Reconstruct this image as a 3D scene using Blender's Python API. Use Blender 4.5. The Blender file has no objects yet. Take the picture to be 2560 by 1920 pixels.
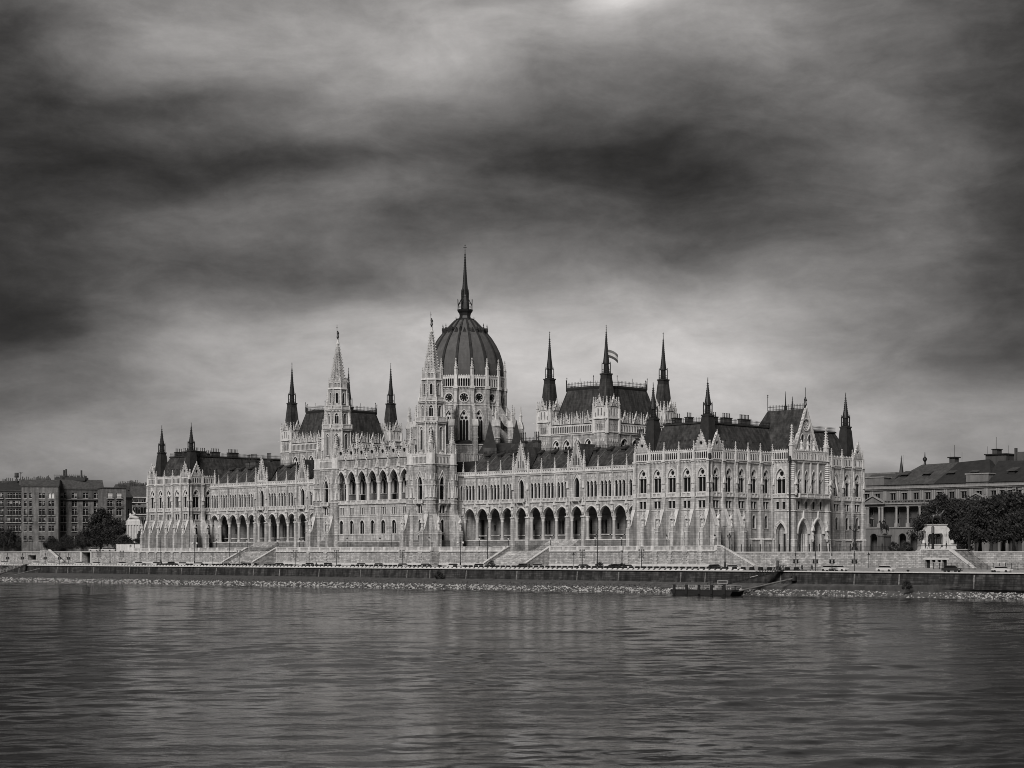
import bpy, math, random
from mathutils import Vector
from mathutils.geometry import tessellate_polygon
random.seed(7)
sc = bpy.context.scene
COL = sc.collection
R = math.radians

# ------------------------------------------------------------------ camera
FPX = 4570.0           # focal length in photo pixels (photo 2560 wide)
HZ = 1386.0            # horizon row in photo pixels
EYE = 9.3              # eye height above the river
cd = bpy.data.cameras.new("camera")
cam = bpy.data.objects.new("camera", cd); COL.objects.link(cam)
cd.sensor_fit = 'HORIZONTAL'; cd.sensor_width = 36.0
cd.lens = 36.0*FPX/2560.0
cd.shift_y = (HZ-960.0)/2560.0
cd.clip_start = 1.0; cd.clip_end = 20000.0
cam.location = (0, 0, EYE)
cam.rotation_euler = (R(90), 0, R(45))
sc.camera = cam

# ------------------------------------------------------------------ world / sky
SUN_EL, SUN_AZ = 36.0, 155.0     # azimuth clockwise from +Y
def build_world():
    w = bpy.data.worlds.new("World"); sc.world = w; w.use_nodes = True
    nt = w.node_tree; N = nt.nodes; L = nt.links
    N.clear()
    out = N.new('ShaderNodeOutputWorld'); bg = N.new('ShaderNodeBackground')
    L.new(bg.outputs[0], out.inputs[0])
    def mth(op, a, b=None, c=None, clamp=False):
        n = N.new('ShaderNodeMath'); n.operation = op; n.use_clamp = clamp
        for i, v in enumerate((a, b, c)):
            if v is None: continue
            if isinstance(v, (int, float)): n.inputs[i].default_value = v
            else: L.new(v, n.inputs[i])
        return n.outputs[0]
    tc = N.new('ShaderNodeTexCoord')
    sep = N.new('ShaderNodeSeparateXYZ'); L.new(tc.outputs['Generated'], sep.inputs[0])
    X, Y, Z = sep.outputs
    # azimuth measured from north-west (-X+Y), in degrees, elevation in degrees
    rgt = mth('MULTIPLY', mth('ADD', X, Y), 0.70710678)
    fwd = mth('MULTIPLY', mth('SUBTRACT', Y, X), 0.70710678)
    az = mth('MULTIPLY', mth('ARCTAN2', rgt, fwd), 57.29578)
    el = mth('MULTIPLY', mth('ARCSINE', Z), 57.29578)
    comb = N.new('ShaderNodeCombineXYZ'); L.new(az, comb.inputs[0]); L.new(el, comb.inputs[1])
    # slow warp so that the cloud banks get soft irregular borders
    mp = N.new('ShaderNodeMapping'); L.new(comb.outputs[0], mp.inputs[0]); mp.inputs['Scale'].default_value = (0.16, 0.36, 1)
    mp.inputs['Rotation'].default_value = (0, 0, R(-8))
    nz = N.new('ShaderNodeTexNoise'); L.new(mp.outputs[0], nz.inputs[0]); nz.inputs['Scale'].default_value = 1.0
    nz.inputs['Detail'].default_value = 2.5; nz.inputs['Roughness'].default_value = 0.5
    wv = N.new('ShaderNodeVectorMath'); wv.operation = 'SUBTRACT'; L.new(nz.outputs['Color'], wv.inputs[0]); wv.inputs[1].default_value = (.5, .5, .5)
    ws = N.new('ShaderNodeVectorMath'); ws.operation = 'MULTIPLY'; L.new(wv.outputs[0], ws.inputs[0]); ws.inputs[1].default_value = (4.2, 1.5, 0)
    wa = N.new('ShaderNodeVectorMath'); wa.operation = 'ADD'; L.new(comb.outputs[0], wa.inputs[0]); L.new(ws.outputs[0], wa.inputs[1])
    P = wa.outputs[0]
    k = 69.3
    blobs = [  # x, y, sx, sy in steps of 1/69.3 degree from the upper left of the view; brightness
        (480,95,340,80,34),(860,120,190,95,34),(1325,-5,62,34,75),(1250,70,260,75,30),(1620,60,240,60,26),
        (900,-330,700,250,35),
        (720,230,200,55,14),(1270,365,260,80,-34),(1540,385,220,85,-26),(900,330,300,60,-10),(400,372,170,42,-36),(650,350,85,26,-26),
        (30,540,200,170,-48),(130,330,160,70,-24),(-10,90,130,150,-44),(620,575,210,50,-24),(1100,290,170,50,-12),
        (830,410,160,32,26),(370,490,110,34,18),(1350,700,330,105,46),(790,745,330,110,42),(1120,830,520,150,26),
        (420,900,300,110,22),(1680,860,350,120,38),(1930,430,170,60,20),(2000,255,120,55,14),(2210,600,130,120,-52),
        (2140,795,150,45,-36),(2230,90,170,190,-48),(1720,480,130,46,-20),(40,700,140,45,-40),(30,870,150,50,-22),
        (1650,640,150,50,14),(1500,560,120,40,-14),(1106,1010,2600,120,24),(100,980,330,110,-4),(2120,930,200,70,10),(560,230,260,24,-14),(1000,470,200,24,-10),(300,240,150,24,-10),(2210,380,90,80,-18),(1050,560,120,40,-10)]
    tot = None
    for (x, y, sx, sy, a) in blobs:
        s = N.new('ShaderNodeVectorMath'); s.operation = 'SUBTRACT'; L.new(P, s.inputs[0])
        s.inputs[1].default_value = ((x-1106)/k, (1198-y)/k*0.985, 0)
        m = N.new('ShaderNodeVectorMath'); m.operation = 'MULTIPLY'; L.new(s.outputs[0], m.inputs[0])
        m.inputs[1].default_value = (k/sx*.7, k/sy*.7, 0)
        d = N.new('ShaderNodeVectorMath'); d.operation = 'DOT_PRODUCT'; L.new(m.outputs[0], d.inputs[0]); L.new(m.outputs[0], d.inputs[1])
        e = mth('POWER', 0.3679, d.outputs['Value'])
        tot = mth('MULTIPLY_ADD', e, a/255.0, tot if tot is not None else 94/255.0)
    mp2 = N.new('ShaderNodeMapping'); L.new(P, mp2.inputs[0]); mp2.inputs['Scale'].default_value = (0.20, 0.52, 1); mp2.inputs['Rotation'].default_value = (0, 0, R(-4))
    n2 = N.new('ShaderNodeTexNoise'); L.new(mp2.outputs[0], n2.inputs[0]); n2.inputs['Scale'].default_value = 1.0
    n2.inputs['Detail'].default_value = 7; n2.inputs['Roughness'].default_value = 0.6; n2.inputs['Distortion'].default_value = 0.15
    tot = mth('ADD', tot, mth('MULTIPLY', mth('SUBTRACT', n2.outputs['Fac'], 0.5), 0.36))
    mp3 = N.new('ShaderNodeMapping'); L.new(comb.outputs[0], mp3.inputs[0]); mp3.inputs['Scale'].default_value = (.9, 1.5, 1)
    n3 = N.new('ShaderNodeTexNoise'); L.new(mp3.outputs[0], n3.inputs[0]); n3.inputs['Scale'].default_value = 1.0; n3.inputs['Detail'].default_value = 9; n3.inputs['Roughness'].default_value = 0.75
    tot = mth('ADD', tot, mth('MULTIPLY', mth('SUBTRACT', n3.outputs['Fac'], 0.5), 0.10))
    # below the horizon the sky simply fades
    tot = mth('MAXIMUM', tot, 0.09)
    lin = mth('POWER', tot, 2.2)
    sky = N.new('ShaderNodeTexSky'); sky.sky_type = 'NISHITA'; sky.sun_disc = False
    sky.sun_elevation = R(SUN_EL); sky.sun_rotation = R(SUN_AZ)
    bw = N.new('ShaderNodeRGBToBW'); L.new(sky.outputs[0], bw.inputs[0])
    v = mth('ADD', lin, mth('MULTIPLY', bw.outputs[0], 0.004))
    tint = N.new('ShaderNodeCombineXYZ')
    L.new(mth('MULTIPLY', v, 1.0), tint.inputs[0]); L.new(mth('MULTIPLY', v, 0.965), tint.inputs[1]); L.new(mth('MULTIPLY', v, 0.945), tint.inputs[2])
    L.new(tint.outputs[0], bg.inputs[0]); bg.inputs[1].default_value = 0.86
build_world()
sd = bpy.data.lights.new("sun", 'SUN'); sun = bpy.data.objects.new("sun", sd); COL.objects.link(sun)
sd.energy = 3.2; sd.angle = R(20); sd.color = (1.0, 0.97, 0.95)
a, e = R(SUN_AZ), R(SUN_EL)
sdir = Vector((math.sin(a)*math.cos(e), math.cos(a)*math.cos(e), math.sin(e)))
sun.rotation_euler = (-sdir).to_track_quat('-Z', 'Y').to_euler(); sun.location = (0, 0, 300)
sc.view_settings.view_transform = 'Standard'; sc.view_settings.look = 'None'
sc.view_settings.exposure = 0.3; sc.view_settings.gamma = 1.0
sc.cycles.filter_width = 0.95; sc.cycles.max_bounces = 5; sc.cycles.diffuse_bounces = 2; sc.cycles.glossy_bounces = 3

# ------------------------------------------------------------------ survey helpers: photo measurements -> metres
def XY(px, Y):                       # X on the plane Y=const
    t = (px-1280)/FPX; return Y*(t-1)/(1+t)
def YX(px, X):                       # Y on the plane X=const
    t = (px-1280)/FPX; return X*(1+t)/(t-1)
def PZ(px, Z):                       # point at depth Z
    c = (px-1280)/FPX*Z; return (.70710678*(c-Z), .70710678*(c+Z))
def zat(py, Z): return EYE+(HZ-py)/FPX*Z
def dep(X, Y): return .70710678*(Y-X)

# ------------------------------------------------------------------ materials
MATS = {}
TINT = (1.0, 0.985, 0.965)
def gcol(v): return (v*TINT[0], v*TINT[1], v*TINT[2], 1)
def mat(name, v, rough=0.85, kind='plain', v2=None, scale=1.0, bump=0.0, spec=0.3, metal=0.0, bw=1.3, bh=0.55, mortar=0.5, stain=0.0):
    m = bpy.data.materials.new(name); m.use_nodes = True
    nt = m.node_tree; N = nt.nodes; L = nt.links
    b = N['Principled BSDF']; b.inputs['Roughness'].default_value = rough
    b.inputs['Specular IOR Level'].default_value = spec; b.inputs['Metallic'].default_value = metal
    b.inputs['Base Color'].default_value = gcol(v)
    MATS[name] = m
    if kind == 'plain': return m
    if v2 is None: v2 = v*0.6
    tc = N.new('ShaderNodeTexCoord')
    n1 = N.new('ShaderNodeTexNoise'); n1.inputs['Scale'].default_value = scale; n1.inputs['Detail'].default_value = 5; n1.inputs['Roughness'].default_value = .65
    L.new(tc.outputs['Object'], n1.inputs[0])
    ramp = N.new('ShaderNodeValToRGB'); L.new(n1.outputs['Fac'], ramp.inputs[0])
    ramp.color_ramp.elements[0].position = .3; ramp.color_ramp.elements[1].position = .7
    ramp.color_ramp.elements[0].color = gcol(v2); ramp.color_ramp.elements[1].color = gcol(v)
    colr = ramp.outputs[0]; hgt = n1.outputs['Fac']
    if kind in ('block', 'slate'):
        sp = N.new('ShaderNodeSeparateXYZ'); L.new(tc.outputs['Object'], sp.inputs[0])
        ad = N.new('ShaderNodeMath'); ad.operation = 'ADD'; L.new(sp.outputs[0], ad.inputs[0]); L.new(sp.outputs[1], ad.inputs[1])
        cb = N.new('ShaderNodeCombineXYZ'); L.new(ad.outputs[0], cb.inputs[0]); L.new(sp.outputs[2], cb.inputs[1])
        br = N.new('ShaderNodeTexBrick'); L.new(cb.outputs[0], br.inputs[0]); br.inputs['Scale'].default_value = 1.0
        br.inputs['Brick Width'].default_value = bw; br.inputs['Row Height'].default_value = bh
        br.inputs['Mortar Size'].default_value = 0.035 if kind == 'block' else .02; br.inputs['Bias'].default_value = 0.0
        br.inputs['Color1'].default_value = (1, 1, 1, 1); br.inputs['Color2'].default_value = (mortar+.12,)*3+(1,)
        br.inputs['Mortar'].default_value = (mortar,)*3+(1,)
        mx = N.new('ShaderNodeMix'); mx.data_type = 'RGBA'; mx.blend_type = 'MULTIPLY'; mx.inputs[0].default_value = 1.0
        L.new(colr, mx.inputs[6]); L.new(br.outputs[0], mx.inputs[7]); colr = mx.outputs[2]; hgt = br.outputs[0]
    if stain > 0:      # run-off streaks and soot of the old stone
        mp = N.new('ShaderNodeMapping'); L.new(tc.outputs['Object'], mp.inputs[0]); mp.inputs['Scale'].default_value = (1.1, 1.1, 0.16)
        n3 = N.new('ShaderNodeTexNoise'); L.new(mp.outputs[0], n3.inputs[0]); n3.inputs['Scale'].default_value = 1.0; n3.inputs['Detail'].default_value = 4
        r3 = N.new('ShaderNodeMapRange'); L.new(n3.outputs['Fac'], r3.inputs[0]); r3.inputs[1].default_value = .38; r3.inputs[2].default_value = .66
        r3.inputs[3].default_value = 1-stain; r3.inputs[4].default_value = 1.0
        mx2 = N.new('ShaderNodeMix'); mx2.data_type = 'RGBA'; mx2.blend_type = 'MULTIPLY'; mx2.inputs[0].default_value = 1.0
        L.new(colr, mx2.inputs[6]); L.new(r3.outputs[0], mx2.inputs[7]); colr = mx2.outputs[2]
    L.new(colr, b.inputs['Base Color'])
    if bump > 0:
        bp = N.new('ShaderNodeBump'); bp.inputs['Strength'].default_value = bump; bp.inputs['Distance'].default_value = .08
        L.new(hgt, bp.inputs['Height']); L.new(bp.outputs[0], b.inputs['Normal'])
    return m
mat('stone', .60, .9, 'block', .40, .22, .6, .2, bw=1.5, bh=.6, mortar=.6, stain=.45)
mat('trim', .62, .85, 'noise', .44, 1.2, .3, .2, stain=.25)
mat('base_stone', .26, .9, 'block', .17, .6, .6, .2, bw=1.6, bh=.55, mortar=.45, stain=.3)
mat('tower_stone', .58, .9, 'block', .38, .7, .6, .2, bw=1.1, bh=.5, mortar=.55, stain=.5)
mat('slate', .085, .9, 'slate', .045, .35, .3, .08, bw=.9, bh=.6, mortar=.6, stain=.5)
mat('slate_dark', .038, .9, 'noise', .02, .7, .2, .08)
mat('dome_slate', .10, .8, 'slate', .075, .4, .2, .15, bw=.9, bh=.5, mortar=.85, stain=.2)
mat('iron', .014, .5, 'noise', .008, 2.0, 0, .4)
mat('lead', .16, .8, 'noise', .06, 1.0, 0, .4)
mat('glass', .010, .4, 'noise', .005, .8, 0, .12)
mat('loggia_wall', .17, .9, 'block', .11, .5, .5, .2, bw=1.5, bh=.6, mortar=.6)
mat('column_stone', .36, .6, 'noise', .26, 1.5, 0, .4)
mat('rubble', .56, .95, 'block', .32, 1.1, .8, .2, bw=1.1, bh=.42, mortar=.42, stain=.3)
mat('quay_stone', .10, .9, 'block', .025, .3, .8, .3, bw=1.8, bh=.5, mortar=.3, stain=.7)
mat('coping', .5, .8, 'noise', .36, 1.5, .2, .3)
mat('bank', .10, .95, 'noise', .055, .5, .6, .2, stain=.3)
mat('rock_light', .40, .9, 'noise', .2, 2, 0)
mat('rock_dark', .08, .9, 'noise', .04, 2, 0)
mat('asphalt', .07, .9, 'noise', .045, .3, .2)
mat('paving', .28, .9, 'block', .2, .4, .3, bw=1.2, bh=1.2, mortar=.75)
mat('old_wall', .22, .9, 'block', .11, .25, .4, bw=1.2, bh=.6, mortar=.65, stain=.45)
mat('old_wall_dark', .10, .9, 'noise', .055, .3, .3, stain=.45)
mat('plaster', .16, .85, 'noise', .11, .4, .1, stain=.25)
mat('plaster_light', .27, .85, 'noise', .2, .6, .1, stain=.25)
mat('blind', .2, .8, 'noise', .14, 1.5, 0)
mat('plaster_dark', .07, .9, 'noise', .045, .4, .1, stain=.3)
mat('old_roof', .075, .8, 'slate', .045, .5, .3, bw=.6, bh=.4, mortar=.75, stain=.3)
mat('old_roof_dark', .026, .8, 'slate', .015, .5, .3, bw=.6, bh=.4, mortar=.75)
mat('white_frame', .34, .7)
mat('curtain', .5, .8)
mat('marble', .52, .6, 'noise', .36, .8, .2, stain=.2)
mat('bronze', .02, .45, 'noise', .012, 1.5, 0, .5)
mat('leaf', .022, .8, 'noise', .014, .6, 0, .25)
mat('leaf_light', .042, .8, 'noise', .03, .9, 0, .25)
mat('bark', .05, .9, 'noise', .03, 3, .4)
mat('car_white', .5, .3, 'noise', .45, .5, 0, .6)
mat('car_silver', .42, .3, 'noise', .38, .5, 0, .6)
mat('car_dark', .03, .25, 'noise', .02, .5, 0, .6)
mat('tyre', .02, .9)
mat('hull', .02, .5, 'noise', .01, 1, 0, .4)
mat('deck_white', .26, .5, 'noise', .18, 2, 0)
mat('cloth', .03, .9, 'noise', .02, 6, 0)
mat('skin', .3, .6, 'noise', .26, 6, 0)
mat('hair', .02, .6, 'noise', .012, 9, 0)
mat('flag_light', .42, .8)
mat('flag_dark', .05, .8)
mat('flag_mid', .12, .8)
def emis(name, v, s):
    m = mat(name, v, .5); b = m.node_tree.nodes['Principled BSDF']
    b.inputs['Emission Color'].default_value = gcol(1.0); b.inputs['Emission Strength'].default_value = s
emis('lamp_lit', .8, 3.0)
def water_mat():
    m = bpy.data.materials.new('water'); m.use_nodes = True; MATS['water'] = m
    nt = m.node_tree; N = nt.nodes; L = nt.links; b = N['Principled BSDF']
    b.inputs['Base Color'].default_value = gcol(.006); b.inputs['Roughness'].default_value = .08
    b.inputs['IOR'].default_value = 1.33
    tc = N.new('ShaderNodeTexCoord')
    gm = N.new('ShaderNodeMapping'); L.new(tc.outputs['Object'], gm.inputs[0]); gm.vector_type = 'TEXTURE'; gm.inputs['Rotation'].default_value = (0, 0, R(43)); gm.inputs['Scale'].default_value = (26, 16, 1)
    gn = N.new('ShaderNodeTexNoise'); L.new(gm.outputs[0], gn.inputs[0]); gn.inputs['Scale'].default_value = 1; gn.inputs['Detail'].default_value = 4; gn.inputs['Distortion'].default_value = .8
    gr = N.new('ShaderNodeMapRange'); L.new(gn.outputs['Fac'], gr.inputs[0]); gr.inputs[1].default_value = .38; gr.inputs[2].default_value = .64; gr.inputs[3].default_value = .25; gr.inputs[4].default_value = 1.0
    def layer(rot, sx, sy, detail, st, dist, prev=None, gust=None):
        mp = N.new('ShaderNodeMapping'); L.new(tc.outputs['Object'], mp.inputs[0])
        mp.vector_type = 'TEXTURE'; mp.inputs['Rotation'].default_value = (0, 0, R(rot)); mp.inputs['Scale'].default_value = (sx, sy, 1)
        n = N.new('ShaderNodeTexNoise'); L.new(mp.outputs[0], n.inputs[0]); n.inputs['Scale'].default_value = 1; n.inputs['Detail'].default_value = detail
        n.inputs['Roughness'].default_value = .55; n.inputs['Distortion'].default_value = .6
        bp = N.new('ShaderNodeBump'); bp.inputs['Strength'].default_value = st; bp.inputs['Distance'].default_value = dist
        L.new(n.outputs['Fac'], bp.inputs['Height'])
        if gust: L.new(gust, bp.inputs['Strength'])
        if prev: L.new(prev, bp.inputs['Normal'])
        return bp.outputs[0]
    o = layer(45, 1.1, .7, 4, 1.0, .05, None, gr.outputs[0])
    L.new(o, b.inputs['Normal'])
water_mat()

# ------------------------------------------------------------------ mesh helpers
class Fr:
    """local wall frame: u along the wall (left to right seen from outside), n outwards, z up"""
    def __init__(s, ox, oy, dx, dy):
        l = math.hypot(dx, dy); s.o = (ox, oy); s.d = (dx/l, dy/l); s.n = (dy/l, -dx/l)
    def p(s, u, n, z): return (s.o[0]+s.d[0]*u+s.n[0]*n, s.o[1]+s.d[1]*u+s.n[1]*n, z)
    def sub(s, u, n=0.0):
        q = s.p(u, n, 0); return Fr(q[0], q[1], s.d[0], s.d[1])
    def turn(s, u, n, ang):
        q = s.p(u, n, 0); c, k = math.cos(ang), math.sin(ang)
        return Fr(q[0], q[1], s.d[0]*c-s.d[1]*k, s.d[0]*k+s.d[1]*c)
W0 = Fr(0, 0, 1, 0)
class MB:
    def __init__(s): s.v = []; s.f = []; s.m = []; s.cur = 0
    def face(s, pts, m=None):
        b = len(s.v); s.v.extend(pts); s.f.append(tuple(range(b, b+len(pts)))); s.m.append(s.cur if m is None else m)
    def mesh(s, vs, fs, m=None):
        b = len(s.v); s.v.extend(vs)
        for f in fs: s.f.append(tuple(i+b for i in f)); s.m.append(s.cur if m is None else m)
    def box(s, F, u0, u1, n0, n1, z0, z1, m=None):
        vs = [F.p(u, n, z) for z in (z0, z1) for (u, n) in ((u0, n0), (u1, n0), (u1, n1), (u0, n1))]
        s.mesh(vs, [(3, 2, 1, 0), (4, 5, 6, 7), (0, 1, 5, 4), (1, 2, 6, 5), (2, 3, 7, 6), (3, 0, 4, 7)], m)
    def taper(s, F, u0, u1, n0, n1, z0, a0, a1, b0, b1, z1, m=None):
        vs = [F.p(u, n, z0) for (u, n) in ((u0, n0), (u1, n0), (u1, n1), (u0, n1))]+[F.p(u, n, z1) for (u, n) in ((a0, b0), (a1, b0), (a1, b1), (a0, b1))]
        s.mesh(vs, [(3, 2, 1, 0), (4, 5, 6, 7), (0, 1, 5, 4), (1, 2, 6, 5), (2, 3, 7, 6), (3, 0, 4, 7)], m)
    def prof(s, F, poly, u0, u1, m=None):            # poly in (n,z), extruded along u
        k = len(poly); vs = [F.p(u0, n, z) for n, z in poly]+[F.p(u1, n, z) for n, z in poly]
        fs = [tuple(range(k)), tuple(range(2*k-1, k-1, -1))]+[(i, (i+1) % k, k+(i+1) % k, k+i) for i in range(k)]
        s.mesh(vs, fs, m)
    def face2(s, F, poly, n0, n1, m=None):           # poly in (u,z), extruded along n
        k = len(poly); vs = [F.p(u, n0, z) for u, z in poly]+[F.p(u, n1, z) for u, z in poly]
        fs = [tuple(range(k)), tuple(range(2*k-1, k-1, -1))]+[(i, (i+1) % k, k+(i+1) % k, k+i) for i in range(k)]
        s.mesh(vs, fs, m)
    def ngon(s, cx, cy, r0, r1, z0, z1, k=8, rot=0.0, m=None, cap=True):
        vs = []
        for (r, z) in ((r0, z0), (r1, z1)):
            for i in range(k):
                a = rot+2*math.pi*i/k; vs.append((cx+r*math.cos(a), cy+r*math.sin(a), z))
        fs = [(i, (i+1) % k, k+(i+1) % k, k+i) for i in range(k)]
        if cap: fs += [tuple(range(k-1, -1, -1)), tuple(range(k, 2*k))]
        s.mesh(vs, fs, m)
    def lathe(s, cx, cy, prof, k=12, rot=0.0, m=None):
        vs = []; fs = []
        for r, z in prof:
            for i in range(k):
                a = rot+2*math.pi*i/k; vs.append((cx+r*math.cos(a), cy+r*math.sin(a), z))
        for j in range(len(prof)-1):
            for i in range(k): fs.append((j*k+i, j*k+(i+1) % k, (j+1)*k+(i+1) % k, (j+1)*k+i))
        fs.append(tuple(range(k-1, -1, -1))); fs.append(tuple(range((len(prof)-1)*k, len(prof)*k)))
        s.mesh(vs, fs, m)
    def bar(s, p, q, r, m=None, k=4, r2=None):
        p = Vector(p); q = Vector(q); d = (q-p)
        if d.length < 1e-6: return
        d.normalize(); a = Vector((0, 0, 1)) if abs(d.z) < .9 else Vector((1, 0, 0))
        x = d.cross(a).normalized(); y = d.cross(x); vs = []
        for c, rr in ((p, r), (q, r if r2 is None else r2)):
            for i in range(k):
                t = 2*math.pi*(i+.5)/k; vs.append(tuple(c+x*(rr*math.cos(t))+y*(rr*math.sin(t))))
        s.mesh(vs, [(i, (i+1) % k, k+(i+1) % k, k+i) for i in range(k)]+[tuple(range(k-1, -1, -1)), tuple(range(k, 2*k))], m)
    def panel(s, F, outer, holes=(), n=0.0, depth=.5, m=None, back=False):
        loops = [[Vector((u, z, 0)) for u, z in outer]]+[[Vector((u, z, 0)) for u, z in h] for h in holes]
        flat = [p for l in loops for p in l]
        tris = tessellate_polygon(loops)
        s.mesh([F.p(p.x, n, p.y) for p in flat], [tuple(t) for t in tris], m)
        for l in (loops[1:] if not back else loops):
            k = len(l); vs = [F.p(p.x, n, p.y) for p in l]+[F.p(p.x, n-depth, p.y) for p in l]
            s.mesh(vs, [(i, (i+1) % k, k+(i+1) % k, k+i) for i in range(k)], m)
    def build(s, name, mats, parent=None):
        me = bpy.data.meshes.new(name)
        me.from_pydata(s.v, [], s.f)
        if isinstance(mats, str): mats = [mats]
        for q in mats: me.materials.append(MATS[q])
        me.polygons.foreach_set('material_index', [min(i, len(mats)-1) for i in s.m])
        me.update()
        o = bpy.data.objects.new(name, me); COL.objects.link(o)
        if parent is not None:
            o.parent = parent
            off = WORLD_PARENT.get(parent.name)
            if off: o.location = (-off[0], -off[1], -off[2])
        return o
WORLD_PARENT = {}      # things whose parts are modelled in world coordinates
def tag(o, label=None, cat=None, group=None, kind=None):
    if label: o['label'] = label
    if cat: o['category'] = cat
    if group: o['group'] = group
    if kind: o['kind'] = kind
    return o
def thing(name, label, cat, loc=(0, 0, 0), rz=0, group=None, world=False):
    o = bpy.data.objects.new(name, None); COL.objects.link(o); o.location = loc; o.rotation_euler = (0, 0, rz)
    o.empty_display_size = .5
    if world: WORLD_PARENT[o.name] = tuple(loc)
    return tag(o, label, cat, group)
def dup(root, loc, rz=0, label=None, group=None, scale=None):
    r = root.copy(); COL.objects.link(r); r.location = loc; r.rotation_euler = (0, 0, rz)
    if scale: r.scale = scale
    if label: r['label'] = label
    if group: r['group'] = group
    for ch in list(root.children):
        c = ch.copy(); COL.objects.link(c); c.parent = r
        for g in ch.children:
            d = g.copy(); COL.objects.link(d); d.parent = c
    return r

# outlines in (u,z)
def rect(u0, u1, z0, z1): return [(u0, z0), (u1, z0), (u1, z1), (u0, z1)]
def arch(uc, w, z0, zs, za, k=5):
    h = w/2; rise = max(za-zs, .05); r = (h*h+rise*rise)/(2*h); A = math.asin(min(1, rise/r))
    pts = [(uc-h, z0), (uc+h, z0)]
    right = [(uc-(r-h)+r*math.cos(A*i/k), zs+r*math.sin(A*i/k)) for i in range(k+1)]
    left = [(2*uc-u, z) for u, z in reversed(right[:-1])]
    return pts+right+left
def circ(uc, zc, r, k=12): return [(uc+r*math.cos(2*math.pi*i/k+.26), zc+r*math.sin(2*math.pi*i/k+.26)) for i in range(k)]
def rim(mb, F, inner, outer, n0, n1, m=None, closed=False):
    k = len(inner)
    for i in range(k if closed else k-1):
        j = (i+1) % k
        a, b, c, d = inner[i], inner[j], outer[j], outer[i]
        mb.face([F.p(a[0], n1, a[1]), F.p(b[0], n1, b[1]), F.p(c[0], n1, c[1]), F.p(d[0], n1, d[1])], m)
        mb.face([F.p(d[0], n1, d[1]), F.p(c[0], n1, c[1]), F.p(c[0], n0, c[1]), F.p(d[0], n0, d[1])], m)
        mb.face([F.p(a[0], n1, a[1]), F.p(a[0], n0, a[1]), F.p(b[0], n0, b[1]), F.p(b[0], n1, b[1])], m)
def archrim(mb, F, uc, w, zs, za, t, n0, n1, m=None, k=6):
    i = arch(uc, w, zs, zs, za, k)[2:]; o = arch(uc, w+2*t, zs, zs, za+t*1.25, k)[2:]
    rim(mb, F, i, o, n0, n1, m)

class Pool:
    """repeated parts of one thing: the largest 100 are parts of their own, the rest one part"""
    def __init__(s): s.d = {}
    def new(s, name, mats, at, size, label=None):
        mb = MB(); s.d.setdefault((name, tuple([mats] if isinstance(mats, str) else mats)), []).append((size/max(dep(*at), 1), mb, label)); return mb
    def flush(s, parent, cap=100):
        for (name, mats), l in s.d.items():
            l.sort(key=lambda t: -t[0])
            for _, mb, lab in l[:cap]:
                if mb.f:
                    o = mb.build(name, list(mats), parent)
                    if lab: o['label'] = lab
            rest = [t for t in l[cap:] if t[1].f]
            if rest:
                r = MB()
                for _, mb, _l in rest:
                    b = len(r.v); r.v.extend(mb.v); r.f.extend(tuple(i+b for i in f) for f in mb.f); r.m.extend(mb.m)
                o = r.build(name, list(mats), parent); o['kind'] = 'stuff'

# ================================================================== the domed parliament
XC, YC = -437.2, 415.4
parl = thing('gothic_palace', 'vast pale gothic riverside palace with a central ribbed dome and many spires', 'palace', (XC, YC, 10.5), world=True)
PO = Pool()
G = 9.9      # ground at the building

def pinnacle(mb, x, y, z0, h, w, m=0, crock=True):
    F = Fr(x, y, 1, 0); a = w/2; zs = z0+h*.38
    a *= .8; w *= .85; mb.box(F, -a, a, -a, a, z0, zs, m)
    mb.box(F, -a*1.3, a*1.3, -a*1.3, a*1.3, zs, zs+w*.22, m)
    for i in range(4):                      # little gablets round the foot of the spirelet
        g = F.turn(0, 0, i*math.pi/2); mb.face2(g, [(-a, zs+w*.2), (a, zs+w*.2), (0, zs+w*1.1)], a*.75, a*1.15, m)
    mb.taper(F, -a*.85, a*.85, -a*.85, a*.85, zs+w*.2, -a*.12, a*.12, -a*.12, a*.12, z0+h*.95, m)
    if crock:
        k = max(2, int(h*.5/.62))
        for j in range(k):
            t = (j+.6)/(k+.3); z = zs+w*.2+(z0+h*.95-zs-w*.2)*t; r = a*.85*(1-t)+a*.12*t+.06; c = max(.05, w*.11)
            for sx, sy in ((1, 1), (-1, 1), (1, -1), (-1, -1)):
                mb.box(F, sx*r-c, sx*r+c, sy*r-c, sy*r+c, z-c*.7, z+c*.7, m)
    c = max(.09, w*.2); mb.box(F, -c, c, -c, c, z0+h*.92, z0+h*.95+c, m)
    mb.box(F, -.05, .05, -.05, .05, z0+h*.95, z0+h, m)
def add_pinnacle(x, y, z0, h, w, mats='trim', name='pinnacle'):
    pinnacle(PO.new(name, mats, (x, y), w*h), x, y, z0, h, w)

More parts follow.
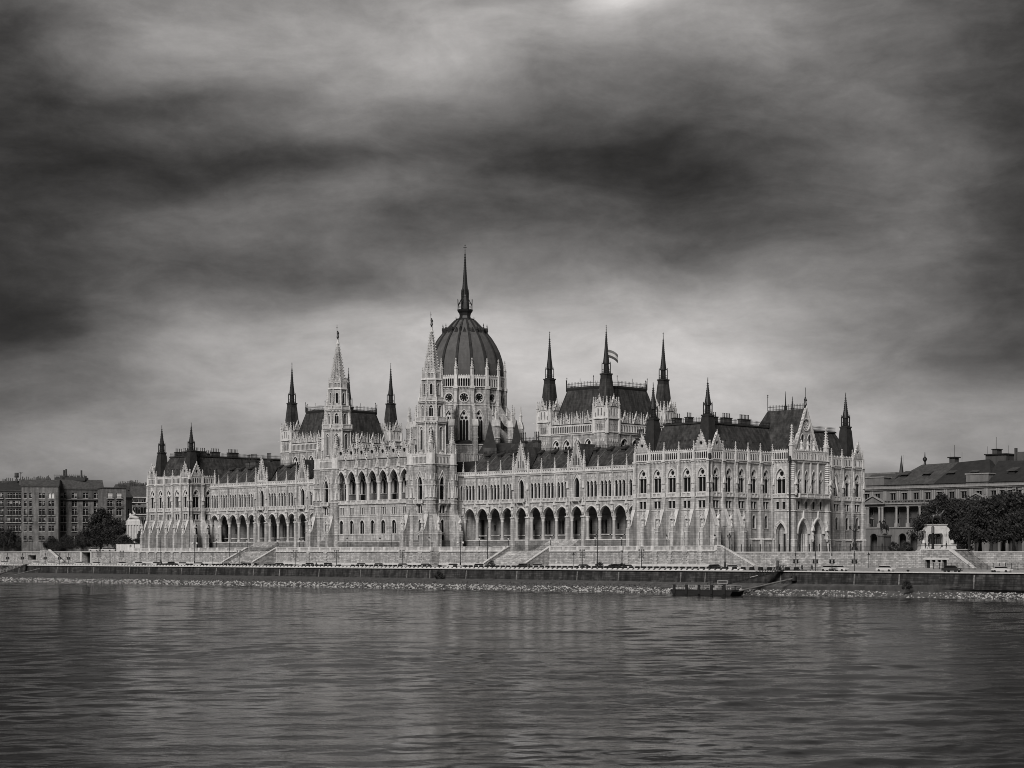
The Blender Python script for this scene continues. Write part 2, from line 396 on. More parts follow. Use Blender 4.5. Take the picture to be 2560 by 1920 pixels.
def figure(mb, x, y, z, h, face=0.0, m=0):     # carved robed figure standing on a console
    k = h
    mb.lathe(x, y, [(.19*k, z), (.2*k, z+.05*k), (.15*k, z+.3*k), (.13*k, z+.5*k), (.17*k, z+.68*k), (.16*k, z+.78*k), (.06*k, z+.83*k)], 7, .3, m)
    mb.lathe(x, y, [(.04*k, z+.8*k), (.085*k, z+.86*k), (.09*k, z+.93*k), (.05*k, z+1.0*k)], 6, 0, m)
    c, s = math.cos(face), math.sin(face)
    mb.bar((x-s*.16*k, y+c*.16*k, z+.74*k), (x+c*.16*k-s*.1*k, y+s*.16*k+c*.1*k, z+.5*k), .05*k, m)
    mb.bar((x+s*.16*k, y-c*.16*k, z+.74*k), (x+c*.15*k+s*.05*k, y+s*.15*k-c*.05*k, z+.55*k), .05*k, m)
def statue(F, u, n, z, h=1.9, canopy=True, label=None):
    q = F.p(u, n, 0); mb = PO.new('statue', 'trim', q[:2], h*1.2, label)
    mb.lathe(q[0], q[1], [(.18, z-.7), (.45, z-.15), (.5, z)], 6, 0)
    figure(mb, q[0], q[1], z, h*.8, math.atan2(F.n[1], F.n[0]))
    if canopy:
        g = F.sub(u, n)
        for a in (-.42, .42): mb.box(g, a-.07, a+.07, -.1, .1, z, z+h*.95)
        mb.face2(g, [(-.55, z+h*.9), (.55, z+h*.9), (0, z+h*1.45)], -.3, .45)
        pinnacle(mb, q[0], q[1], z+h*1.0, h*1.1, .5)

def win_gothic(F, uc, w, z0, zs, za, n, kind='two', size=None, rimt=.22, depth=.55, name='window'):
    """tracery window: stone tracery, dark panes, moulded hood; the wall already has the hole"""
    q = F.p(uc, n, 0); mb = PO.new(name, ['trim', 'glass'], q[:2], (size or w*(za-z0)))
    F = F.sub(uc, n)
    o = arch(0, w, z0, zs, za, 5); holes = []
    if kind == 'two':
        lw = w*.43; off = w*.24; lt = zs+w*.02
        holes = [arch(-off, lw, z0+.12, lt-lw*.5, lt+lw*.25, 3), arch(off, lw, z0+.12, lt-lw*.5, lt+lw*.25, 3), circ(0, zs+(za-zs)*.48, w*.215, 10)]
        mb.panel(F, o, holes, -depth*.6, .18, 0)
    elif kind == 'three':
        lw = w*.285; holes = [arch(i*w*.315, lw, z0+.12, zs-w*.12, zs+w*.1+(.08*w if i == 0 else 0), 3) for i in (-1, 0, 1)]
        r = w*.17; holes += [circ(-w*.2, zs+w*.30, r, 8), circ(w*.2, zs+w*.30, r, 8), circ(0, zs+(za-zs)*.67, r*.9, 8)]
        mb.panel(F, o, holes, -depth*.6, .2, 0)
    elif kind == 'one':
        if size and size < 3.5: mb.box(F, -.06, .06, -depth, -depth+.1, z0, zs+.3, 0)
        for j in (1, 2): mb.box(F, -w/2, w/2, -depth*.85, -depth*.8, z0+(zs-z0)*j/3-.04, z0+(zs-z0)*j/3+.04, 1)
    mb.cur = 1; mb.face([F.p(u, -depth, z) for u, z in o], 1); mb.cur = 0
    if rimt:
        archrim(mb, F, 0, w, zs, za, rimt, 0, .16, 0)
        for sx in (-1, 1): mb.box(F, sx*(w/2+rimt*.5)-rimt*.4, sx*(w/2+rimt*.5)+rimt*.4, 0, .12, z0, zs, 0)
    mb.box(F, -w/2-rimt, w/2+rimt, 0, .2, z0-.18, z0, 0)
    return mb
def win_rect(F, uc, w, z0, z1, n, two=True, name='window', hood=True):
    q = F.p(uc, n, 0); mb = PO.new(name, ['trim', 'glass'], q[:2], w*(z1-z0)*.8); F = F.sub(uc, n)
    mb.face([F.p(u, -.28, z) for u, z in rect(-w/2, w/2, z0, z1)], 1)
    if two: mb.box(F, -.14, .14, -.28, -.02, z0, z1, 0)
    else: mb.box(F, -.04, .04, -.4, -.3, z0, z1, 0)
    mb.box(F, -w/2-.12, w/2+.12, 0, .1, z0-.15, z0, 0)
    if hood: mb.box(F, -w/2-.18, w/2+.18, 0, .14, z1, z1+.16, 0)

def gable(F, uc, w, z0, za, n0, n1, kind='quatre', name='gable', mats=('stone', 'glass', 'trim'), crock=True):
    q = F.p(uc, n0, 0); mb = PO.new(name, list(mats), q[:2], w*(za-z0)*.8); F = F.sub(uc)
    h = za-z0; holes = []
    if kind == 'quatre': holes = [circ(0, z0+h*.42, w*.12, 8)]
    elif kind == 'three':
        holes = [arch(0, w*.12, z0+h*.08, z0+h*.42, z0+h*.55, 2), arch(-w*.2, w*.12, z0+h*.08, z0+h*.26, z0+h*.36, 2), arch(w*.2, w*.12, z0+h*.08, z0+h*.26, z0+h*.36, 2)]
    elif kind == 'round': holes = [circ(0, z0+h*.44, w*.15, 12)]
    mb.panel(F, [(-w/2, z0), (w/2, z0), (0, za)], holes, n1, .35, 0)
    mb.face([F.p(-w/2, n0, z0), F.p(w/2, n0, z0), F.p(0, n0, za)], 0)
    mb.face([F.p(-w*.36, n1-.3, z0+.05), F.p(w*.36, n1-.3, z0+.05), F.p(0, n1-.3, z0+h*.72)], 1)
    t = .2; L = math.hypot(w/2, h)
    for sx in (-1, 1):
        a = (sx*w/2, z0); b = (0, za)
        ox, oz = sx*t*h/L, t*(w/2)/L
        poly = [a, b, (b[0], b[1]+t*1.6), (a[0]+ox*1.3, a[1])]
        if sx < 0: poly = poly[::-1]
        mb.face2(F, poly, n0, n1+.12, 2)
        if crock:
            k = max(3, int(L/.75))
            for j in range(1, k):
                f = j/k; u = a[0]+(b[0]-a[0])*f+ox*1.6; z = a[1]+(b[1]-a[1])*f+oz*1.6+.08
                mb.box(F, u-.13, u+.13, n1-.12, n1+.12, z-.13, z+.15, 2)
    mb.box(F, -.16, .16, n1-.16, n1+.16, za+t, za+t+.35, 2); mb.box(F, -.07, .07, n1-.07, n1+.07, za, za+1.1, 2)
    return mb

def arcade_band(mb, F, u0, u1, z0, z1, n, pitch=.62, th=.14, m=0, fleur=True):
    """open screen of slim columns and pointed heads, with a cresting"""
    k = max(1, round((u1-u0)/pitch)); p = (u1-u0)/k; hs = z0+(z1-z0)*.72
    holes = [arch(u0+(i+.5)*p, p*.72, z0+.12, hs-p*.25, hs+p*.25, 2) for i in range(k)]
    mb.panel(F, rect(u0, u1, z0, z1), holes, n, th, m)
    mb.face([F.p(u0, n, z1), F.p(u1, n, z1), F.p(u1, n-th, z1), F.p(u0, n-th, z1)], m)
    mb.box(F, u0, u1, n-th-.05, n+.12, z0-.12, z0+.08, m); mb.box(F, u0, u1, n-th-.05, n+.1, z1-.1, z1+.06, m)
    if fleur:
        for i in range(k):
            u = u0+(i+.5)*p; mb.face2(F, [(u-p*.36, z1), (u+p*.36, z1), (u+p*.1, z1+.3), (u, z1+.5), (u-p*.1, z1+.3)], n-.16, n-.03, m)
def balusters(mb, F, u0, u1, z0, z1, n, pitch=.42, m=0, posts=2.4, th=.3):
    mb.box(F, u0, u1, n-th, n+.05, z1-.2, z1, m); mb.box(F, u0, u1, n-th, n+.05, z0, z0+.16, m)
    k = max(1, round((u1-u0)/pitch)); p = (u1-u0)/k
    for i in range(k): mb.box(F, u0+(i+.5)*p-.085, u0+(i+.5)*p+.085, n-th*.75, n-.05, z0+.16, z1-.2, m)
    if posts:
        k = max(1, round((u1-u0)/posts))
        for i in range(k+1):
            u = u0+(u1-u0)*i/k; mb.box(F, u-.2, u+.2, n-th-.04, n+.1, z0, z1+.04, m)
def quatre_band(mb, F, u0, u1, z0, z1, n, m=0):
    k = max(1, round((u1-u0)/.95)); p = (u1-u0)/k
    holes = []
    for i in range(k):
        u = u0+(i+.5)*p; c = (z0+z1)/2; r = p*.36; s = (z1-z0)*.33
        holes.append([(u-r, c), (u-r*.3, c-s*.3), (u, c-s), (u+r*.3, c-s*.3), (u+r, c), (u+r*.3, c+s*.3), (u, c+s), (u-r*.3, c+s*.3)])
    mb.panel(F, rect(u0, u1, z0+.1, z1-.15), holes, n, .25, m)
    mb.box(F, u0, u1, n-.35, n+.12, z1-.18, z1, m); mb.box(F, u0, u1, n-.35, n+.18, z0-.08, z0+.12, m)
def cornice(mb, F, u0, u1, z, n, m=1, dent=.5, h=.35):
    mb.box(F, u0, u1, n-.2, n+.42, z-h*.45, z, m); mb.box(F, u0, u1, n-.2, n+.2, z-h, z-h*.45, m)
    k = max(1, int((u1-u0)/dent))
    for i in range(k):
        u = u0+(i+.5)*(u1-u0)/k; mb.face2(F, [(u-.14, z-h), (u-.14, z-h-.22), (u, z-h-.42), (u+.14, z-h-.22), (u+.14, z-h)], n, n+.24, m)

Z_ST1, Z_ST2, Z_BAL, Z_RAIL, Z_COR, Z_PAR = 13.4, 21.3, 24.85, 25.9, 34.75, 37.2

def pavilion_face(F, n_bays, bw, buttress, first=0, gables=(0, -1), end_piers=True, wall=None, skip=()):
    """one front of an end pavilion: bays with gothic windows between piers; buttress = bays with battered buttresses"""
    mb = MB()
    for b in range(n_bays):
        u0, u1 = b*bw, (b+1)*bw; uc = (u0+u1)/2; holes = []
        deep = b in buttress
        ga = [arch(uc, 1.9, G+.05, 14.5, 15.9, 4)] if deep else [rect(uc-.95, uc-.15, 11.4, 12.7), rect(uc+.15, uc+.95, 11.4, 12.7)]
        lo = arch(uc, 1.5, 16.4, 19.0, 20.0, 4)
        rc = rect(uc-1.1, uc+1.1, 21.75, 23.75)
        mw = arch(uc, 2.75, 26.0, 30.2, 32.5, 6)
        if b not in skip:
            holes = ga+[lo, rc, mw]
        mb.panel(F, rect(u0, u1, G, Z_COR), holes, 0, .6, 0)
        if b in skip: continue
        if deep:
            win_gothic(F, uc, 1.9, G+.05, 14.5, 15.9, 0, 'one', 2.0, .14, .9)
            g2 = F.sub(uc); mb.box(g2, -.95, .95, -.5, -.3, G, 13.3, 2)
        else:
            for x in (-.55, .55): win_rect(F, uc+x, .8, 11.4, 12.7, 0, False, hood=False)
        win_gothic(F, uc, 1.5, 16.4, 19.0, 20.0, 0, 'one', 2.6, .2, .35)
        win_rect(F, uc, 2.2, 21.75, 23.75, 0)
        win_gothic(F, uc, 2.75, 26.0, 30.2, 32.5, 0, 'two', 14, .3, .5)
        archrim(mb, F, uc, 3.5, 30.2, 33.0, .12, 0, .1, 1)
        # balcony rail of the window
        balusters(mb, F, uc-1.5, uc+1.5, Z_BAL, Z_RAIL, .28, .4, 1, 1.5)
    W = n_bays*bw
    if wall is None: wall = (0, W)
    # storey bands
    for z, n in ((Z_ST2, .16), (Z_BAL, .34), (Z_RAIL, .14), (30.15, .07)):
        mb.box(F, 0, W, -.1, n, z-.16, z, 1)
    dz = [b for b in range(n_bays) if b not in buttress]
    if dz: mb.taper(F, dz[0]*bw, (dz[-1]+1)*bw, 0, .55, G, dz[0]*bw, (dz[-1]+1)*bw, 0, .35, Z_ST1-.2, 3); mb.prof(F, [(0, Z_ST1-.2), (.6, Z_ST1-.2), (.6, Z_ST1-.05), (.05, Z_ST1+.35), (0, Z_ST1+.35)], dz[0]*bw, (dz[-1]+1)*bw, 1)
    if buttress: 
        for b in buttress: mb.box(F, b*bw, (b+1)*bw, 0, .12, Z_ST1-.15, Z_ST1, 1)
    cornice(mb, F, 0, W, Z_COR, .1, 1)
    # piers
    for i in range(n_bays+1):
        u = i*bw
        if not end_piers and i in (0, n_bays): continue
        deep = (i in buttress) or (i-1 in buttress)
        q = F.p(u, 0, 0); pb = PO.new('buttress', ['stone', 'trim'], q[:2], 40 if deep else 22); f = F.sub(u)
        if deep:
            pb.prof(f, [(0, G), (3.4, G), (3.4, 16.3), (2.95, 16.7), (2.6, 16.9), (.95, Z_ST2), (.6, 23.4), (.6, Z_COR-.2), (0, Z_COR-.2)], -.55, .55, 0)
            pb.prof(f, [(2.62, 16.95), (.97, Z_ST2), (.97, Z_ST2+.18), (2.78, 16.95)], -.62, .62, 1)
            pb.box(f, -.6, .6, 2.6, 3.5, 15.3, 15.5, 1); pb.box(f, -.6, .6, 0, 3.46, Z_ST1-.15, Z_ST1, 1)
            statue(F, u, 3.0, 16.9, 2.1)
        else:
            pb.prof(f, [(0, G), (1.15, G), (1.0, Z_ST1), (.85, Z_ST1+.3), (.85, Z_ST2), (.85, 22.2), (.6, 23.4), (.6, Z_COR-.2), (0, Z_COR-.2)], -.55, .55, 0)
            pb.box(f, -.6, .6, .5, .95, Z_ST2-.2, Z_ST2, 1); pb.prof(f, [(.8, Z_ST1-.1), (1.1, Z_ST1-.1), (.88, Z_ST1+.35), (.8, Z_ST1+.35)], -.6, .6, 1)
        pb.box(f, -.6, .6, .55, .66, Z_BAL-.16, Z_RAIL, 1)
        # niche with carved canopy half way up and a blind tracery strip above
        pb.box(f, -.3, .3, .6, .72, 27.0, 28.6, 1)
        pb.face2(f, [(-.55, 28.4), (.55, 28.4), (.38, 29.2), (.12, 30.4), (-.12, 30.4), (-.38, 29.2)], .55, .95, 1)
        pb.box(f, -.22, .22, .6, .78, 30.4, 33.3, 1)
        pb.box(f, -.6, .6, .3, .8, Z_COR-.5, Z_COR, 1)
        add_pinnacle(*F.p(u, .2, 0)[:2], Z_COR, 5.0, .72)
        pb.box(f, -.36, .36, -.2, .55, Z_COR, Z_PAR, 1)
    # parapet
    pp = MB()
    for b in range(n_bays):
        arcade_band(pp, F, b*bw+.36, (b+1)*bw-.36, Z_COR+.05, Z_PAR, .3, .74, .14)
        g = b in gables or (b-n_bays) in gables
        if g:
            gable(F, b*bw+bw/2, bw-.9, Z_PAR-.1, Z_PAR+4.4, -.15, .42, 'quatre')
    pp.build('parapet', 'trim', parl)
    return mb

def build_pavilion(s):
    """s=+1 southern (near) pavilion, s=-1 northern"""
    xa, xb = (XC+105.4, XC+131.3) if s > 0 else (XC-131.3, XC-105.4)
    W = xb-xa; bw = W/5
    y0, y1 = 380.0, 450.8
    mats = ['stone', 'trim', 'base_stone', 'stone']
    river = Fr(xa, y0, 1, 0)
    pavilion_face(river, 5, bw, {0, 1, 2, 3, 4}).build('river_front', mats, parl)
    # outer or inner long side seen from the south (+X)
    F = Fr(xb, y0, 0, 1); side_bw = 27.3/5
    if s > 0:
        pavilion_face(F, 5, side_bw, {0, 1}, gables=(0,)).build('side_front', mats, parl)
        F2 = Fr(xb, 424.8, 0, 1); pavilion_face(F2, 5, 26.0/5, set(), gables=(4,)).build('side_front', mats, parl)
        # north side of the near pavilion above the wing
        mb = MB(); Fn = Fr(xa, y1, 0, -1); mb.panel(Fn, rect(0, y1-y0, G, Z_COR), [], 0); cornice(mb, Fn, 0, y1-y0, Z_COR, .1); arcade_band(mb, Fn, 0, y1-y0, Z_COR, Z_PAR, .2, .8, m=1)
        mb.build('side_front', mats, parl)
        gable_block(F)
    else:
        pavilion_face(F, 2, side_bw*.98, {0, 1}, gables=(0,)).build('side_front', mats, parl)
        mb = MB(); mb.panel(F, rect(side_bw*1.96, y1-y0, G, Z_COR), [], 0); cornice(mb, F, side_bw*1.96, y1-y0, Z_COR, .1); mb.build('side_front', mats, parl)
        Fn = Fr(xa, y1, 0, -1); pavilion_face(Fn, 13, 70.8/13, set(), gables=(0, -1)).build('side_front', mats, parl)
    Fe = Fr(xb, y1, -1, 0); mb = MB(); mb.panel(Fe, rect(0, W, G, Z_COR), [], 0); cornice(mb, Fe, 0, W, Z_COR, .1); arcade_band(mb, Fe, 0, W, Z_COR, Z_PAR, .2, .8, m=1); mb.build('back_front', mats, parl)
    # mansard roof
    rb = MB(); i0, i1, zt = 1.2, 5.6, 44.7
    rb.taper(W0, xa+i0, xb-i0, -(y1-i0), -(y0+i0), 35.4, xa+i1, xb-i1, -(y1-i1), -(y0+i1), zt, 0)
    rb.box(W0, xa+i1-.3, xb-i1+.3, -(y1-i1+.3), -(y0+i1-.3), zt, zt+.45, 1)
    # lead flashing line and small roof vents low on the slope
    for k in range(9):
        x = xa+6+k*(W-12)/8; rb.box(W0, x-.25, x+.25, -(y0+i0+2.75), -(y0+i0+2.1), 39.6, 40.4, 1)
    for k in range(7):
        y = y0+8+k*3.0; rb.box(W0, xb-i0-2.7, xb-i0-2.1, -y-.25, -y+.25, 39.6, 40.4, 1)
    ro = rb.build('mansard_roof', ['slate', 'slate_dark'], parl)
    cr = MB()
    for (F3, L) in ((Fr(xa+i1, y0+i1, 1, 0), W-2*i1), (Fr(xb-i1, y0+i1, 0, 1), y1-y0-2*i1)): cresting(cr, F3, 0, L, zt+.45, 1.3)
    cr.build('ridge_railing', 'iron', parl)
    # corner turrets
    for (x, y) in ((xa+3.4, y0+3.4), (xb-3.4+(.4 if s > 0 else 0), y0+3.0), (xb-3.4, y1-3.4), (xa+3.4, y1-3.4)):
        corner_turret(x, y)
    # chimneys on the flat top of the roof
    ch = [(xa+8.6, y0+7.2, 3.0), (xa+13, y0+7.2, 2.2), (xb-7, y0+10.5, 2.4), (xb-7, y0+16, 3.6), (xb-7, y0+24.0, 4.4), (xb-8, y0+51, 2.0), (xa+7, y0+22, 3.0), (xb-6.8, y0+7.6, 2.0)]
    for (x, y, w) in ch: chimney(x, y, zt+.3, w, 2.3)
def cresting(mb, F, u0, u1, z, h, pitch=.55, posts=True):
    mb.box(F, u0, u1, -.04, .04, z+h*.12, z+h*.2); mb.box(F, u0, u1, -.04, .04, z+h*.62, z+h*.7)
    k = max(1, int((u1-u0)/pitch))
    for i in range(k+1):
        u = u0+(u1-u0)*i/k; mb.box(F, u-.045, u+.045, -.03, .03, z, z+h)
def chimney(x, y, z, w, h, d=1.1, along='y'):
    mb = PO.new('chimney', ['old_wall_dark', 'slate_dark'], (x, y), w*h); F = Fr(x, y, 1, 0) if along == 'x' else Fr(x, y, 0, 1)
    mb.box(F, -w/2, w/2, -d/2, d/2, z, z+h*.68, 0); mb.box(F, -w/2-.15, w/2+.15, -d/2-.15, d/2+.15, z+h*.68, z+h*.78, 1)
    k = max(2, int(w/.62))
    for i in range(k):
        u = -w/2+(i+.5)*w/k; q = F.p(u, 0, 0); mb.lathe(q[0], q[1], [(.14, z+h*.78), (.12, z+h*1.2), (.17, z+h*1.24), (.15, z+h*1.32)], 6, 0, 1)
def dark_spire(mb, x, y, z0, z1, r0, m=0, k=8, step=.55):
    mb.lathe(x, y, [(r0, z0), (r0*.62, z0+(z1-z0)*.28), (r0*.3, z0+(z1-z0)*.6), (.09, z0+(z1-z0)*.86), (.05, z1)], k, 0, m)
    n = int((z1-z0)*.78/step)
    for j in range(n):
        t = (j+.5)/n*.82; z = z0+(z1-z0)*t
        pts = [(0, r0), (.28, r0*.62), (.6, r0*.3), (.86, .09)]
        for (ta, ra), (tb, rb) in zip(pts, pts[1:]):
            if ta <= t <= tb: r = ra+(rb-ra)*(t-ta)/(tb-ta)
        for i in range(4):
            a = i*math.pi/2+math.pi/4*(k == 8 and 0); c = .085
            mb.box(Fr(x, y, math.cos(a), math.sin(a)), r-.05, r+.16, -c, c, z-.07, z+.07, m)
    for zz in (.88, .93): mb.lathe(x, y, [(.05, z0+(z1-z0)*zz-.12), (.17, z0+(z1-z0)*zz), (.05, z0+(z1-z0)*zz+.12)], 6, 0, m)
    mb.box(Fr(x, y, 1, 0), -.28, .28, -.04, .04, z0+(z1-z0)*.968, z0+(z1-z0)*.976, m)
def spire_gallery(mb, x, y, z0, z1, r, m=0):
    """open iron gallery with eight posts at the foot of a spirelet"""
    mb.ngon(x, y, r*1.05, r*1.12, z0-.35, z0, 8, R(22.5), m)
    for i in range(8):
        a = R(22.5+45*i); a2 = R(67.5+45*i); p = (x+r*math.cos(a), y+r*math.sin(a)); q = (x+r*math.cos(a2), y+r*math.sin(a2))
        mb.bar((p[0], p[1], z0), (p[0], p[1], z1), .09, m)
        for z in (z0+.45, z0+.95): mb.bar((p[0], p[1], z), (q[0], q[1], z), .055, m)
        mb.bar((p[0], p[1], z1), (x+r*.45*math.cos(a), y+r*.45*math.sin(a), z1+(z1-z0)*.12), .08, m)
        mb.bar((p[0], p[1], z1), (p[0], p[1], z1+(z1-z0)*.2), .05, m)
def corner_turret(x, y):
    mb = MB(); F = Fr(x, y, 1, 0)
    mb.taper(F, -2.0, 2.0, -2.0, 2.0, 35.0, -1.2, 1.2, -1.2, 1.2, 45.6, 0)
    mb.box(F, -1.15, 1.15, -1.15, 1.15, 45.6, 46.3, 1); mb.box(F, -1.3, 1.3, -1.3, 1.3, 46.3, 46.7, 1)
    for sx in (-1, 1):
        for sy in (-1, 1): mb.bar((x+sx*2.02, y+sy*2.02, 35.0), (x+sx*1.2, y+sy*1.2, 45.6), .1, 1)
    t = mb.build('roof_turret', ['slate_dark', 'slate_dark'], parl)
    m2 = MB(); spire_gallery(m2, x, y, 47.0, 49.6, 1.25); m2.ngon(x, y, .75, .7, 46.6, 49.6, 8, 0)
    dark_spire(m2, x, y, 49.2, 56.7, 1.0); m2.build('spirelet', 'iron', t)

def gable_block(F0):
    """projecting centre of the south side with the two portals, balcony and the great rose gable"""
    X0, X1, ya, yb = -305.9, -299.4, 407.3, 424.8
    mats = ['stone', 'trim', 'base_stone', 'glass']
    # flank facing the river
    Fk = Fr(X0, ya, 1, 0); L = X1-X0; uc = L*.46
    mb = MB()
    door = arch(uc, 3.3, G, 15.0, 18.0, 6)
    mb.panel(Fk, rect(0, L, G, Z_COR+.6), [door, arch(uc, 3.2, 26.0, 30.2, 32.9, 6), rect(uc-1.5, uc-.6, 21.75, 23.75), rect(uc+.6, uc+1.5, 21.75, 23.75)], 0, 1.2, 0)
    win_gothic(Fk, uc, 3.2, 26.0, 30.2, 32.9, 0, 'two', 14, .3, .8)
    for x in (-1.05, 1.05): win_rect(Fk, uc+x, .9, 21.75, 23.75, 0, False)
    balusters(mb, Fk, 0, L, Z_BAL, Z_RAIL, .28, .4, 1, 2.0)
    for t in range(3): archrim(mb, Fk, uc, 3.3+t*.5, 15.0, 18.0+t*.3, .2, -.3+t*.15, .05+.12*t, 1)
    mb.panel(Fk, rect(uc-1.65, uc+1.65, G, 18), [rect(uc-.3, uc+1.2, G+.02, 15)], -1.6, .5, 0)
    mb.face([Fk.p(u, -2.0, z) for u, z in rect(uc-1.6, uc+1.6, G, 17.8)], 3)
    for z, n in ((Z_ST2, .16), (30.15, .07)): mb.box(Fk, 0, L, -.1, n, z-.16, z, 1)
    cornice(mb, Fk, 0, L, Z_COR+.6, .1)
    mb.build('portal_flank', mats, parl)
    # front
    F = Fr(X1, ya, 0, 1); W = yb-ya; mb = MB(); k = 4; pw = 2.0; bw = (W-2*pw)/k
    holes = []; 
    for b in range(k):
        u = pw+(b+.5)*bw
        holes += [arch(u, 1.9, 26.0, 30.2, 32.4, 6), rect(u-.5, u+.5, 21.75, 23.9)]
        win_gothic(F, u, 1.9, 26.0, 30.2, 32.4, 0, 'two', 10, .22, .8); win_rect(F, u, 1.0, 21.75, 23.9, 0, False)
        if b: 
            mb.box(F, u-bw/2-.25, u-bw/2+.25, 0, .35, Z_RAIL, Z_COR+.5, 1); mb.prof(F, [(0, Z_BAL-1.8), (.3, Z_BAL-1.6), (1.3, Z_BAL-.1), (0, Z_BAL-.1)], u-bw/2-.3, u-bw/2+.3, 1)
            add_pinnacle(*F.p(u-bw/2, .2, 0)[:2], Z_COR+.6, 3.6, .5)
    for b in (0, 1):
        u = pw+(b*2+1)*bw; holes.append(arch(u, 4.2, G, 15.0, 18.6, 6))
        for t in range(4): archrim(mb, F, u, 4.2+t*.42, 15.0, 18.6+t*.25, .2, -.3, .1+.14*t, 1)
        for sx in (-1, 1):
            for t in range(3): q = F.p(u+sx*(1.5+t*.3), -1.5+t*.5, 0); mb.ngon(q[0], q[1], .17, .17, G, 15.0, 6, 0, 1)
        mb.panel(F, rect(u-2.1, u+2.1, G, 18.7), [arch(u-.1, 2.4, 12.9, 15.6, 17.4, 4), rect(u-1.2, u+1.2, G+.02, 12.4)] if b else [rect(u-1.1, u+1.1, G+.02, 14.6)], -2.2, .4, 0)
        mb.face([F.p(x, -2.7, z) for x, z in rect(u-2.1, u+2.1, G, 18.6)], 3)
        mb.face2(F, [(u-.35, 19.0), (u+.35, 19.0), (u+.15, 20.2), (u, 21.4), (u-.15, 20.2)], 0, .5, 1)
    mb.panel(F, rect(0, W, G, Z_COR+.6), holes, 0, 2.2, 0)
    for z, n in ((Z_ST2, .2), (30.15, .07)): mb.box(F, 0, W, -.1, n, z-.16, z, 1)
    mb.taper(F, 0, pw+.35, 0, .9, G, .1, pw+.25, 0, .5, Z_ST1+.2, 2); mb.taper(F, W-pw-.35, W, 0, .9, G, W-pw-.25, W-.1, 0, .5, Z_ST1+.2, 2)
    # balcony
    mb.box(F, pw-.2, W-pw+.2, 0, 1.7, Z_BAL-.15, Z_BAL+.1, 1); balusters(mb, F, pw-.2, W-pw+.2, Z_BAL, Z_RAIL+.15, 1.65, .42, 1, 3.3)
    cornice(mb, F, 0, W, Z_COR+.6, .15); arcade_band(mb, F, .8, W-.8, Z_COR+.65, Z_PAR+.6, .3, .76, .14, m=1); arcade_band(mb, Fk, .4, L-.8, Z_COR+.65, Z_PAR+.6, .3, .76, .14, m=1)
    mb.build('portal_front', mats, parl)
    # flank facing inland
    mb = MB(); mb.panel(Fr(X1, yb, -1, 0), rect(0, L, G, Z_COR+.6), [], 0); mb.build('portal_flank', mats, parl)
    for u in (.75, W-.75):                                     # corner piers with statues and tall pinnacles
        q = F.p(u, -.3, 0); pb = PO.new('buttress', ['stone', 'trim'], q[:2], 60)
        pb.ngon(q[0], q[1], 1.55, 1.35, G, Z_ST1, 8, R(22.5), 0); pb.ngon(q[0], q[1], 1.25, 1.2, Z_ST1, Z_ST2, 8, R(22.5), 0); pb.ngon(q[0], q[1], 1.15, .9, Z_ST2, Z_COR+1, 8, R(22.5), 0)
        for z in (Z_ST1, Z_ST2, Z_BAL, Z_RAIL, Z_COR+.6): pb.ngon(q[0], q[1], 1.45, 1.45, z-.15, z+.1, 8, R(22.5), 1)
        for j in range(9): pb.ngon(q[0], q[1], 1.2, 1.02, 29.5+j*.55, 29.8+j*.55, 8, R(22.5), 1)
        statue(F, u, 1.1, 26.2, 2.6)
        add_pinnacle(q[0], q[1], Z_COR+.7, 9.6, 1.3)
    pm = F.p(W/2, .3, 0); pb = PO.new('buttress', ['stone', 'trim'], pm[:2], 20); pb.box(F, W/2-.4, W/2+.4, 0, .6, G, 17, 0); statue(F, W/2, .9, 13.5, 2.6)
    statue(F, W-pw, .9, 13.5, 2.6)
    # great gable
    z0, za = Z_COR+.6, 49.6; gw = 12.6; Fg = F.sub(W/2, -1.4)
    g = MB()
    holes = [arch(-1.6, 1.7, 38.2, 41.2, 42.6, 4), arch(1.6, 1.7, 38.2, 41.2, 42.6, 4), circ(0, 45.3, 1.5, 16)]
    g.panel(Fg, [(-gw/2, z0), (gw/2, z0), (0, za)], holes, 0, .6, 0)
    for sx in (-1, 1):
        poly = [(sx*gw/2, z0), (0, za), (0, za+.8), (sx*(gw/2+.5), z0)]
        if sx < 0: poly = poly[::-1]
        g.face2(Fg, poly, -.8, .35, 1)
        for j in range(1, 15):
            f = j/15; u = sx*(gw/2+.5)*(1-f); z = z0+(za+.8-z0)*f; g.box(Fg, u-.2, u+.2, -.2, .25, z-.05, z+.42, 1)
    for x in (-2.9, 0, 2.9): q = Fg.p(x, .6, 0); g.lathe(q[0], q[1], [(.2, 37.6), (.45, 38.2)], 6, 0, 1); figure(g, q[0], q[1], 38.2, 2.6, 0, 1)
    gp = g.build('great_gable', ['stone', 'trim'], parl)
    wr = MB()
    for i in range(8):
        a = 2*math.pi*i/8; wr.bar(Fg.p(0, -.25, 45.3), Fg.p(1.5*math.cos(a), -.25, 45.3+1.5*math.sin(a)), .07, 0)
        rim(wr, Fg, circ(.95*math.cos(a+.39), 45.3+.95*math.sin(a+.39), .3, 8), circ(.95*math.cos(a+.39), 45.3+.95*math.sin(a+.39), .4, 8), -.35, -.15, 0, True)
    rim(wr, Fg, circ(0, 45.3, 1.5, 20), circ(0, 45.3, 1.85, 20), 0, .2, 0, True); wr.face([Fg.p(u, -.5, z) for u, z in circ(0, 45.3, 1.5, 16)], 1)
    wr.build('rose_window', ['trim', 'glass'], gp)
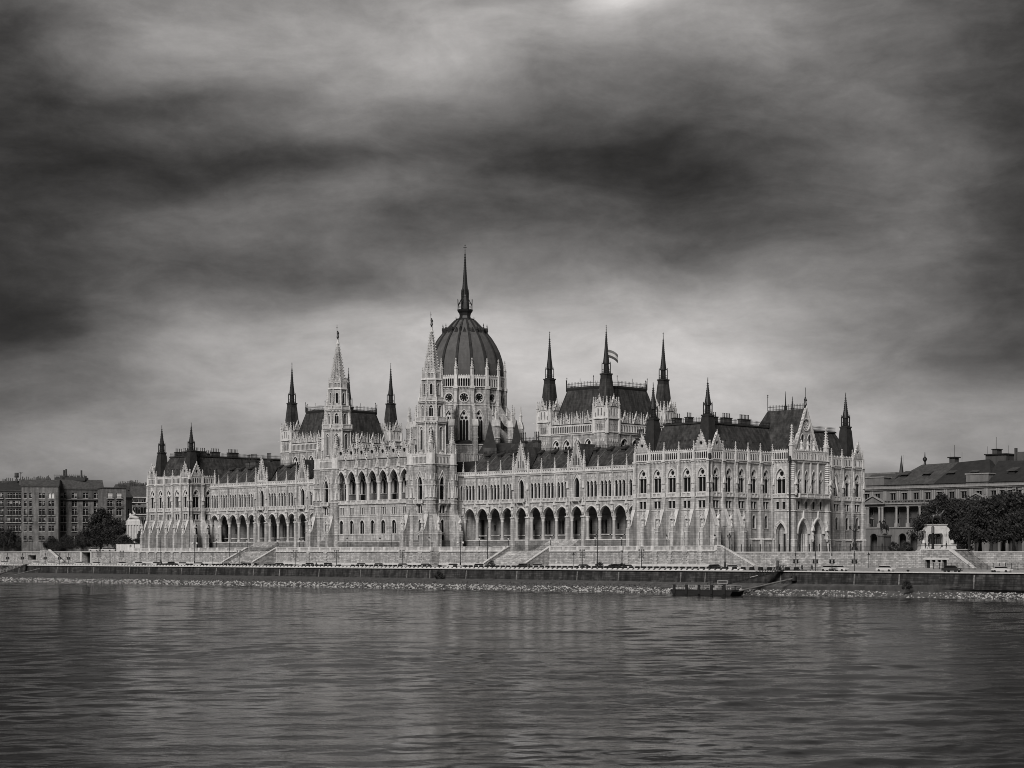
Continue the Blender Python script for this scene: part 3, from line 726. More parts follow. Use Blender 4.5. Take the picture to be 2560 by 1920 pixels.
    for x in (-1.6, 1.6):
        w = MB(); w.face([Fg.p(u, -.5, z) for u, z in arch(x, 1.7, 38.2, 41.2, 42.6, 4)], 1); w.box(Fg, x-.08, x+.08, -.4, -.2, 38.2, 42.0, 0); archrim(w, Fg, x, 1.7, 41.2, 42.6, .2, 0, .15, 0); w.box(Fg, x-.85, x+.85, -.4, -.25, 40.2, 40.35, 0); w.build('gable_window', ['trim', 'glass'], gp)
    q = Fg.p(0, -.2, 0); f = MB(); f.lathe(q[0], q[1], [(.45, za+.4), (.3, za+.9), (.4, za+1.1)], 6, 0); figure(f, q[0], q[1], za+1.1, 2.3); f.box(Fg, .1, .18, -.3, -.2, za+1.1, za+6.0); f.build('gable_statue', 'bronze', gp)
    # steep cross roof behind the gable
    build_cross_roof(+1)
def build_cross_roof(s):
    ym = 415.6; z0, zr = 35.6, 49.7; hw = 6.1
    x1 = -301.2 if s > 0 else 2*XC+301.2; x2 = x1-s*12.4; x3 = x2-s*6.5
    r = MB(); a0, a1 = (x1, ym-hw, z0), (x1, ym+hw, z0); b = (x1, ym, zr); c = (x2, ym, zr); d0, d1 = (x3, ym-hw, z0), (x3, ym+hw, z0)
    r.face([a0, d0, c, b]); r.face([a1, b, c, d1]); r.face([d0, d1, c]); r.face([a0, b, a1])
    o = r.build('cross_roof', 'slate', parl)
    m = MB(); cresting(m, Fr(min(x1, x2), ym, 1, 0), 0, abs(x1-x2), zr, 1.5, .5)
    m.bar((x2, ym, zr), (x2, ym, zr+4.6), .08); m.bar(((x1+x2)/2, ym, zr), ((x1+x2)/2, ym, zr+1.2), .35); m.bar(((x1+x2)/2, ym, zr+1.0), ((x1+x2)/2, ym, zr+5.2), .2, r2=.04)
    for zz in (3.9, 4.3): m.box(Fr(x2, ym, 1, 0), -.25, .25, -.05, .05, zr+zz, zr+zz+.12)
    m.build('ridge_railing', 'iron', o)
    if s < 0:
        f = MB(); q = (x1-.5, ym); f.lathe(q[0], q[1], [(.45, zr+.2), (.3, zr+.9), (.4, zr+1.1)], 6, 0); figure(f, q[0], q[1], zr+1.1, 2.3); f.bar((q[0]+.1, q[1], zr+1), (q[0]+.1, q[1], zr+5.4), .06)
        f.build('gable_statue', 'bronze', o)
        g = MB(); Fg = Fr(x1, ym+6.3, 0, -1); g.face2(Fg, [(0, Z_COR), (12.6, Z_COR), (6.3, 49.8)], 0, .6); g.build('great_gable', 'stone', parl)

def build_wing(xs, xe, pattern, mid):
    """river wing: arcade with loggia below, lancet windows above, pierced parapet"""
    Yw = 389.0; F = Fr(xs, Yw, 1, 0); W = xe-xs; ng = pattern.count('g'); nn = len(pattern)-ng
    gwid = 6.25; bw = (W-ng*gwid)/nn
    mats = ['stone', 'trim', 'base_stone', 'loggia_wall']
    mb = MB(); par = MB(); u = 0.0; edges = []
    ZF, ZS, ZA = 13.7, 20.3, 23.4
    for c in pattern:
        w = gwid if c == 'g' else bw; u0, u1 = u, u+w; uc = (u0+u1)/2; pier = .85 if c == 'g' else .32; ow = w-2*pier
        inner = arch(uc, ow, ZS, ZS, ZA, 6)[2:]     # right spring ... apex ... left spring
        poly = [(u1, ZS), (u1, Z_COR-1.6), (u0, Z_COR-1.6), (u0, ZS)]+[p for p in reversed(inner)]
        # wall above the arcade with window openings
        holes = []
        if c == 'n':
            for k in (-1, 0, 1): holes.append(arch(uc+k*1.45, 1.12, Z_RAIL, 29.6, 30.6, 4))
        else: holes.append(arch(uc, 2.0, Z_RAIL, 29.8, 31.7, 5))
        mb.panel(F, poly, holes, 0, .7, 0)
        k = len(inner); vs = [F.p(p[0], 0, p[1]) for p in inner]+[F.p(p[0], -.8, p[1]) for p in inner]
        mb.mesh(vs, [(i, i+1, k+i+1, k+i) for i in range(k-1)], 0)
        archrim(mb, F, uc, ow, ZS, ZA, .26, 0, .2, 1); archrim(mb, F, uc, ow-.05, ZS, ZA-.05, .1, -.3, .34, 1)
        if c == 'n':
            for j in (-1, 0, 1):
                x = uc+j*1.45; q = F.p(x, 0, 0)
                win_gothic(F, x, 1.12, Z_RAIL, 29.6, 30.6, 0, 'one', 4.2, .1, .42)
                mb.box(F, x-.12, x+.12, 0, .15, 31.5, 32.3, 1); mb.box(F, x-.24, x+.24, 0, .12, 31.8, 31.95, 1)
            for j in (-.5, .5, -1.5, 1.5): q = F.p(uc+j*1.45, .08, 0); mb.ngon(q[0], q[1], .12, .12, Z_RAIL, 29.5, 6, 0, 1); mb.box(F, uc+j*1.45-.2, uc+j*1.45+.2, 0, .26, 29.4, 29.7, 1)
            balusters(mb, F, u0+.3, u1-.3, Z_BAL, Z_RAIL, .34, .4, 1, 1.6)
        else:
            win_gothic(F, uc, 2.0, Z_RAIL, 29.8, 31.7, 0, 'one', 8, .25, .9)
            mb.prof(F, [(0, Z_BAL-1.6), (.3, Z_BAL-1.4), (1.1, Z_BAL-.1), (0, Z_BAL-.1)], uc-1.6, uc-1.2, 1); mb.prof(F, [(0, Z_BAL-1.6), (.3, Z_BAL-1.4), (1.1, Z_BAL-.1), (0, Z_BAL-.1)], uc+1.2, uc+1.6, 1)
            balusters(mb, F, uc-1.9, uc+1.9, Z_BAL, Z_RAIL, 1.1, .4, 1, 1.9); mb.box(F, uc-1.9, uc+1.9, 0, 1.1, Z_BAL-.12, Z_BAL+.05, 1)
            mb.face2(F, [(uc-1.35, 31.0), (uc-1.5, 31.1), (uc, 33.2), (uc+1.5, 31.1), (uc+1.35, 31.0), (uc, 32.9)], 0, .25, 1)
            gable(F, uc, 4.7, 34.6, 42.3, -.3, .45, 'three')
            # low gabled roof behind the gable
            rr = PO.new('gable_roof', 'slate', F.p(uc, 0, 0)[:2], 10); q0, q1, q2 = F.p(uc-2, -.3, 35), F.p(uc+2, -.3, 35), F.p(uc, -.3, 41.6); r0 = F.p(uc, -8, 41.6)
            rr.face([q0, q2, r0, F.p(uc-2, -2, 35)]); rr.face([q1, F.p(uc+2, -2, 35), r0, q2]); rr.face([q0, q1, q2])
        quatre_band(par, F, u0+.25, u1-.25, 33.45, 34.6, .35)
        cornice(mb, F, u0, u1, 33.4, .1, 1, .42, .3)
        edges.append((u0, c)); u = u1
    edges.append((W, 'n'))
    for z, n in ((Z_BAL, .36), (Z_RAIL, .12)): mb.box(F, 0, W, -.1, n, z-.16, z, 1)
    # piers, columns
    for i, (ue, c) in enumerate(edges):
        isg = (c == 'g') or (i and pattern[i-1] == 'g')
        q = F.p(ue, 0, 0)
        if isg:
            pb = PO.new('buttress', ['stone', 'trim'], q[:2], 30); f = F.sub(ue)
            pb.prof(f, [(-.9, G), (1.0, G), (.95, ZF+6), (.7, ZF+7), (.5, 24.5), (.45, 33.3), (-.9, 33.3)], -.62, .62, 0)
            pb.box(f, -.36, .36, .3, .9, 28.6, 30.6, 1); pb.box(f, -.7, .7, .3, 1.15, ZS-.2, ZS+.2, 1)
            add_pinnacle(*f.p(0, .35, 0)[:2], 33.3, 6.4 if isg else 4, .75)
            statue(F, ue, .9, 21.6, 2.2)
        else:
            mb.box(F, ue-.2, ue+.2, 0, .38, ZS+.2, 33.3, 0); add_pinnacle(*F.p(ue, .35, 0)[:2], 33.2, 4.6, .5)
            statue(F, ue, .5, 22.0, 1.9)
        if 0 < i < len(edges)-1 or True:
            off = (.0,) if not isg else (-.75, .75)
            for o in off:
                r = F.p(ue+o*(1 if isg else 0), -.35, 0)
                if isg and ((o < 0 and i == 0) or (o > 0 and i == len(edges)-1)): continue
                cm = PO.new('column', ['column_stone', 'trim'], r[:2], 5.0)
                cm.lathe(r[0], r[1], [(.62, ZF), (.62, ZF+.35), (.46, ZF+.6), (.42, 19.1)], 12, 0, 0)
                cm.lathe(r[0], r[1], [(.46, 19.0), (.5, 19.2), (.46, 19.35), (.55, 19.8), (.72, 20.1), (.72, 20.3)], 12, 0, 1)
    # loggia behind the arcade: floor, back wall with tall windows, ceiling
    D = 5.2; hb = []; lw = []
    u = 0
    for j, c in enumerate(pattern):
        w = gwid if c == 'g' else bw; uc = u+w/2
        if j in mid: hb += [arch(uc-.65, .95, 15.4, 18.9, 19.7, 3), arch(uc+.65, .95, 15.4, 18.9, 19.7, 3)]; lw.append(uc)
        elif j == 0: hb.append(rect(uc-.9, uc+.9, 14, 20))
        elif j % 3 == 1: hb.append(rect(uc-.45, uc+.45, 16.6, 18.3))
        u += w
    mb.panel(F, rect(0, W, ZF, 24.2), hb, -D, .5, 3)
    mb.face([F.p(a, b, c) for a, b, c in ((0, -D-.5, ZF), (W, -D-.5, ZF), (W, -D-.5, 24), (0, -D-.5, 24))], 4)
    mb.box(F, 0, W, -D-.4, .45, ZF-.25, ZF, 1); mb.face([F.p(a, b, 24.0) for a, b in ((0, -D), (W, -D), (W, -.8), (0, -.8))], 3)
    mb.box(F, 0, W, -D, -D+.25, 20.6, 20.8, 3); mb.box(F, 0, W, -D, -D+.3, 14.9, 15.15, 1)
    for i in range(len(edges)): mb.box(F, edges[i][0]-.35, edges[i][0]+.35, -D, -D+.3, ZF, 24, 3)
    # plinth
    mb.prof(F, [(0, G), (.5, G), (.42, ZF-.25), (0, ZF-.25)], 0, W, 2)
    for x in (0, W): mb.box(F, x-.02, x+.02, -D, -.6, ZF, 33.4, 0)
    mb.build('river_wing', mats+['glass'], parl)
    par.build('parapet', 'trim', parl)
    # roof with ribs running up the slope, ridge flat and dormers
    rf = MB(); y0, y1 = 0.6, 8.2
    rf.prof(F, [(-y0, 33.6), (-y1, 40.5), (-y1-9, 40.9), (-y1-14, 38), (-y1-14, 33)], 0, W, 0)
    ew = [e for e, _ in edges]
    for a, b in zip(ew, ew[1:]):
        for t in (0.22,): # raised fold of each roof bay
            x = a+(b-a)*t; p0 = F.p(x, -y0-.15, 33.75); p1 = F.p(x+.3, -y1+1.2, 39.5); rf.bar(p0, p1, .1, 1)
    rf.build('wing_roof', ['slate', 'lead'], parl)
    for a, b in zip(ew, ew[1:]):
        x = a+(b-a)*.66; dm = PO.new('roof_dormer', 'slate_dark', F.p(x, -y1, 0)[:2], 2); dm.box(F, x-.7, x+.7, -y1+.2, -y1+1.9, 38.7, 39.8, 0); dm.prof(F, [(-y1+2.2, 39.7), (-y1+2.2, 39.9), (-y1, 40.9), (-y1, 39.7)], x-.9, x+.9, 0)
    cr = MB(); cresting(cr, F.sub(0, -y1-.3), 0, W, 40.5, 1.0, .6); cr.build('ridge_railing', 'iron', parl)

def steps_front(xa, xb, yb, z0, z1, n=10, out=6.0, flare=3.0):
    mb = MB()
    for i in range(n):
        f = 1-i/n; d = out*f; fl = flare*f
        mb.box(W0, xa-fl, xb+fl, -(yb), -(yb-d), z0+(z1-z0)*i/n, z0+(z1-z0)*(i+1)/n)
    return mb

def build_centre():
    Y0 = 375.3; hw = 17.8; F = Fr(XC-hw, Y0, 1, 0); W = 2*hw; n = 7; bw = W/n
    mats = ['stone', 'trim', 'base_stone', 'loggia_wall', 'glass']; mb = MB()
    ZS, ZA = 32.2, 35.9
    for b in range(n):
        u0, u1 = b*bw, (b+1)*bw; uc = (u0+u1)/2; ow = bw-.9
        holes = [rect(uc-1.3, uc+1.3, 21.9, 24.1), arch(uc, 2.0, 15.8, 18.8, 20.1, 4)]
        for x in (-.55, .6): holes.append(rect(uc+x-.3, uc+x+.3, 11.0, 12.6))
        mb.panel(F, rect(u0, u1, G, Z_BAL+.6), holes, 0, .6, 0)
        for j in range(3): win_rect(F, uc-.87+j*.87, .6, 21.9, 24.1, 0, False, hood=(j == 1))
        for x in (-1.24, -.435, .435, 1.24): mb.box(F, uc+x-.14, uc+x+.14, -.45, -.03, 21.9, 24.1, 1)
        win_gothic(F, uc, 2.0, 15.8, 18.8, 20.1, 0, 'one', 3.2, .26, .3)
        for x in (-.55, .6): win_rect(F, uc+x, .6, 11.0, 12.6, 0.02, False, hood=False)
        inner = arch(uc, ow, ZS, ZS, ZA, 7)[2:]
        poly = [(u1, ZS), (u1, 40.0), (u0, 40.0), (u0, ZS)]+[p for p in reversed(inner)]
        mb.panel(F, poly, [arch(uc+k*.62, .42, 36.9, 38.6, 39.0, 2) for k in (-3, -2, -1, 0, 1, 2, 3)], 0, .4, 0)
        mb.face([F.p(u, -.42, z) for u, z in rect(u0+.1, u1-.1, 36.6, 39.6)], 1)
        k = len(inner); mb.mesh([F.p(p[0], 0, p[1]) for p in inner]+[F.p(p[0], -1.0, p[1]) for p in inner], [(i, i+1, k+i+1, k+i) for i in range(k-1)], 0)
        archrim(mb, F, uc, ow, ZS, ZA, .3, 0, .22, 1); archrim(mb, F, uc, ow-.1, ZS, ZA-.1, .1, -.4, .3, 1)
        gable(F, uc, bw-.7, 39.4, 44.2, -.25, .4, 'round', mats=('stone', 'glass', 'trim'))
        # windows on the wall behind the loggia
        G2 = F.sub(0, -4.6)
        win_gothic(G2, uc, 2.8, 28.6, 32.4, 34.6, 0, 'three', 8, .15, .4)
        if b in (1, 4): mb.box(G2, uc-.9, uc+.9, -.3, .06, 26.2, 28.3, 4)
        balusters(mb, F, u0+.3, u1-.3, 25.3, 26.4, .35, .38, 1, 2.3)
    for b in range(n+1):
        u = b*bw; q = F.p(u, -.35, 0)
        if 0 < b < n:
            cm = PO.new('column', ['trim', 'trim'], q[:2], 9); cm.lathe(q[0], q[1], [(.8, 25.4), (.8, 25.9), (.55, 26.2), (.5, 31.0), (.55, 31.1), (.5, 31.3), (.78, 31.9), (.8, 32.2)], 12, 0, 0)
        statue(F, u, .55, 34.6, 2.2); mb.box(F, u-.22, u+.22, 0, .4, 32.2, 40, 1); add_pinnacle(*F.p(u, .2, 0)[:2], 39.6, 3.4, .5)
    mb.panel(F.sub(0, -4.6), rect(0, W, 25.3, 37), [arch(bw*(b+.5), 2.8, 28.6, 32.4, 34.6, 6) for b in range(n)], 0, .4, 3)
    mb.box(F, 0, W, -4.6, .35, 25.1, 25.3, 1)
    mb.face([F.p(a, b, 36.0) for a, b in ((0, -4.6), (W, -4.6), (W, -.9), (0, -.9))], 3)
    for z, nn in ((15.6, .15), (Z_ST2, .16), (36.4, .2), (39.9, .15)): mb.box(F, 0, W, -.05, nn, z-.16, z, 1)
    mb.prof(F, [(0, G), (.55, G), (.45, 13.2), (.45, 13.4), (0, 13.7)], 0, W, 2)
    mb.box(F, 0, W, -.1, .5, 13.25, 13.42, 1)
    # returns towards the wings
    for s in (-1, 1):
        x = XC+s*27.3; Fs = Fr(x, 384.4, 0, 1) if s > 0 else Fr(x, 389.0, 0, -1); L = 4.6
        mb.panel(Fs, rect(0, L, G, 33.4), [arch(L*.3, .95, Z_RAIL, 29.6, 30.6, 4), arch(L*.75, .95, Z_RAIL, 29.6, 30.6, 4), arch(L*.55, 1.0, 17.2, 20.3, 21.3, 3)], 0, .5, 0)
        for f in (.3, .75): win_gothic(Fs, L*f, .95, Z_RAIL, 29.6, 30.6, 0, 'one', 3, .16, .5)
        win_gothic(Fs, L*.55, 1.0, 17.2, 20.3, 21.3, 0, 'two', 2, .16, .5)
        for z in (Z_ST2, Z_BAL, Z_RAIL): mb.box(Fs, 0, L, -.05, .15, z-.16, z, 1)
        quatre_band(mb, Fs, 0, L, 33.45, 34.6, .3, 1); mb.prof(Fs, [(0, G), (.5, G), (.42, 13.5), (0, 13.7)], 0, L, 2)
    mb.build('central_front', mats, parl)
    r = MB(); r.prof(F.sub(-1.5), [(-.4, 38), (-5.4, 43.4), (-10, 43.6), (-18, 38.0), (-18, 36)], 0, W+3, 0)
    r.build('central_roof', 'slate_dark', parl)

def oct_faces(cx, cy, r, k=8, rot=None):
    """frames of the k outward faces of a regular prism with vertex radius r"""
    rot = math.pi/k if rot is None else rot; out = []
    for i in range(k):
        a0 = rot+2*math.pi*i/k; a1 = rot+2*math.pi*(i+1)/k
        p0 = (cx+r*math.cos(a0), cy+r*math.sin(a0)); p1 = (cx+r*math.cos(a1), cy+r*math.sin(a1))
        out.append((Fr(p0[0], p0[1], p1[0]-p0[0], p1[1]-p0[1]), math.dist(p0, p1)))
    return out

def build_tower(s):
    cx, cy = XC+s*22.54, 379.75; hs = 4.75; mats = ['tower_stone', 'trim', 'base_stone', 'glass']
    mb = MB()
    fr = [Fr(cx-hs, cy-hs, 1, 0), Fr(cx+hs, cy-hs, 0, 1), Fr(cx+hs, cy+hs, -1, 0), Fr(cx-hs, cy+hs, 0, -1)]
    for i, F in enumerate(fr):
        L = 2*hs; uc = L/2; zb = G
        mb.panel(F, rect(0, L, zb, 36.9), [arch(uc, 2.0, 26.0, 31.0, 33.2, 5), rect(uc-.95, uc+.95, 21.9, 24.3), arch(uc, 1.5, 16.1, 18.9, 20.0, 4), arch(uc, 1.9, G+.05, 14.3, 15.7, 4)] if i != 2 else [], 0, .7, 0)
        if i == 2: continue
        win_gothic(F, uc, 2.0, 26.0, 31.0, 33.2, 0, 'one', 12, .3, .9); win_rect(F, uc, 1.9, 21.9, 24.3, 0); win_gothic(F, uc, 1.5, 16.1, 18.9, 20.0, 0, 'one', 3, .2, .4); win_gothic(F, uc, 1.9, G+.05, 14.3, 15.7, 0, 'one', 3, .14, .7)
        mb.face2(F, [(uc-1.5, 32.2), (uc-1.7, 32.3), (uc, 35.0), (uc+1.7, 32.3), (uc+1.5, 32.2), (uc, 34.6)], 0, .25, 1)
        mb.box(F, uc-1.8, uc+1.8, 0, 1.0, Z_BAL-.1, Z_BAL+.1, 1); balusters(mb, F, uc-1.8, uc+1.8, Z_BAL, Z_RAIL+.1, 1.0, .4, 1, 1.8)
        for x in (-1.4, 1.4): mb.prof(F, [(0, Z_BAL-2.4), (.25, Z_BAL-2.2), (.4, Z_BAL-1), (1, Z_BAL-.1), (0, Z_BAL-.1)], uc+x-.18, uc+x+.18, 1)
        for x in (-2.6, 2.6):
            mb.face2(F, [(uc+x-.3, 26.6), (uc+x+.3, 26.6), (uc+x+.2, 29.4), (uc+x, 31.6), (uc+x-.2, 29.4)], 0, .3, 1)
        for z, n in ((15.6, .12), (Z_ST2, .18), (Z_BAL, .22), (Z_RAIL+.1, .16), (30.6, .08), (36.9, .4)): mb.box(F, -.3, L+.3, -.1, n, z-.18, z, 1)
        mb.prof(F, [(0, G), (.55, G), (.45, 13.2), (.45, 13.4), (0, 13.7)], 1.3, L-1.3, 2)
        cornice(mb, F, 1.3, L-1.3, 36.9, .05, 1)
        arcade_band(mb, F, 1.2, L-1.2, 37.0, 39.8, .25, .6, .25, 1)
    for (sx, sy) in ((-1, -1), (1, -1), (1, 1), (-1, 1)):
        x, y = cx+sx*(hs-.3), cy+sy*(hs-.3)
        pb = PO.new('buttress', ['tower_stone', 'trim'], (x, y), 40)
        pb.ngon(x, y, 1.6, 1.55, G, 36.9, 8, R(22.5), 0); pb.ngon(x, y, 1.75, 1.75, G, 13.4, 8, R(22.5), 0)
        for z in (15.6, Z_ST2, Z_BAL, Z_RAIL+.1, 30.6, 36.9): pb.ngon(x, y, 1.78, 1.78, z-.18, z, 8, R(22.5), 1)
        pb.ngon(x, y, 1.45, 1.4, 36.9, 40.2, 8, R(22.5), 1)
        for F, L in oct_faces(x, y, 1.62): 
            pb.face2(F, [(L*.2, 26.6), (L*.8, 26.6), (L*.65, 28.8), (L*.5, 30.2), (L*.35, 28.8)], 0, .22, 1)
            pb.face2(F, [(L*.3, 32), (L*.7, 32), (L*.5, 34)], 0, .2, 1)
        if sy < 0 or sx == s:      # battered buttress at the foot towards the water
            for (dx, dy) in ((1, 0), (0, 1)):
                ax, ay = (sx if dx else 0), (sy if dy else 0)
                if dy and sy > 0: continue
                if dx and sx != s: continue
                f = Fr(x, y, -ay, ax)
                # frame whose normal is (ax, ay)
                pb.prof(f, [(1.2, G), (4.0, G), (4.0, 16.2), (3.5, 16.8), (1.9, Z_ST2), (1.5, 23.0)], -.8, .8, 0)
                pb.prof(f, [(3.2, 16.9), (1.92, Z_ST2), (1.92, Z_ST2+.2), (3.45, 16.9)], -.88, .88, 1); pb.box(f, -.88, .88, 1.2, 4.1, 15.4, 15.6, 1)
                statue(f, 0, 3.55, 16.8, 2.3)
        add_pinnacle(x, y, 40.0, 8.6, 1.35, 'trim')
        for k in range(4):
            a = k*math.pi/2+.4; add_pinnacle(x+1.2*math.cos(a), y+1.2*math.sin(a), 39.6, 3.4, .42)
        # flying buttress up to the octagon
        d = math.hypot(x-cx, y-cy); ux, uy = (x-cx)/d, (y-cy)/d; f = Fr(cx, cy, -uy, ux)
        f = f if (f.n[0]*ux+f.n[1]*uy) > 0 else Fr(cx, cy, uy, -ux)
        fb = PO.new('flying_buttress', 'trim', (x, y), 12)
        fb.prof(f, [(d-1.0, 41.6), (d-1.0, 42.6), (4.0, 47.2), (4.0, 46.0), (4.8, 44.4)], -.22, .22)
    t = mb.build('river_tower', mats, parl)
    # octagonal upper stages
    up = MB()
    r1 = 4.55
    def stage(r, z0, z1, zw0, zw1, kind, rim_, narrow=.42):
        for j, (F, L) in enumerate(oct_faces(cx, cy, r)):
            w = L*narrow
            up.panel(F, rect(0, L, z0, z1), [arch(L/2, w, zw0, zw1-w*.7, zw1, 4)], 0, .4, 0)
            q = F.p(L/2, 0, 0)
            win_gothic(F, L/2, w, zw0, zw1-w*.7, zw1, 0, kind, 4, rim_, .4, 'window')
            up.box(F, -.16, .16, -.1, .22, z0, z1, 1)
    stage(4.55, 37.5, 50.0, 41.2, 48.3, 'two', .22, .40)
    for F, L in oct_faces(cx, cy, 4.9):
        cornice(up, F, 0, L, 49.9, -.1, 1, .45, .3)
        up.box(F, 0, L, -.8, .3, 49.9, 50.05, 1); balusters(up, F, 0, L, 50.0, 51.3, .25, .36, 1, L)
        up.face2(F, [(L*.25, 40.0), (L*.75, 40.0), (L*.6, 40.7), (L*.4, 40.7)], -.5, .1, 1)
    stage(3.95, 50.0, 56.0, 51.4, 54.9, 'two', .18, .42)
    for F, L in oct_faces(cx, cy, 4.15):
        cornice(up, F, 0, L, 56.2, -.05, 1, .45, .3)
        balusters(up, F, 0, L, 56.2, 57.4, .15, .36, 1, L); up.box(F, 0, L, -.8, .25, 56.1, 56.25, 1)
    stage(3.2, 56.1, 63.0, 58.2, 61.6, 'one', .14, .30)
    up.ngon(cx, cy, 3.55, 3.35, 62.7, 63.2, 8, R(22.5), 1)
    for i in range(8):
        a = R(22.5+45*i)
        for r, z, h, w in ((4.45, 50.6, 5.6, .5), (3.75, 56.6, 5.0, .42), (3.05, 63.0, 3.6, .38)):
            add_pinnacle(cx+r*math.cos(a), cy+r*math.sin(a), z, h, w)
        up.bar((cx+3.9*math.cos(a), cy+3.9*math.sin(a), 54.4), (cx+3.2*math.cos(a), cy+3.2*math.sin(a), 57.6), .16, 1)
        up.bar((cx+4.5*math.cos(a), cy+4.5*math.sin(a), 40.5), (cx+4.5*math.cos(a), cy+4.5*math.sin(a), 50), .2, 1)
    up.ngon(cx, cy, 2.8, 2.6, 63.2, 65.6, 8, R(22.5), 0)
    for F, L in oct_faces(cx, cy, 3.0): arcade_band(up, F, 0, L, 63.2, 65.3, 0, .5, .18, 1)
    u = up.build('octagon_stage', mats, t)
    sp = MB(); z0, z1 = 65.4, 78.0
    sp.ngon(cx, cy, 2.55, .38, z0, z1, 8, R(22.5), 0); sp.ngon(cx, cy, .55, .5, z1-.3, z1+.1, 8, 0, 1)
    for j in range(15):
        t_ = (j+.5)/15; r = 2.55+(.38-2.55)*t_; z = z0+(z1-z0)*t_
        for i in range(8):
            a = R(22.5+45*i); sp.box(Fr(cx, cy, math.cos(a), math.sin(a)), r-.02, r+.36-.12*t_, -.1, .1, z-.1, z+.12, 1)
            if j < 11:
                a2 = R(45*i); rr = r*math.cos(math.pi/8); sp.box(Fr(cx, cy, math.cos(a2), math.sin(a2)), rr-.05, rr+.03, -.09, .09, z-.12, z+.12, 2)
    sp.ngon(cx, cy, .38, .3, z1, z1+1.1, 8, 0, 1)
    sp.build('stone_spire', ['tower_stone', 'trim', 'slate'], t)
    f = MB(); f.lathe(cx, cy, [(.35, z1+1.1), (.2, z1+1.5), (.3, z1+1.7)], 6); figure(f, cx, cy, z1+1.7, 2.2); f.bar((cx-.1, cy-.25, z1+1.6), (cx-.1, cy-.25, 83.9), .06); f.box(Fr(cx-.1, cy-.25, .707, .707), -.3, .3, -.04, .04, 82.8, 82.95)
    f.build('standard_bearer', 'bronze', t)

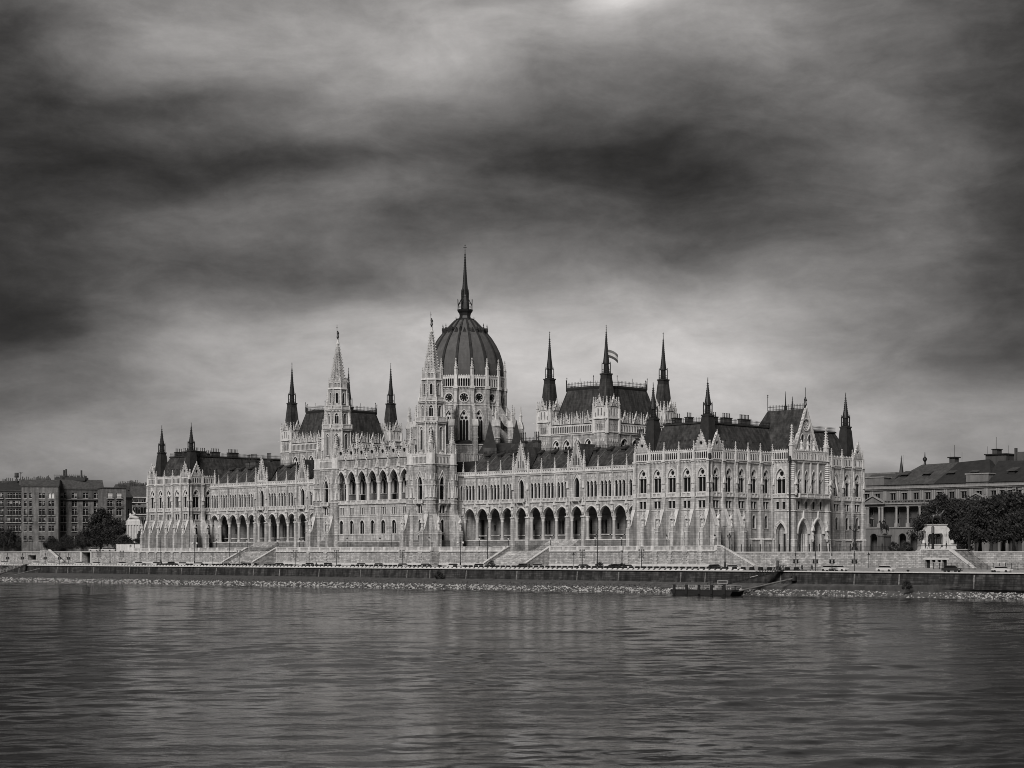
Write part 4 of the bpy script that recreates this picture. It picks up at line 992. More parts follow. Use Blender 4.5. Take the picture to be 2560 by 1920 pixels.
def build_dome():
    cx, cy = XC, 415.3; mats = ['tower_stone', 'trim', 'loggia_wall', 'glass']
    mb = MB(); K = 16; rin = 12.9; rot = R(11.25)
    for j, (F, L) in enumerate(oct_faces(cx, cy, rin, K, rot)):
        w = L*.62
        mb.panel(F, rect(0, L, 36, 63.4), [arch(L/2, w, 43.4, 52.5, 56.0, 6), circ(L/2, 60.0, 1.35, 16)], 0, .7, 0)
        q = F.p(L/2, 0, 0)
        win_gothic(F, L/2, w, 43.4, 52.5, 56.0, 0, 'three', 30, .28, .6)
        rw = PO.new('rose_window', ['trim', 'glass'], q[:2], 12)
        rim(rw, F.sub(L/2), circ(0, 60, 1.35, 16), circ(0, 60, 1.7, 16), -.05, .2, 0, True)
        rw.face([F.sub(L/2).p(u, -.5, z) for u, z in circ(0, 60, 1.35, 16)], 1)
        for i in range(8):
            a = math.pi*2*i/8+.2; rw.bar(F.p(L/2+.75*math.cos(a), -.3, 60+.75*math.sin(a)), F.p(L/2+1.35*math.cos(a), -.3, 60+1.35*math.sin(a)), .13, 0)
        mb.box(F, 0, L, -.1, .2, 57.5, 57.75, 1); cornice(mb, F, 0, L, 63.5, .1, 1, .45, .3)
        ab = MB(); arcade_band(ab, F, .55, L-.55, 63.5, 67.0, .55, .78, .25); ab.box(F, .3, L-.3, -.5, .6, 63.35, 63.6)
        ab.build('dome_gallery', 'trim', parl)
        mb.box(F, .1, L-.1, -.7, -.4, 63.4, 67.2, 3)
        # foot balustrade on the lower roof
    for i in range(K):
        a = rot+2*math.pi*i/K; c, s = math.cos(a), math.sin(a); f = Fr(cx, cy, -s, c)
        if f.n[0]*c+f.n[1]*s < 0: f = Fr(cx, cy, s, -c)
        q = f.p(0, 13.3, 0); pb = PO.new('dome_pier', ['tower_stone', 'trim'], q[:2], 50)
        pb.box(f, -.62, .62, 12.4, 13.9, 38, 62.8, 0); pb.box(f, -.75, .75, 12.4, 14.05, 57.5, 57.75, 1); pb.box(f, -.75, .75, 12.4, 14.1, 62.8, 63.7, 1)
        pb.box(f, -.5, .5, 12.7, 13.8, 63.7, 67.3, 1)
        for k in (-.35, 0, .35): pb.box(f, k-.08, k+.08, 13.8, 13.92, 58.4, 62, 1)
        add_pinnacle(q[0], q[1], 67.2, 5.6, .95)
        # outer pier, its pinnacle and the flying buttress between
        q = f.p(0, 18.7, 0); ob = PO.new('dome_pier', ['tower_stone', 'trim'], q[:2], 45)
        ob.box(f, -.85, .85, 17.5, 19.5, 36, 50.6, 0); ob.prof(f, [(17.5, 50.4), (19.7, 50.4), (19.7, 50.8), (19.2, 52.6), (17.6, 52.6)], -.95, .95, 1); ob.box(f, -.95, .95, 17.4, 19.7, 46.6, 46.85, 1)
        add_pinnacle(q[0], q[1], 52.4, 5.4, .85); 
        q2 = f.p(0, 16.6, 0); add_pinnacle(q2[0], q2[1], 54.2, 3.4, .45)
        fb = PO.new('flying_buttress', ['tower_stone', 'trim'], q[:2], 25)
        fb.prof(f, [(17.6, 50.2), (17.6, 52.2), (13.8, 57.6), (13.8, 54.4), (14.8, 52.6), (15.8, 51.2)], -.3, .3, 0)
        fb.prof(f, [(17.7, 52.1), (17.7, 52.4), (13.8, 57.9), (13.8, 57.5)], -.36, .36, 0)
        fb.prof(f, [(17.6, 44), (17.6, 47.6), (13.8, 50.6), (13.8, 47.5), (15.6, 45.9)], -.28, .28, 0)
    # aisle ring round the foot
    for F, L in oct_faces(cx, cy, 19.0, K, rot):
        mb.panel(F, rect(0, L, 34, 44.6), [], 0, .5, 0)
        mb.box(F, 0, L, -.1, .25, 44.3, 44.6, 1)
    d = mb.build('dome_drum', mats, parl)
    ar = MB(); vs = []
    ar.ngon(cx, cy, 18.9, 13.0, 44.6, 46.2, K, rot); ar.build('aisle_roof', 'slate_dark', parl)
    # shell
    prof = [(12.75, 66.9), (12.8, 69.0), (12.6, 71.2), (12.15, 73.2), (11.35, 75.6), (10.2, 77.9), (8.75, 80.2), (7.2, 82.1), (5.6, 83.9), (4.2, 85.4), (3.2, 86.4)]
    sh = MB(); sh.lathe(cx, cy, prof, 16, rot, 0)
    shell = sh.build('dome_shell', 'dome_slate', parl)
    for i in range(K):
        a = rot+2*math.pi*i/K; c, s = math.cos(a), math.sin(a); rb = MB()
        f = Fr(cx, cy, -s, c)
        if f.n[0]*c+f.n[1]*s < 0: f = Fr(cx, cy, s, -c)
        vs = []
        for r, z in prof:
            hw = .24+.3*(r/12.8)
            vs += [f.p(-hw, r-.25, z), f.p(-hw*.7, r+.28, z+.05), f.p(hw*.7, r+.28, z+.05), f.p(hw, r-.25, z)]
        fs = []
        for j in range(len(prof)-1):
            for k in range(3): fs.append((j*4+k, j*4+k+1, (j+1)*4+k+1, (j+1)*4+k))
        rb.mesh(vs, fs); rb.build('rib', 'slate_dark', shell)
        # crown of small dormer finials
        q = f.p(0, 7.35, 0); dm = MB(); dm.box(f, -.25, .25, 6.2, 7.6, 82.1, 82.9); dm.face2(f, [(-.35, 82.8), (.35, 82.8), (0, 83.7)], 6.4, 7.7)
        dm.bar(f.p(0, 7.4, 83), f.p(0, 7.4, 84.9), .09); dm.lathe(*f.p(0, 7.4, 0)[:2], [(.05, 84.1), (.2, 84.3), (.05, 84.5)], 6)
        a2 = a+math.pi/K; g = Fr(cx, cy, -math.sin(a2), math.cos(a2)); g = g if g.n[0]*math.cos(a2)+g.n[1]*math.sin(a2) > 0 else Fr(cx, cy, math.sin(a2), -math.cos(a2))
        dm.face2(g, [(-.6, 81.9), (.6, 81.9), (0, 83.5)], 6.3, 7.3)
        dm.build('roof_dormer', 'slate_dark', shell)
    ln = MB()
    ln.lathe(cx, cy, [(3.3, 86.3), (3.35, 86.8), (2.1, 87.1), (1.9, 87.9), (2.1, 88.8), (2.6, 89.4), (2.75, 89.8)], 8, R(22.5))
    for i in range(8):
        a = R(22.5+45*i); ln.bar((cx+3.2*math.cos(a), cy+3.2*math.sin(a), 86.6), (cx+3.2*math.cos(a), cy+3.2*math.sin(a), 87.5), .07)
    spire_gallery(ln, cx, cy, 89.9, 92.0, 2.5)
    ln.lathe(cx, cy, [(1.5, 89.8), (1.4, 92.3), (1.25, 94.2), (1.3, 94.4), (1.1, 94.9)], 8, R(22.5))
    for i in range(8):
        a = R(22.5+45*i)
        ln.bar((cx+1.25*math.cos(a), cy+1.25*math.sin(a), 93.5), (cx+1.3*math.cos(a), cy+1.3*math.sin(a), 96.6), .1)
        ln.bar((cx+2.5*math.cos(a), cy+2.5*math.sin(a), 91.6), (cx+2.55*math.cos(a), cy+2.55*math.sin(a), 93.4), .11)
        ln.bar((cx+2.5*math.cos(a), cy+2.5*math.sin(a), 91.2), (cx+1.2*math.cos(a), cy+1.2*math.sin(a), 93.6), .13)
    l = ln.build('lantern', 'iron', parl)
    s2 = MB(); dark_spire(s2, cx, cy, 94.6, 111.6, 1.15, step=.5); s2.box(Fr(cx, cy, .707, .707), -.55, .55, -.06, .06, 110.4, 110.6); s2.build('dome_spire', 'iron', l)

def build_chamber(s):
    xa, xb = -385.7, -362.5
    if s < 0: xa, xb = 2*XC-xb, 2*XC-xa
    ya, yb = 401.9, 427.9; o = 2.35
    mats = ['tower_stone', 'trim', 'glass', 'slate_dark']
    X0, X1, Y0, Y1 = xa-o, xb+o, ya-o, yb+o
    for F, L in ((Fr(X0, Y0, 1, 0), X1-X0), (Fr(X1, Y0, 0, 1), Y1-Y0), (Fr(X1, Y1, -1, 0), X1-X0), (Fr(X0, Y1, 0, -1), Y1-Y0)):
        mb = MB(); inset = 5.2; n = 4; bw = (L-2*inset)/n; holes = []
        for b in range(n):
            u = inset+(b+.5)*bw; w = bw*.68
            holes.append(arch(u, w, 38.0, 41.4, 43.6, 6)); win_gothic(F, u, w, 38.0, 41.4, 43.6, 0, 'two', 9, .26, .6)
            mb.box(F, u-bw/2-.25, u-bw/2+.25, 0, .3, 34, 45, 0); 
        mb.panel(F, rect(2, L-2, 33, 45.3), holes, 0, .6, 0)
        cornice(mb, F, 2, L-2, 45.6, .1, 1, .45, .35)
        mb.box(F, 2, L-2, -.6, -.4, 45.6, 48, 2); arcade_band(mb, F, 4.5, L-4.5, 45.6, 48.2, .2, .72, .25, 1, fleur=False)
        mb.box(F, 2, L-2, -.7, .3, 48.1, 48.35, 1)
        for b in range(n*2+1):
            u = inset+b*bw/2
            if b % 2: gable(F, u, bw*.44, 48.3, 51.0, -.1, .3, 'quatre')
            else: add_pinnacle(*F.p(u, .1, 0)[:2], 48.2, 3.6, .55)
            if b % 2:
                for q in (-.29, .29): add_pinnacle(*F.p(u+q*bw, .1, 0)[:2], 48.2, 3.2, .36)
        mb.build('chamber_wall', mats, parl)
    # elongated octagonal mansard with flat railed top
    d0, d1 = -1.3, 1.45; c0, c1 = 4.3, 5.0
    def octo(d, c):
        x0, x1, y0, y1 = xa+d, xb-d, ya+d, yb-d
        return [(x0+c, y0), (x1-c, y0), (x1, y0+c), (x1, y1-c), (x1-c, y1), (x0+c, y1), (x0, y1-c), (x0, y0+c)]
    rb = MB(); A = octo(d0, c0); B = octo(d1, c1); zt = 59.2
    A2 = octo(d1-.3, c1)
    for k in range(8):
        a, b = A[k], A[(k+1) % 8]; c, d = B[(k+1) % 8], B[k]
        rb.face([(a[0], a[1], 48.2), (b[0], b[1], 48.2), (c[0], c[1], zt), (d[0], d[1], zt)], 0)
        rb.bar((a[0], a[1], 48.3), (d[0], d[1], zt), .14, 1)
        e, f = A2[k], A2[(k+1) % 8]
        rb.mesh([(e[0], e[1], zt), (f[0], f[1], zt), (f[0], f[1], zt+.5), (e[0], e[1], zt+.5), (d[0], d[1], zt-.9), (c[0], c[1], zt-.9)], [(0, 1, 2, 3), (4, 5, 1, 0)], 1)
    rb.face([(p[0], p[1], zt+.5) for p in A2], 1); rb.face([(p[0], p[1], 48.25) for p in A], 1)
    r = rb.build('chamber_roof', ['slate', 'slate_dark'], parl)
    cr = MB()
    for k in range(8):
        a, b = A2[k], A2[(k+1) % 8]; L = math.dist(a, b); F = Fr(a[0], a[1], b[0]-a[0], b[1]-a[1]); cresting(cr, F, 0, L, zt+.5, 1.5, .6)
        cr.bar((a[0], a[1], zt), (a[0], a[1], zt+3.6), .07); cr.lathe(a[0], a[1], [(.05, zt+3.1), (.17, zt+3.3), (.05, zt+3.5)], 6)
        if L > 7: q = F.p(L/2, 0, 0); cr.bar((q[0], q[1], zt), (q[0], q[1], zt+3.0), .06)
    cr.build('ridge_railing', 'iron', r)
    # four corner towers
    for (x, y) in ((xa, ya), (xb, ya), (xb, yb), (xa, yb)):
        h = 2.85; mb = MB()
        for F in (Fr(x-h, y-h, 1, 0), Fr(x+h, y-h, 0, 1), Fr(x+h, y+h, -1, 0), Fr(x-h, y+h, 0, -1)):
            L = 2*h; holes = [arch(L/2+k*.85, .42, 45.9, 47.3, 47.8, 3) for k in (-1, 0, 1)]
            mb.panel(F, rect(0, L, 33, 49.3), holes, 0, .35, 0); mb.face([F.p(u, -.35, z) for u, z in rect(1, L-1, 45.7, 48)], 2)
            mb.box(F, 0, L, -.05, .2, 45.2, 45.5, 1); mb.box(F, -.1, L+.1, -.05, .3, 49.2, 49.5, 1)
            for k in range(4): mb.face2(F, [(L*.2+k*1.0, 43.4), (L*.2+k*1.0+.7, 43.4), (L*.2+k*1.0+.5, 42.5), (L*.2+k*1.0+.2, 42.5)], 0, .14, 1)
            # crown: gablet with lancets, corner turrets
            mb.panel(F, rect(L*.12, L*.88, 49.5, 53.0), [arch(L*.38, .45, 50.2, 52.1, 52.5, 3), arch(L*.62, .45, 50.2, 52.1, 52.5, 3), arch(L*.19, .38, 49.9, 50.9, 51.3, 3), arch(L*.81, .38, 49.9, 50.9, 51.3, 3)], 0, .3, 1)
            mb.face([F.p(u, -.4, z) for u, z in rect(L*.15, L*.85, 49.5, 52.9)], 2)
            mb.box(F, L*.12, L*.88, -.4, .12, 52.9, 53.1, 1)
            gable(F, L/2, L*.36, 53.0, 55.6, -.25, .2, 'quatre'); 
            for k in (-.25, .25): add_pinnacle(*F.p(L/2+k*L, .05, 0)[:2], 52.8, 3.0, .4)
            mb.box(F, -1.3, 0, .0, .25, 49.15, 49.35, 1)
        for sx in (-1, 1):
            for sy in (-1, 1):
                px_, py_ = x+sx*(h-.25), y+sy*(h-.25)
                mb.ngon(px_, py_, .62, .6, 45, 52.2, 8, R(22.5), 1); add_pinnacle(px_, py_, 52.0, 3.9, .8)
        t = mb.build('corner_tower', mats, parl)
        m2 = MB(); F = Fr(x, y, 1, 0)
        m2.taper(F, -2.15, 2.15, -2.15, 2.15, 50.0, -1.2, 1.2, -1.2, 1.2, 61.3, 0); m2.box(F, -1.22, 1.22, -1.22, 1.22, 61.3, 62.4, 1); m2.box(F, -1.38, 1.38, -1.38, 1.38, 62.4, 62.8, 1)
        for sx in (-1, 1):
            for sy in (-1, 1): m2.bar((x+sx*2.17, y+sy*2.17, 50), (x+sx*1.2, y+sy*1.2, 61.3), .09, 1)
        m2.build('steep_roof', ['slate', 'slate_dark'], t)
        m3 = MB(); spire_gallery(m3, x, y, 63.0, 65.7, 1.35); m3.ngon(x, y, .8, .75, 62.8, 66, 8, 0); dark_spire(m3, x, y, 65.6, 77.2, 1.0); m3.build('spirelet', 'iron', t)

def build_links():
    """roofs between dome, chambers and the outer ranges, small cones and chimneys"""
    m = MB()
    for s in (-1, 1):
        x0, x1 = XC+s*17, XC+s*52; a, b = min(x0, x1), max(x0, x1)
        m.prof(Fr(a, 404, 1, 0), [(0, 34), (0, 40.5), (-3.2, 44.6), (-18, 44.8), (-22, 40.5), (-22, 34)], 0, b-a, 0)
    m.box(W0, XC-104, XC+104, -440, -398.4, 30, 37.2, 0); m.box(W0, XC-30, XC+30, -450, -395.0, 30, 38.4, 0)
    m.box(W0, XC+79, XC+106, -440, -399, 30, 39.8, 0); m.box(W0, XC-106, XC-79, -440, -399, 30, 39.8, 0)
    m.build('linking_roof', 'slate_dark', parl)
    b = MB(); F = Fr(XC-106, 452, -1, 0); 
    b.panel(Fr(XC+106, 450.5, -1, 0), rect(0, 212, G, 34), [], 0); b.build('back_front', 'stone', parl)
    for x in (XC+17, XC-52): c = MB(); cresting(c, Fr(x, 408.0, 1, 0), 0, 38, 44.7, 1.3, .6); c.build('ridge_railing', 'iron', parl)
    for (px, Y, z0, z1, r) in ((1224.7, 400.5, 42.6, 51.3, 2.1), (1291, 408, 44.0, 51.6, 1.6)):
        cn = MB(); x = XY(px, Y); cn.taper(Fr(x, Y, .707, .707), -r, r, -r, r, z0, -.05, .05, -.05, .05, z1, 0); cn.box(Fr(x, Y, .707, .707), -r, r, -r, r, z0-4.5, z0, 1)
        cn.build('roof_cone', ['slate_dark', 'old_wall_dark'], parl)
    for s in (-1, 1):
        for (u, y, w) in ((44, 397.8, 3), (50, 397.8, 2.2)): chimney(XC+s*u, y, 40, w, 5, along='x')
        for (u, y, w) in ((88, 402, 2.6), (97, 402, 3.4), (103, 404, 2.2)): chimney(XC+s*u, y, 39.6, w, 4.6, along='x')
    # light foot balustrade in front of the drum
    bl = MB(); F = Fr(XC-20, 395.2, 1, 0); balusters(bl, F, 0, 40, 38.4, 41.2, 0, .7, posts=4); F = Fr(XC+20, 395.2, 0, 1); balusters(bl, F, 0, 10, 38.4, 41.2, 0, .7, posts=4); bl.build('parapet', 'trim', parl)

build_pavilion(1); build_pavilion(-1)
build_wing(XC+27.3, XC+105.4, 'nnnngnnngnnnnn', (5, 6, 7, 8, 9))
build_wing(XC-105.4, XC-27.3, 'nnnnngnnngnnnn', (4, 5, 6, 7, 8))
build_centre(); build_tower(1); build_tower(-1); build_dome(); build_chamber(1); build_chamber(-1); build_links()
# drain pipes down the corners
for (x, y, zt) in ((-305.9+.5, 380-.5, 36.6), (-299.4+.4, 407.3-1.2, 36.6), (XC-105.4+.5, 380-.5, 36.6)):
    p = PO.new('downpipe', 'iron', (x, y), 30); p.lathe(x, y, [(.2, G), (.2, 34.3), (.42, 34.8), (.42, 36.0), (.25, 36.2)], 8)
    for z in (14, 18, 22, 26, 30): p.lathe(x, y, [(.26, z), (.26, z+.25)], 8)
PO.flush(parl)

# ================================================================== the setting
def struct(mb, name, mats): return tag(mb.build(name, mats), kind='structure')
def shore(X): return min(333.9+.06*(X+333.9), 341.0) if X > -1500 else 263.9
XS = [-6000, -1500, -900, -700, -600, -500, -400, -300, -200, -100, 100, 3000]
def strip(name, mats, prof):
    """prof(X) -> list of (y, z); a long sheet following the bank"""
    mb = MB(); rows = [prof(x) for x in XS]
    for (xa, ra), (xb, rb) in zip(zip(XS, rows), zip(XS[1:], rows[1:])):
        for i in range(len(ra)-1): mb.face([(xa, ra[i][0], ra[i][1]), (xb, rb[i][0], rb[i][1]), (xb, rb[i+1][0], rb[i+1][1]), (xa, ra[i+1][0], ra[i+1][1])])
    return struct(mb, name, mats)
# the river: real low waves on a fan of fine cells in the middle of the reach, a plain sheet around it
import numpy as np
def build_river():
    rg = np.random.default_rng(12)
    D = [30.0]
    while D[-1] < 640: D.append(D[-1]*1.0030)
    D = np.array(D); A = np.radians(np.linspace(-31, 31, 520)); DD, AA = np.meshgrid(D, A, indexing='ij')
    th = R(45)+AA*-1.0
    X = -DD*np.sin(R(45)-AA); Y = DD*np.cos(R(45)-AA)
    sp = DD*.0031; z = np.zeros_like(X)
    g1 = sum(np.sin((X*np.cos(a)+Y*np.sin(a))*2*np.pi/l+p) for a, l, p in zip(rg.uniform(0, 6.28, 9), rg.uniform(25, 120, 9), rg.uniform(0, 6.28, 9)))/3.0
    gust = np.clip(.9+.28*g1, .5, 1.4)
    n = 150; lam = np.exp(rg.uniform(np.log(.7), np.log(11), n)); ang = R(135)+rg.normal(0, .5, n); ph = rg.uniform(0, 6.28, n)
    for l, a, p in zip(lam, ang, ph):
        sl = .098*math.sqrt(2.0/n)*(1.0 if l < 5 else .7); att = np.clip((l/sp-2.2)/2.5, 0, 1)
        warp = 1.2*np.sin(X*.031+p)+1.2*np.sin(Y*.027+p*2)
        z += sl*l/(2*np.pi)*att*np.sin((X*np.cos(a)+Y*np.sin(a))*2*np.pi/l+p+warp)
    z = z*gust
    nr, nc = X.shape; co = np.stack([X, Y, z], -1).reshape(-1, 3)
    keep = co[:, 1] < 343.0
    i = (np.arange(nr-1)[:, None]*nc+np.arange(nc-1)[None, :]).reshape(-1)
    f = np.stack([i, i+1, i+nc+1, i+nc], 1); f = f[keep[f].all(1)]
    me = bpy.data.meshes.new('river_water'); me.vertices.add(len(co)); me.vertices.foreach_set('co', co.reshape(-1).astype(np.float32))
    me.loops.add(f.size); me.loops.foreach_set('vertex_index', f.reshape(-1).astype(np.int32)); me.polygons.add(len(f)); me.polygons.foreach_set('loop_start', (np.arange(len(f))*4).astype(np.int32))
    me.update(calc_edges=True); me.polygons.foreach_set('use_smooth', np.ones(len(f), dtype=bool)); me.materials.append(MATS['water']); me.validate()
    o = bpy.data.objects.new('river_water', me); COL.objects.link(o); tag(o, kind='structure')
build_river()
mb = MB(); mb.face([(-6000, -40, -.55), (3000, -40, -.55), (3000, 342, -.55), (-6000, 342, -.55)]); struct(mb, 'river_sheet', 'water')
mb = MB(); mb.face([(-8000, 382, 10.0), (4000, 382, 10.0), (4000, 12000, 10.0), (-8000, 12000, 10.0)]); mb.face([(-8000, 377.3, 10.3), (XY(336, 377), 377.3, 10.3), (XY(336, 377), 382, 10.0), (-8000, 382, 10.0)]); struct(mb, 'ground', 'paving')
mb = MB(); mb.face([(-6000, -300, 4.0), (3000, -300, 4.0), (3000, -40, -1.0), (-6000, -40, -1.0)]); struct(mb, 'near_bank', 'bank')
strip('river_bank', 'bank', lambda x: [(shore(x)-2, -1.2), (shore(x)+1.5, .3), (shore(x)+4.5, 1.15), (345.05, 2.7)])
QZ, RZ, SZ = 5.2, 5.3, 6.1
strip('quay_pavement', 'paving', lambda x: [(345.3, QZ), (350.0, QZ)])
strip('road', 'asphalt', lambda x: [(350.0, QZ+.02), (350.02, RZ), (366, RZ)])
strip('sidewalk', 'paving', lambda x: [(366.0, RZ-.05), (366.02, RZ+.14), (372, SZ), (382, SZ)])
mk = MB()
for i in range(90):
    x = -800+i*8; mk.face([(x, 357.9, RZ+.006), (x+3.5, 357.9, RZ+.006), (x+3.5, 358.1, RZ+.006), (x, 358.1, RZ+.006)])
struct(mk, 'lane_marking', 'coping')

# rocks at the water's edge
mb = MB(); rnd = random.Random(3)
octa = [(1, 0, 0), (-1, 0, 0), (0, 1, 0), (0, -1, 0), (0, 0, 1), (0, 0, -1)]
ofc = [(0, 2, 4), (2, 1, 4), (1, 3, 4), (3, 0, 4), (2, 0, 5), (1, 2, 5), (3, 1, 5), (0, 3, 5)]
for i in range(13000):
    X = -760+600*rnd.random(); t = rnd.random()**.8; y = shore(X)-.5+4.9*t+rnd.gauss(0, .25); z = -.12+1.3*max(0, min(1, (y-shore(X))/4.6))
    s = rnd.uniform(.12, .42)*(1.35 if rnd.random() < .1 else 1); a = rnd.random()*6.28; c, k = math.cos(a), math.sin(a)
    q = (s*rnd.uniform(.7, 1.3), s*rnd.uniform(.6, 1.1), s*rnd.uniform(.4, .85)); vs = []
    for v in octa:
        x0, y0, z0 = v[0]*q[0]+rnd.gauss(0, .07), v[1]*q[1]+rnd.gauss(0, .07), v[2]*q[2]+rnd.gauss(0, .05)
        vs.append((X+x0*c-y0*k, y+x0*k+y0*c, z+z0+.05))
    mb.mesh(vs, ofc, 0 if rnd.random() < .55 else 1)
tag(mb.build('riprap_stones', ['rock_light', 'rock_dark']), 'pale broken stones piled along the waterline below the quay wall', 'rocks', kind='stuff')

# ------------------------------------------------------------------ walls
def wobj(name, mats, mb, label, cat, group=None, parent=None): return tag(mb.build(name, mats, parent), label, cat, group)
qw = thing('quay_wall', 'low dark weathered stone quay wall above the bank with a bright coping', 'wall', (-450, 345, 2), world=True)
mb = MB(); mb.prof(W0, [(-344.6, 1.8), (-345.0, QZ+.05), (-346.0, QZ+.05), (-346.0, 1.8)], -1200, 200, 0)
for i in range(48):
    x = -800+i*17+rnd.uniform(-6, 6); mb.prof(W0, [(-344.5, 2.0), (-344.85, QZ-.3), (-345.2, QZ-.3), (-345.2, 2.0)], x, x+.3, 1)
mb.build('wall_body', ['quay_stone', 'base_stone'], qw)
mb = MB(); mb.box(W0, -1200, 200, -346.2, -344.6, QZ+.05, QZ+.3); mb.build('coping', 'coping', qw)
xq = XY(1858, 346.5); mb = MB(); x = -760.0
while x < xq-1:
    mb.taper(W0, x, x+1.15, -347.4, -346.4, QZ+.3, x+.25, x+1.4, -347.3, -346.6, QZ+.62); x += 1.75
o = mb.build('kerb_stone', 'coping', qw); o['kind'] = 'stuff'
# dark block bollards behind the coping
bl0 = None; nb = 0
def bollard_block():
    mb = MB(); mb.taper(W0, -.5, .5, -.4, .4, 0, -.46, .46, -.36, .36, .62); mb.taper(W0, -.46, .46, -.36, .36, .62, -.36, .36, -.26, .26, .72); mb.box(W0, -.56, .56, -.45, .45, -.02, .1)
    return mb.build('barrier_block', 'iron')
x = XY(360, 348.6)
while x < XY(2010, 348.6):
    gap = rnd.random() < .18 and x < XY(1200, 348.6)
    if not gap:
        if bl0 is None: bl0 = bollard_block(); o = bl0
        else: o = bl0.copy(); COL.objects.link(o)
        o.location = (x, 348.6, QZ+.4); nb += 1
        tag(o, 'small square black barrier block, one of the even row along the quay edge', 'barrier block', 'black barrier blocks along the quay edge')
    x += 2.1 if x < XY(1760, 348.6) else 2.6
    if rnd.random() < .12 and x < XY(1200, 348.6): x += 2.1*rnd.randint(1, 3)
for o in [o for o in bpy.data.objects if o.name.startswith('barrier_block')]: pass
mb = MB(); mb.box(W0, XY(350, 348.6), XY(2015, 348.6), -349.1, -348.1, QZ-.02, QZ+.4); wobj('kerb_strip', 'asphalt', mb, None, None); bpy.data.objects['kerb_strip']['kind'] = 'structure'

# terrace wall in front of the palace, with two flights of steps cut through it
YW = 376.2; TZ = 10.4; TOP = 11.6
xL, xR = XY(334, YW), XY(1790, YW)
sL = (-503.9, -486.8); sR = (-377.8, -360.4)
tw = thing('terrace_wall', 'long pale rubble terrace wall with a balustrade below the palace', 'wall', ((xL+xR)/2, YW, SZ), world=True)
wallm = MB(); rail = MB(); quoin = MB()
C0, C1 = XC-31.5, XC+31.5
segs = [(xL, XC-104, 376.2), (XC-104, sL[0], 375.6), (sL[1], C0, 375.6), (C0, C1, 371.2), (C1, sR[0], 374.6), (sR[1], XC+104, 375.6), (XC+104, xR, 376.2)]
ter = MB()
for a, b, YW in segs:
    ter.face([(a, YW-.1, TZ), (b, YW-.1, TZ), (b, 382.5, TZ), (a, 382.5, TZ)])
    wallm.prof(W0, [(-YW+.25, SZ-1), (-YW, 10.2), (-YW-3, 10.2), (-YW-3, SZ-1)], a, b, 0)
    wallm.prof(W0, [(-YW+.5, SZ-.6), (-YW+.45, SZ+.5), (-YW+.2, SZ+.6), (-YW-.2, SZ-.6)], a, b, 1)
    rail.box(W0, a, b, -YW-.4, -YW+.35, 10.1, 10.38)
    F = Fr(a, YW, 1, 0); balusters(rail, F, 0, b-a, 10.38, TOP, .1, .42, 0, None, .34)
    k = round((b-a)/5.4)
    for i in range(k+1): u = (b-a)*i/k; rail.box(F, u-.5, u+.5, -.4, .25, 10.38, TOP+.05)
for p in (1, -1):     # quoined piers under the pavilion buttresses and towers
    base = (XC+105.4, XC+131.3) if p > 0 else (XC-131.3, XC-105.4)
    xs = [(base[0]+i*(base[1]-base[0])/5, 376.2) for i in range(6)]+[(XC+p*22.54-4.4, 371.2), (XC+p*22.54+4.4, 371.2)]
    for x, YW in xs:
        for j in range(8):
            w = .85 if j % 2 else .6; quoin.box(W0, x-w, x+w, -YW+.1, -YW+.36, SZ+.2+j*.5, SZ+.64+j*.5)
YW = 376.2
for x in (C0, C1): wallm.box(W0, x-.3, x+.3, -376, -371.2, SZ-1, 10.2, 0); rail.box(W0, x-.3, x+.3, -376, -371.2, 10.2, TOP)
for a, b in ((sL[0], sL[1]), (sR[0], sR[1])): ter.face([(a, YW-.4, TZ+.002), (b, YW-.4, TZ+.002), (b, 382.5, TZ+.002), (a, 382.5, TZ+.002)])
for a, b in ((xL, XC-27.3), (XC+27.3, XC+108)): ter.face([(a, 382.5, TZ), (b, 382.5, TZ), (b, 396, TZ), (a, 396, TZ)])
struct(ter, 'terrace', 'paving')
wallm.build('wall_body', ['rubble', 'coping'], tw); rail.build('balustrade', 'trim', tw); quoin.build('quoin', 'stone', tw)
def stairs(name, a, b, label):
    mb = MB(); run = 9.2; n = 26
    for i in range(n):
        y = YW-run+run*i/n; z = SZ+(TZ-SZ)*(i+1)/n; mb.box(W0, a+.55, b-.55, -YW-.2, -y, SZ-.5 if i == 0 else z-(TZ-SZ)/n, z, 0)
    for x in (a, b-.55):
        mb.prof(W0, [(-YW+run+.6, SZ-.3), (-YW+run+.6, SZ+.75), (-YW+.2, TZ+1.15), (-YW-.4, TZ+1.15), (-YW-.4, SZ-.3)], x, x+.55, 2)
        mb.prof(W0, [(-YW+run+.9, SZ+.72), (-YW+run+.9, SZ+.95), (-YW+.2, TZ+1.4), (-YW-.4, TZ+1.4), (-YW-.4, TZ+1.12), (-YW+.2, TZ+1.12)], x-.1, x+.65, 1)
    wobj(name, ['rubble' if a < -450 else 'stone', 'trim', 'rubble'], mb, label, 'stairs')
    g = MB(); F = Fr(a+.5, YW+.6, 1, 0); L = b-a-1.0
    for z in (.15, .75, 1.35): g.box(F, 0, L, -.03, .03, TZ+z, TZ+z+.07)
    k = int(L/.3)
    for i in range(k+1): g.box(F, L*i/k-.025, L*i/k+.025, -.02, .02, TZ, TZ+1.5+(.25 if i % 6 == 0 else 0))
    return g
g = stairs('staircase', sL[0], sL[1], 'weathered mottled flight of steps up the terrace wall left of the twin towers')
wobj('iron_gate', 'iron', g, 'black iron gate across the top of the mottled left steps', 'gate')
g = stairs('staircase', sR[0], sR[1], 'clean pale flight of steps up the terrace wall right of the twin towers')
wobj('iron_gate', 'iron', g, 'black iron gate across the top of the pale right steps', 'gate')
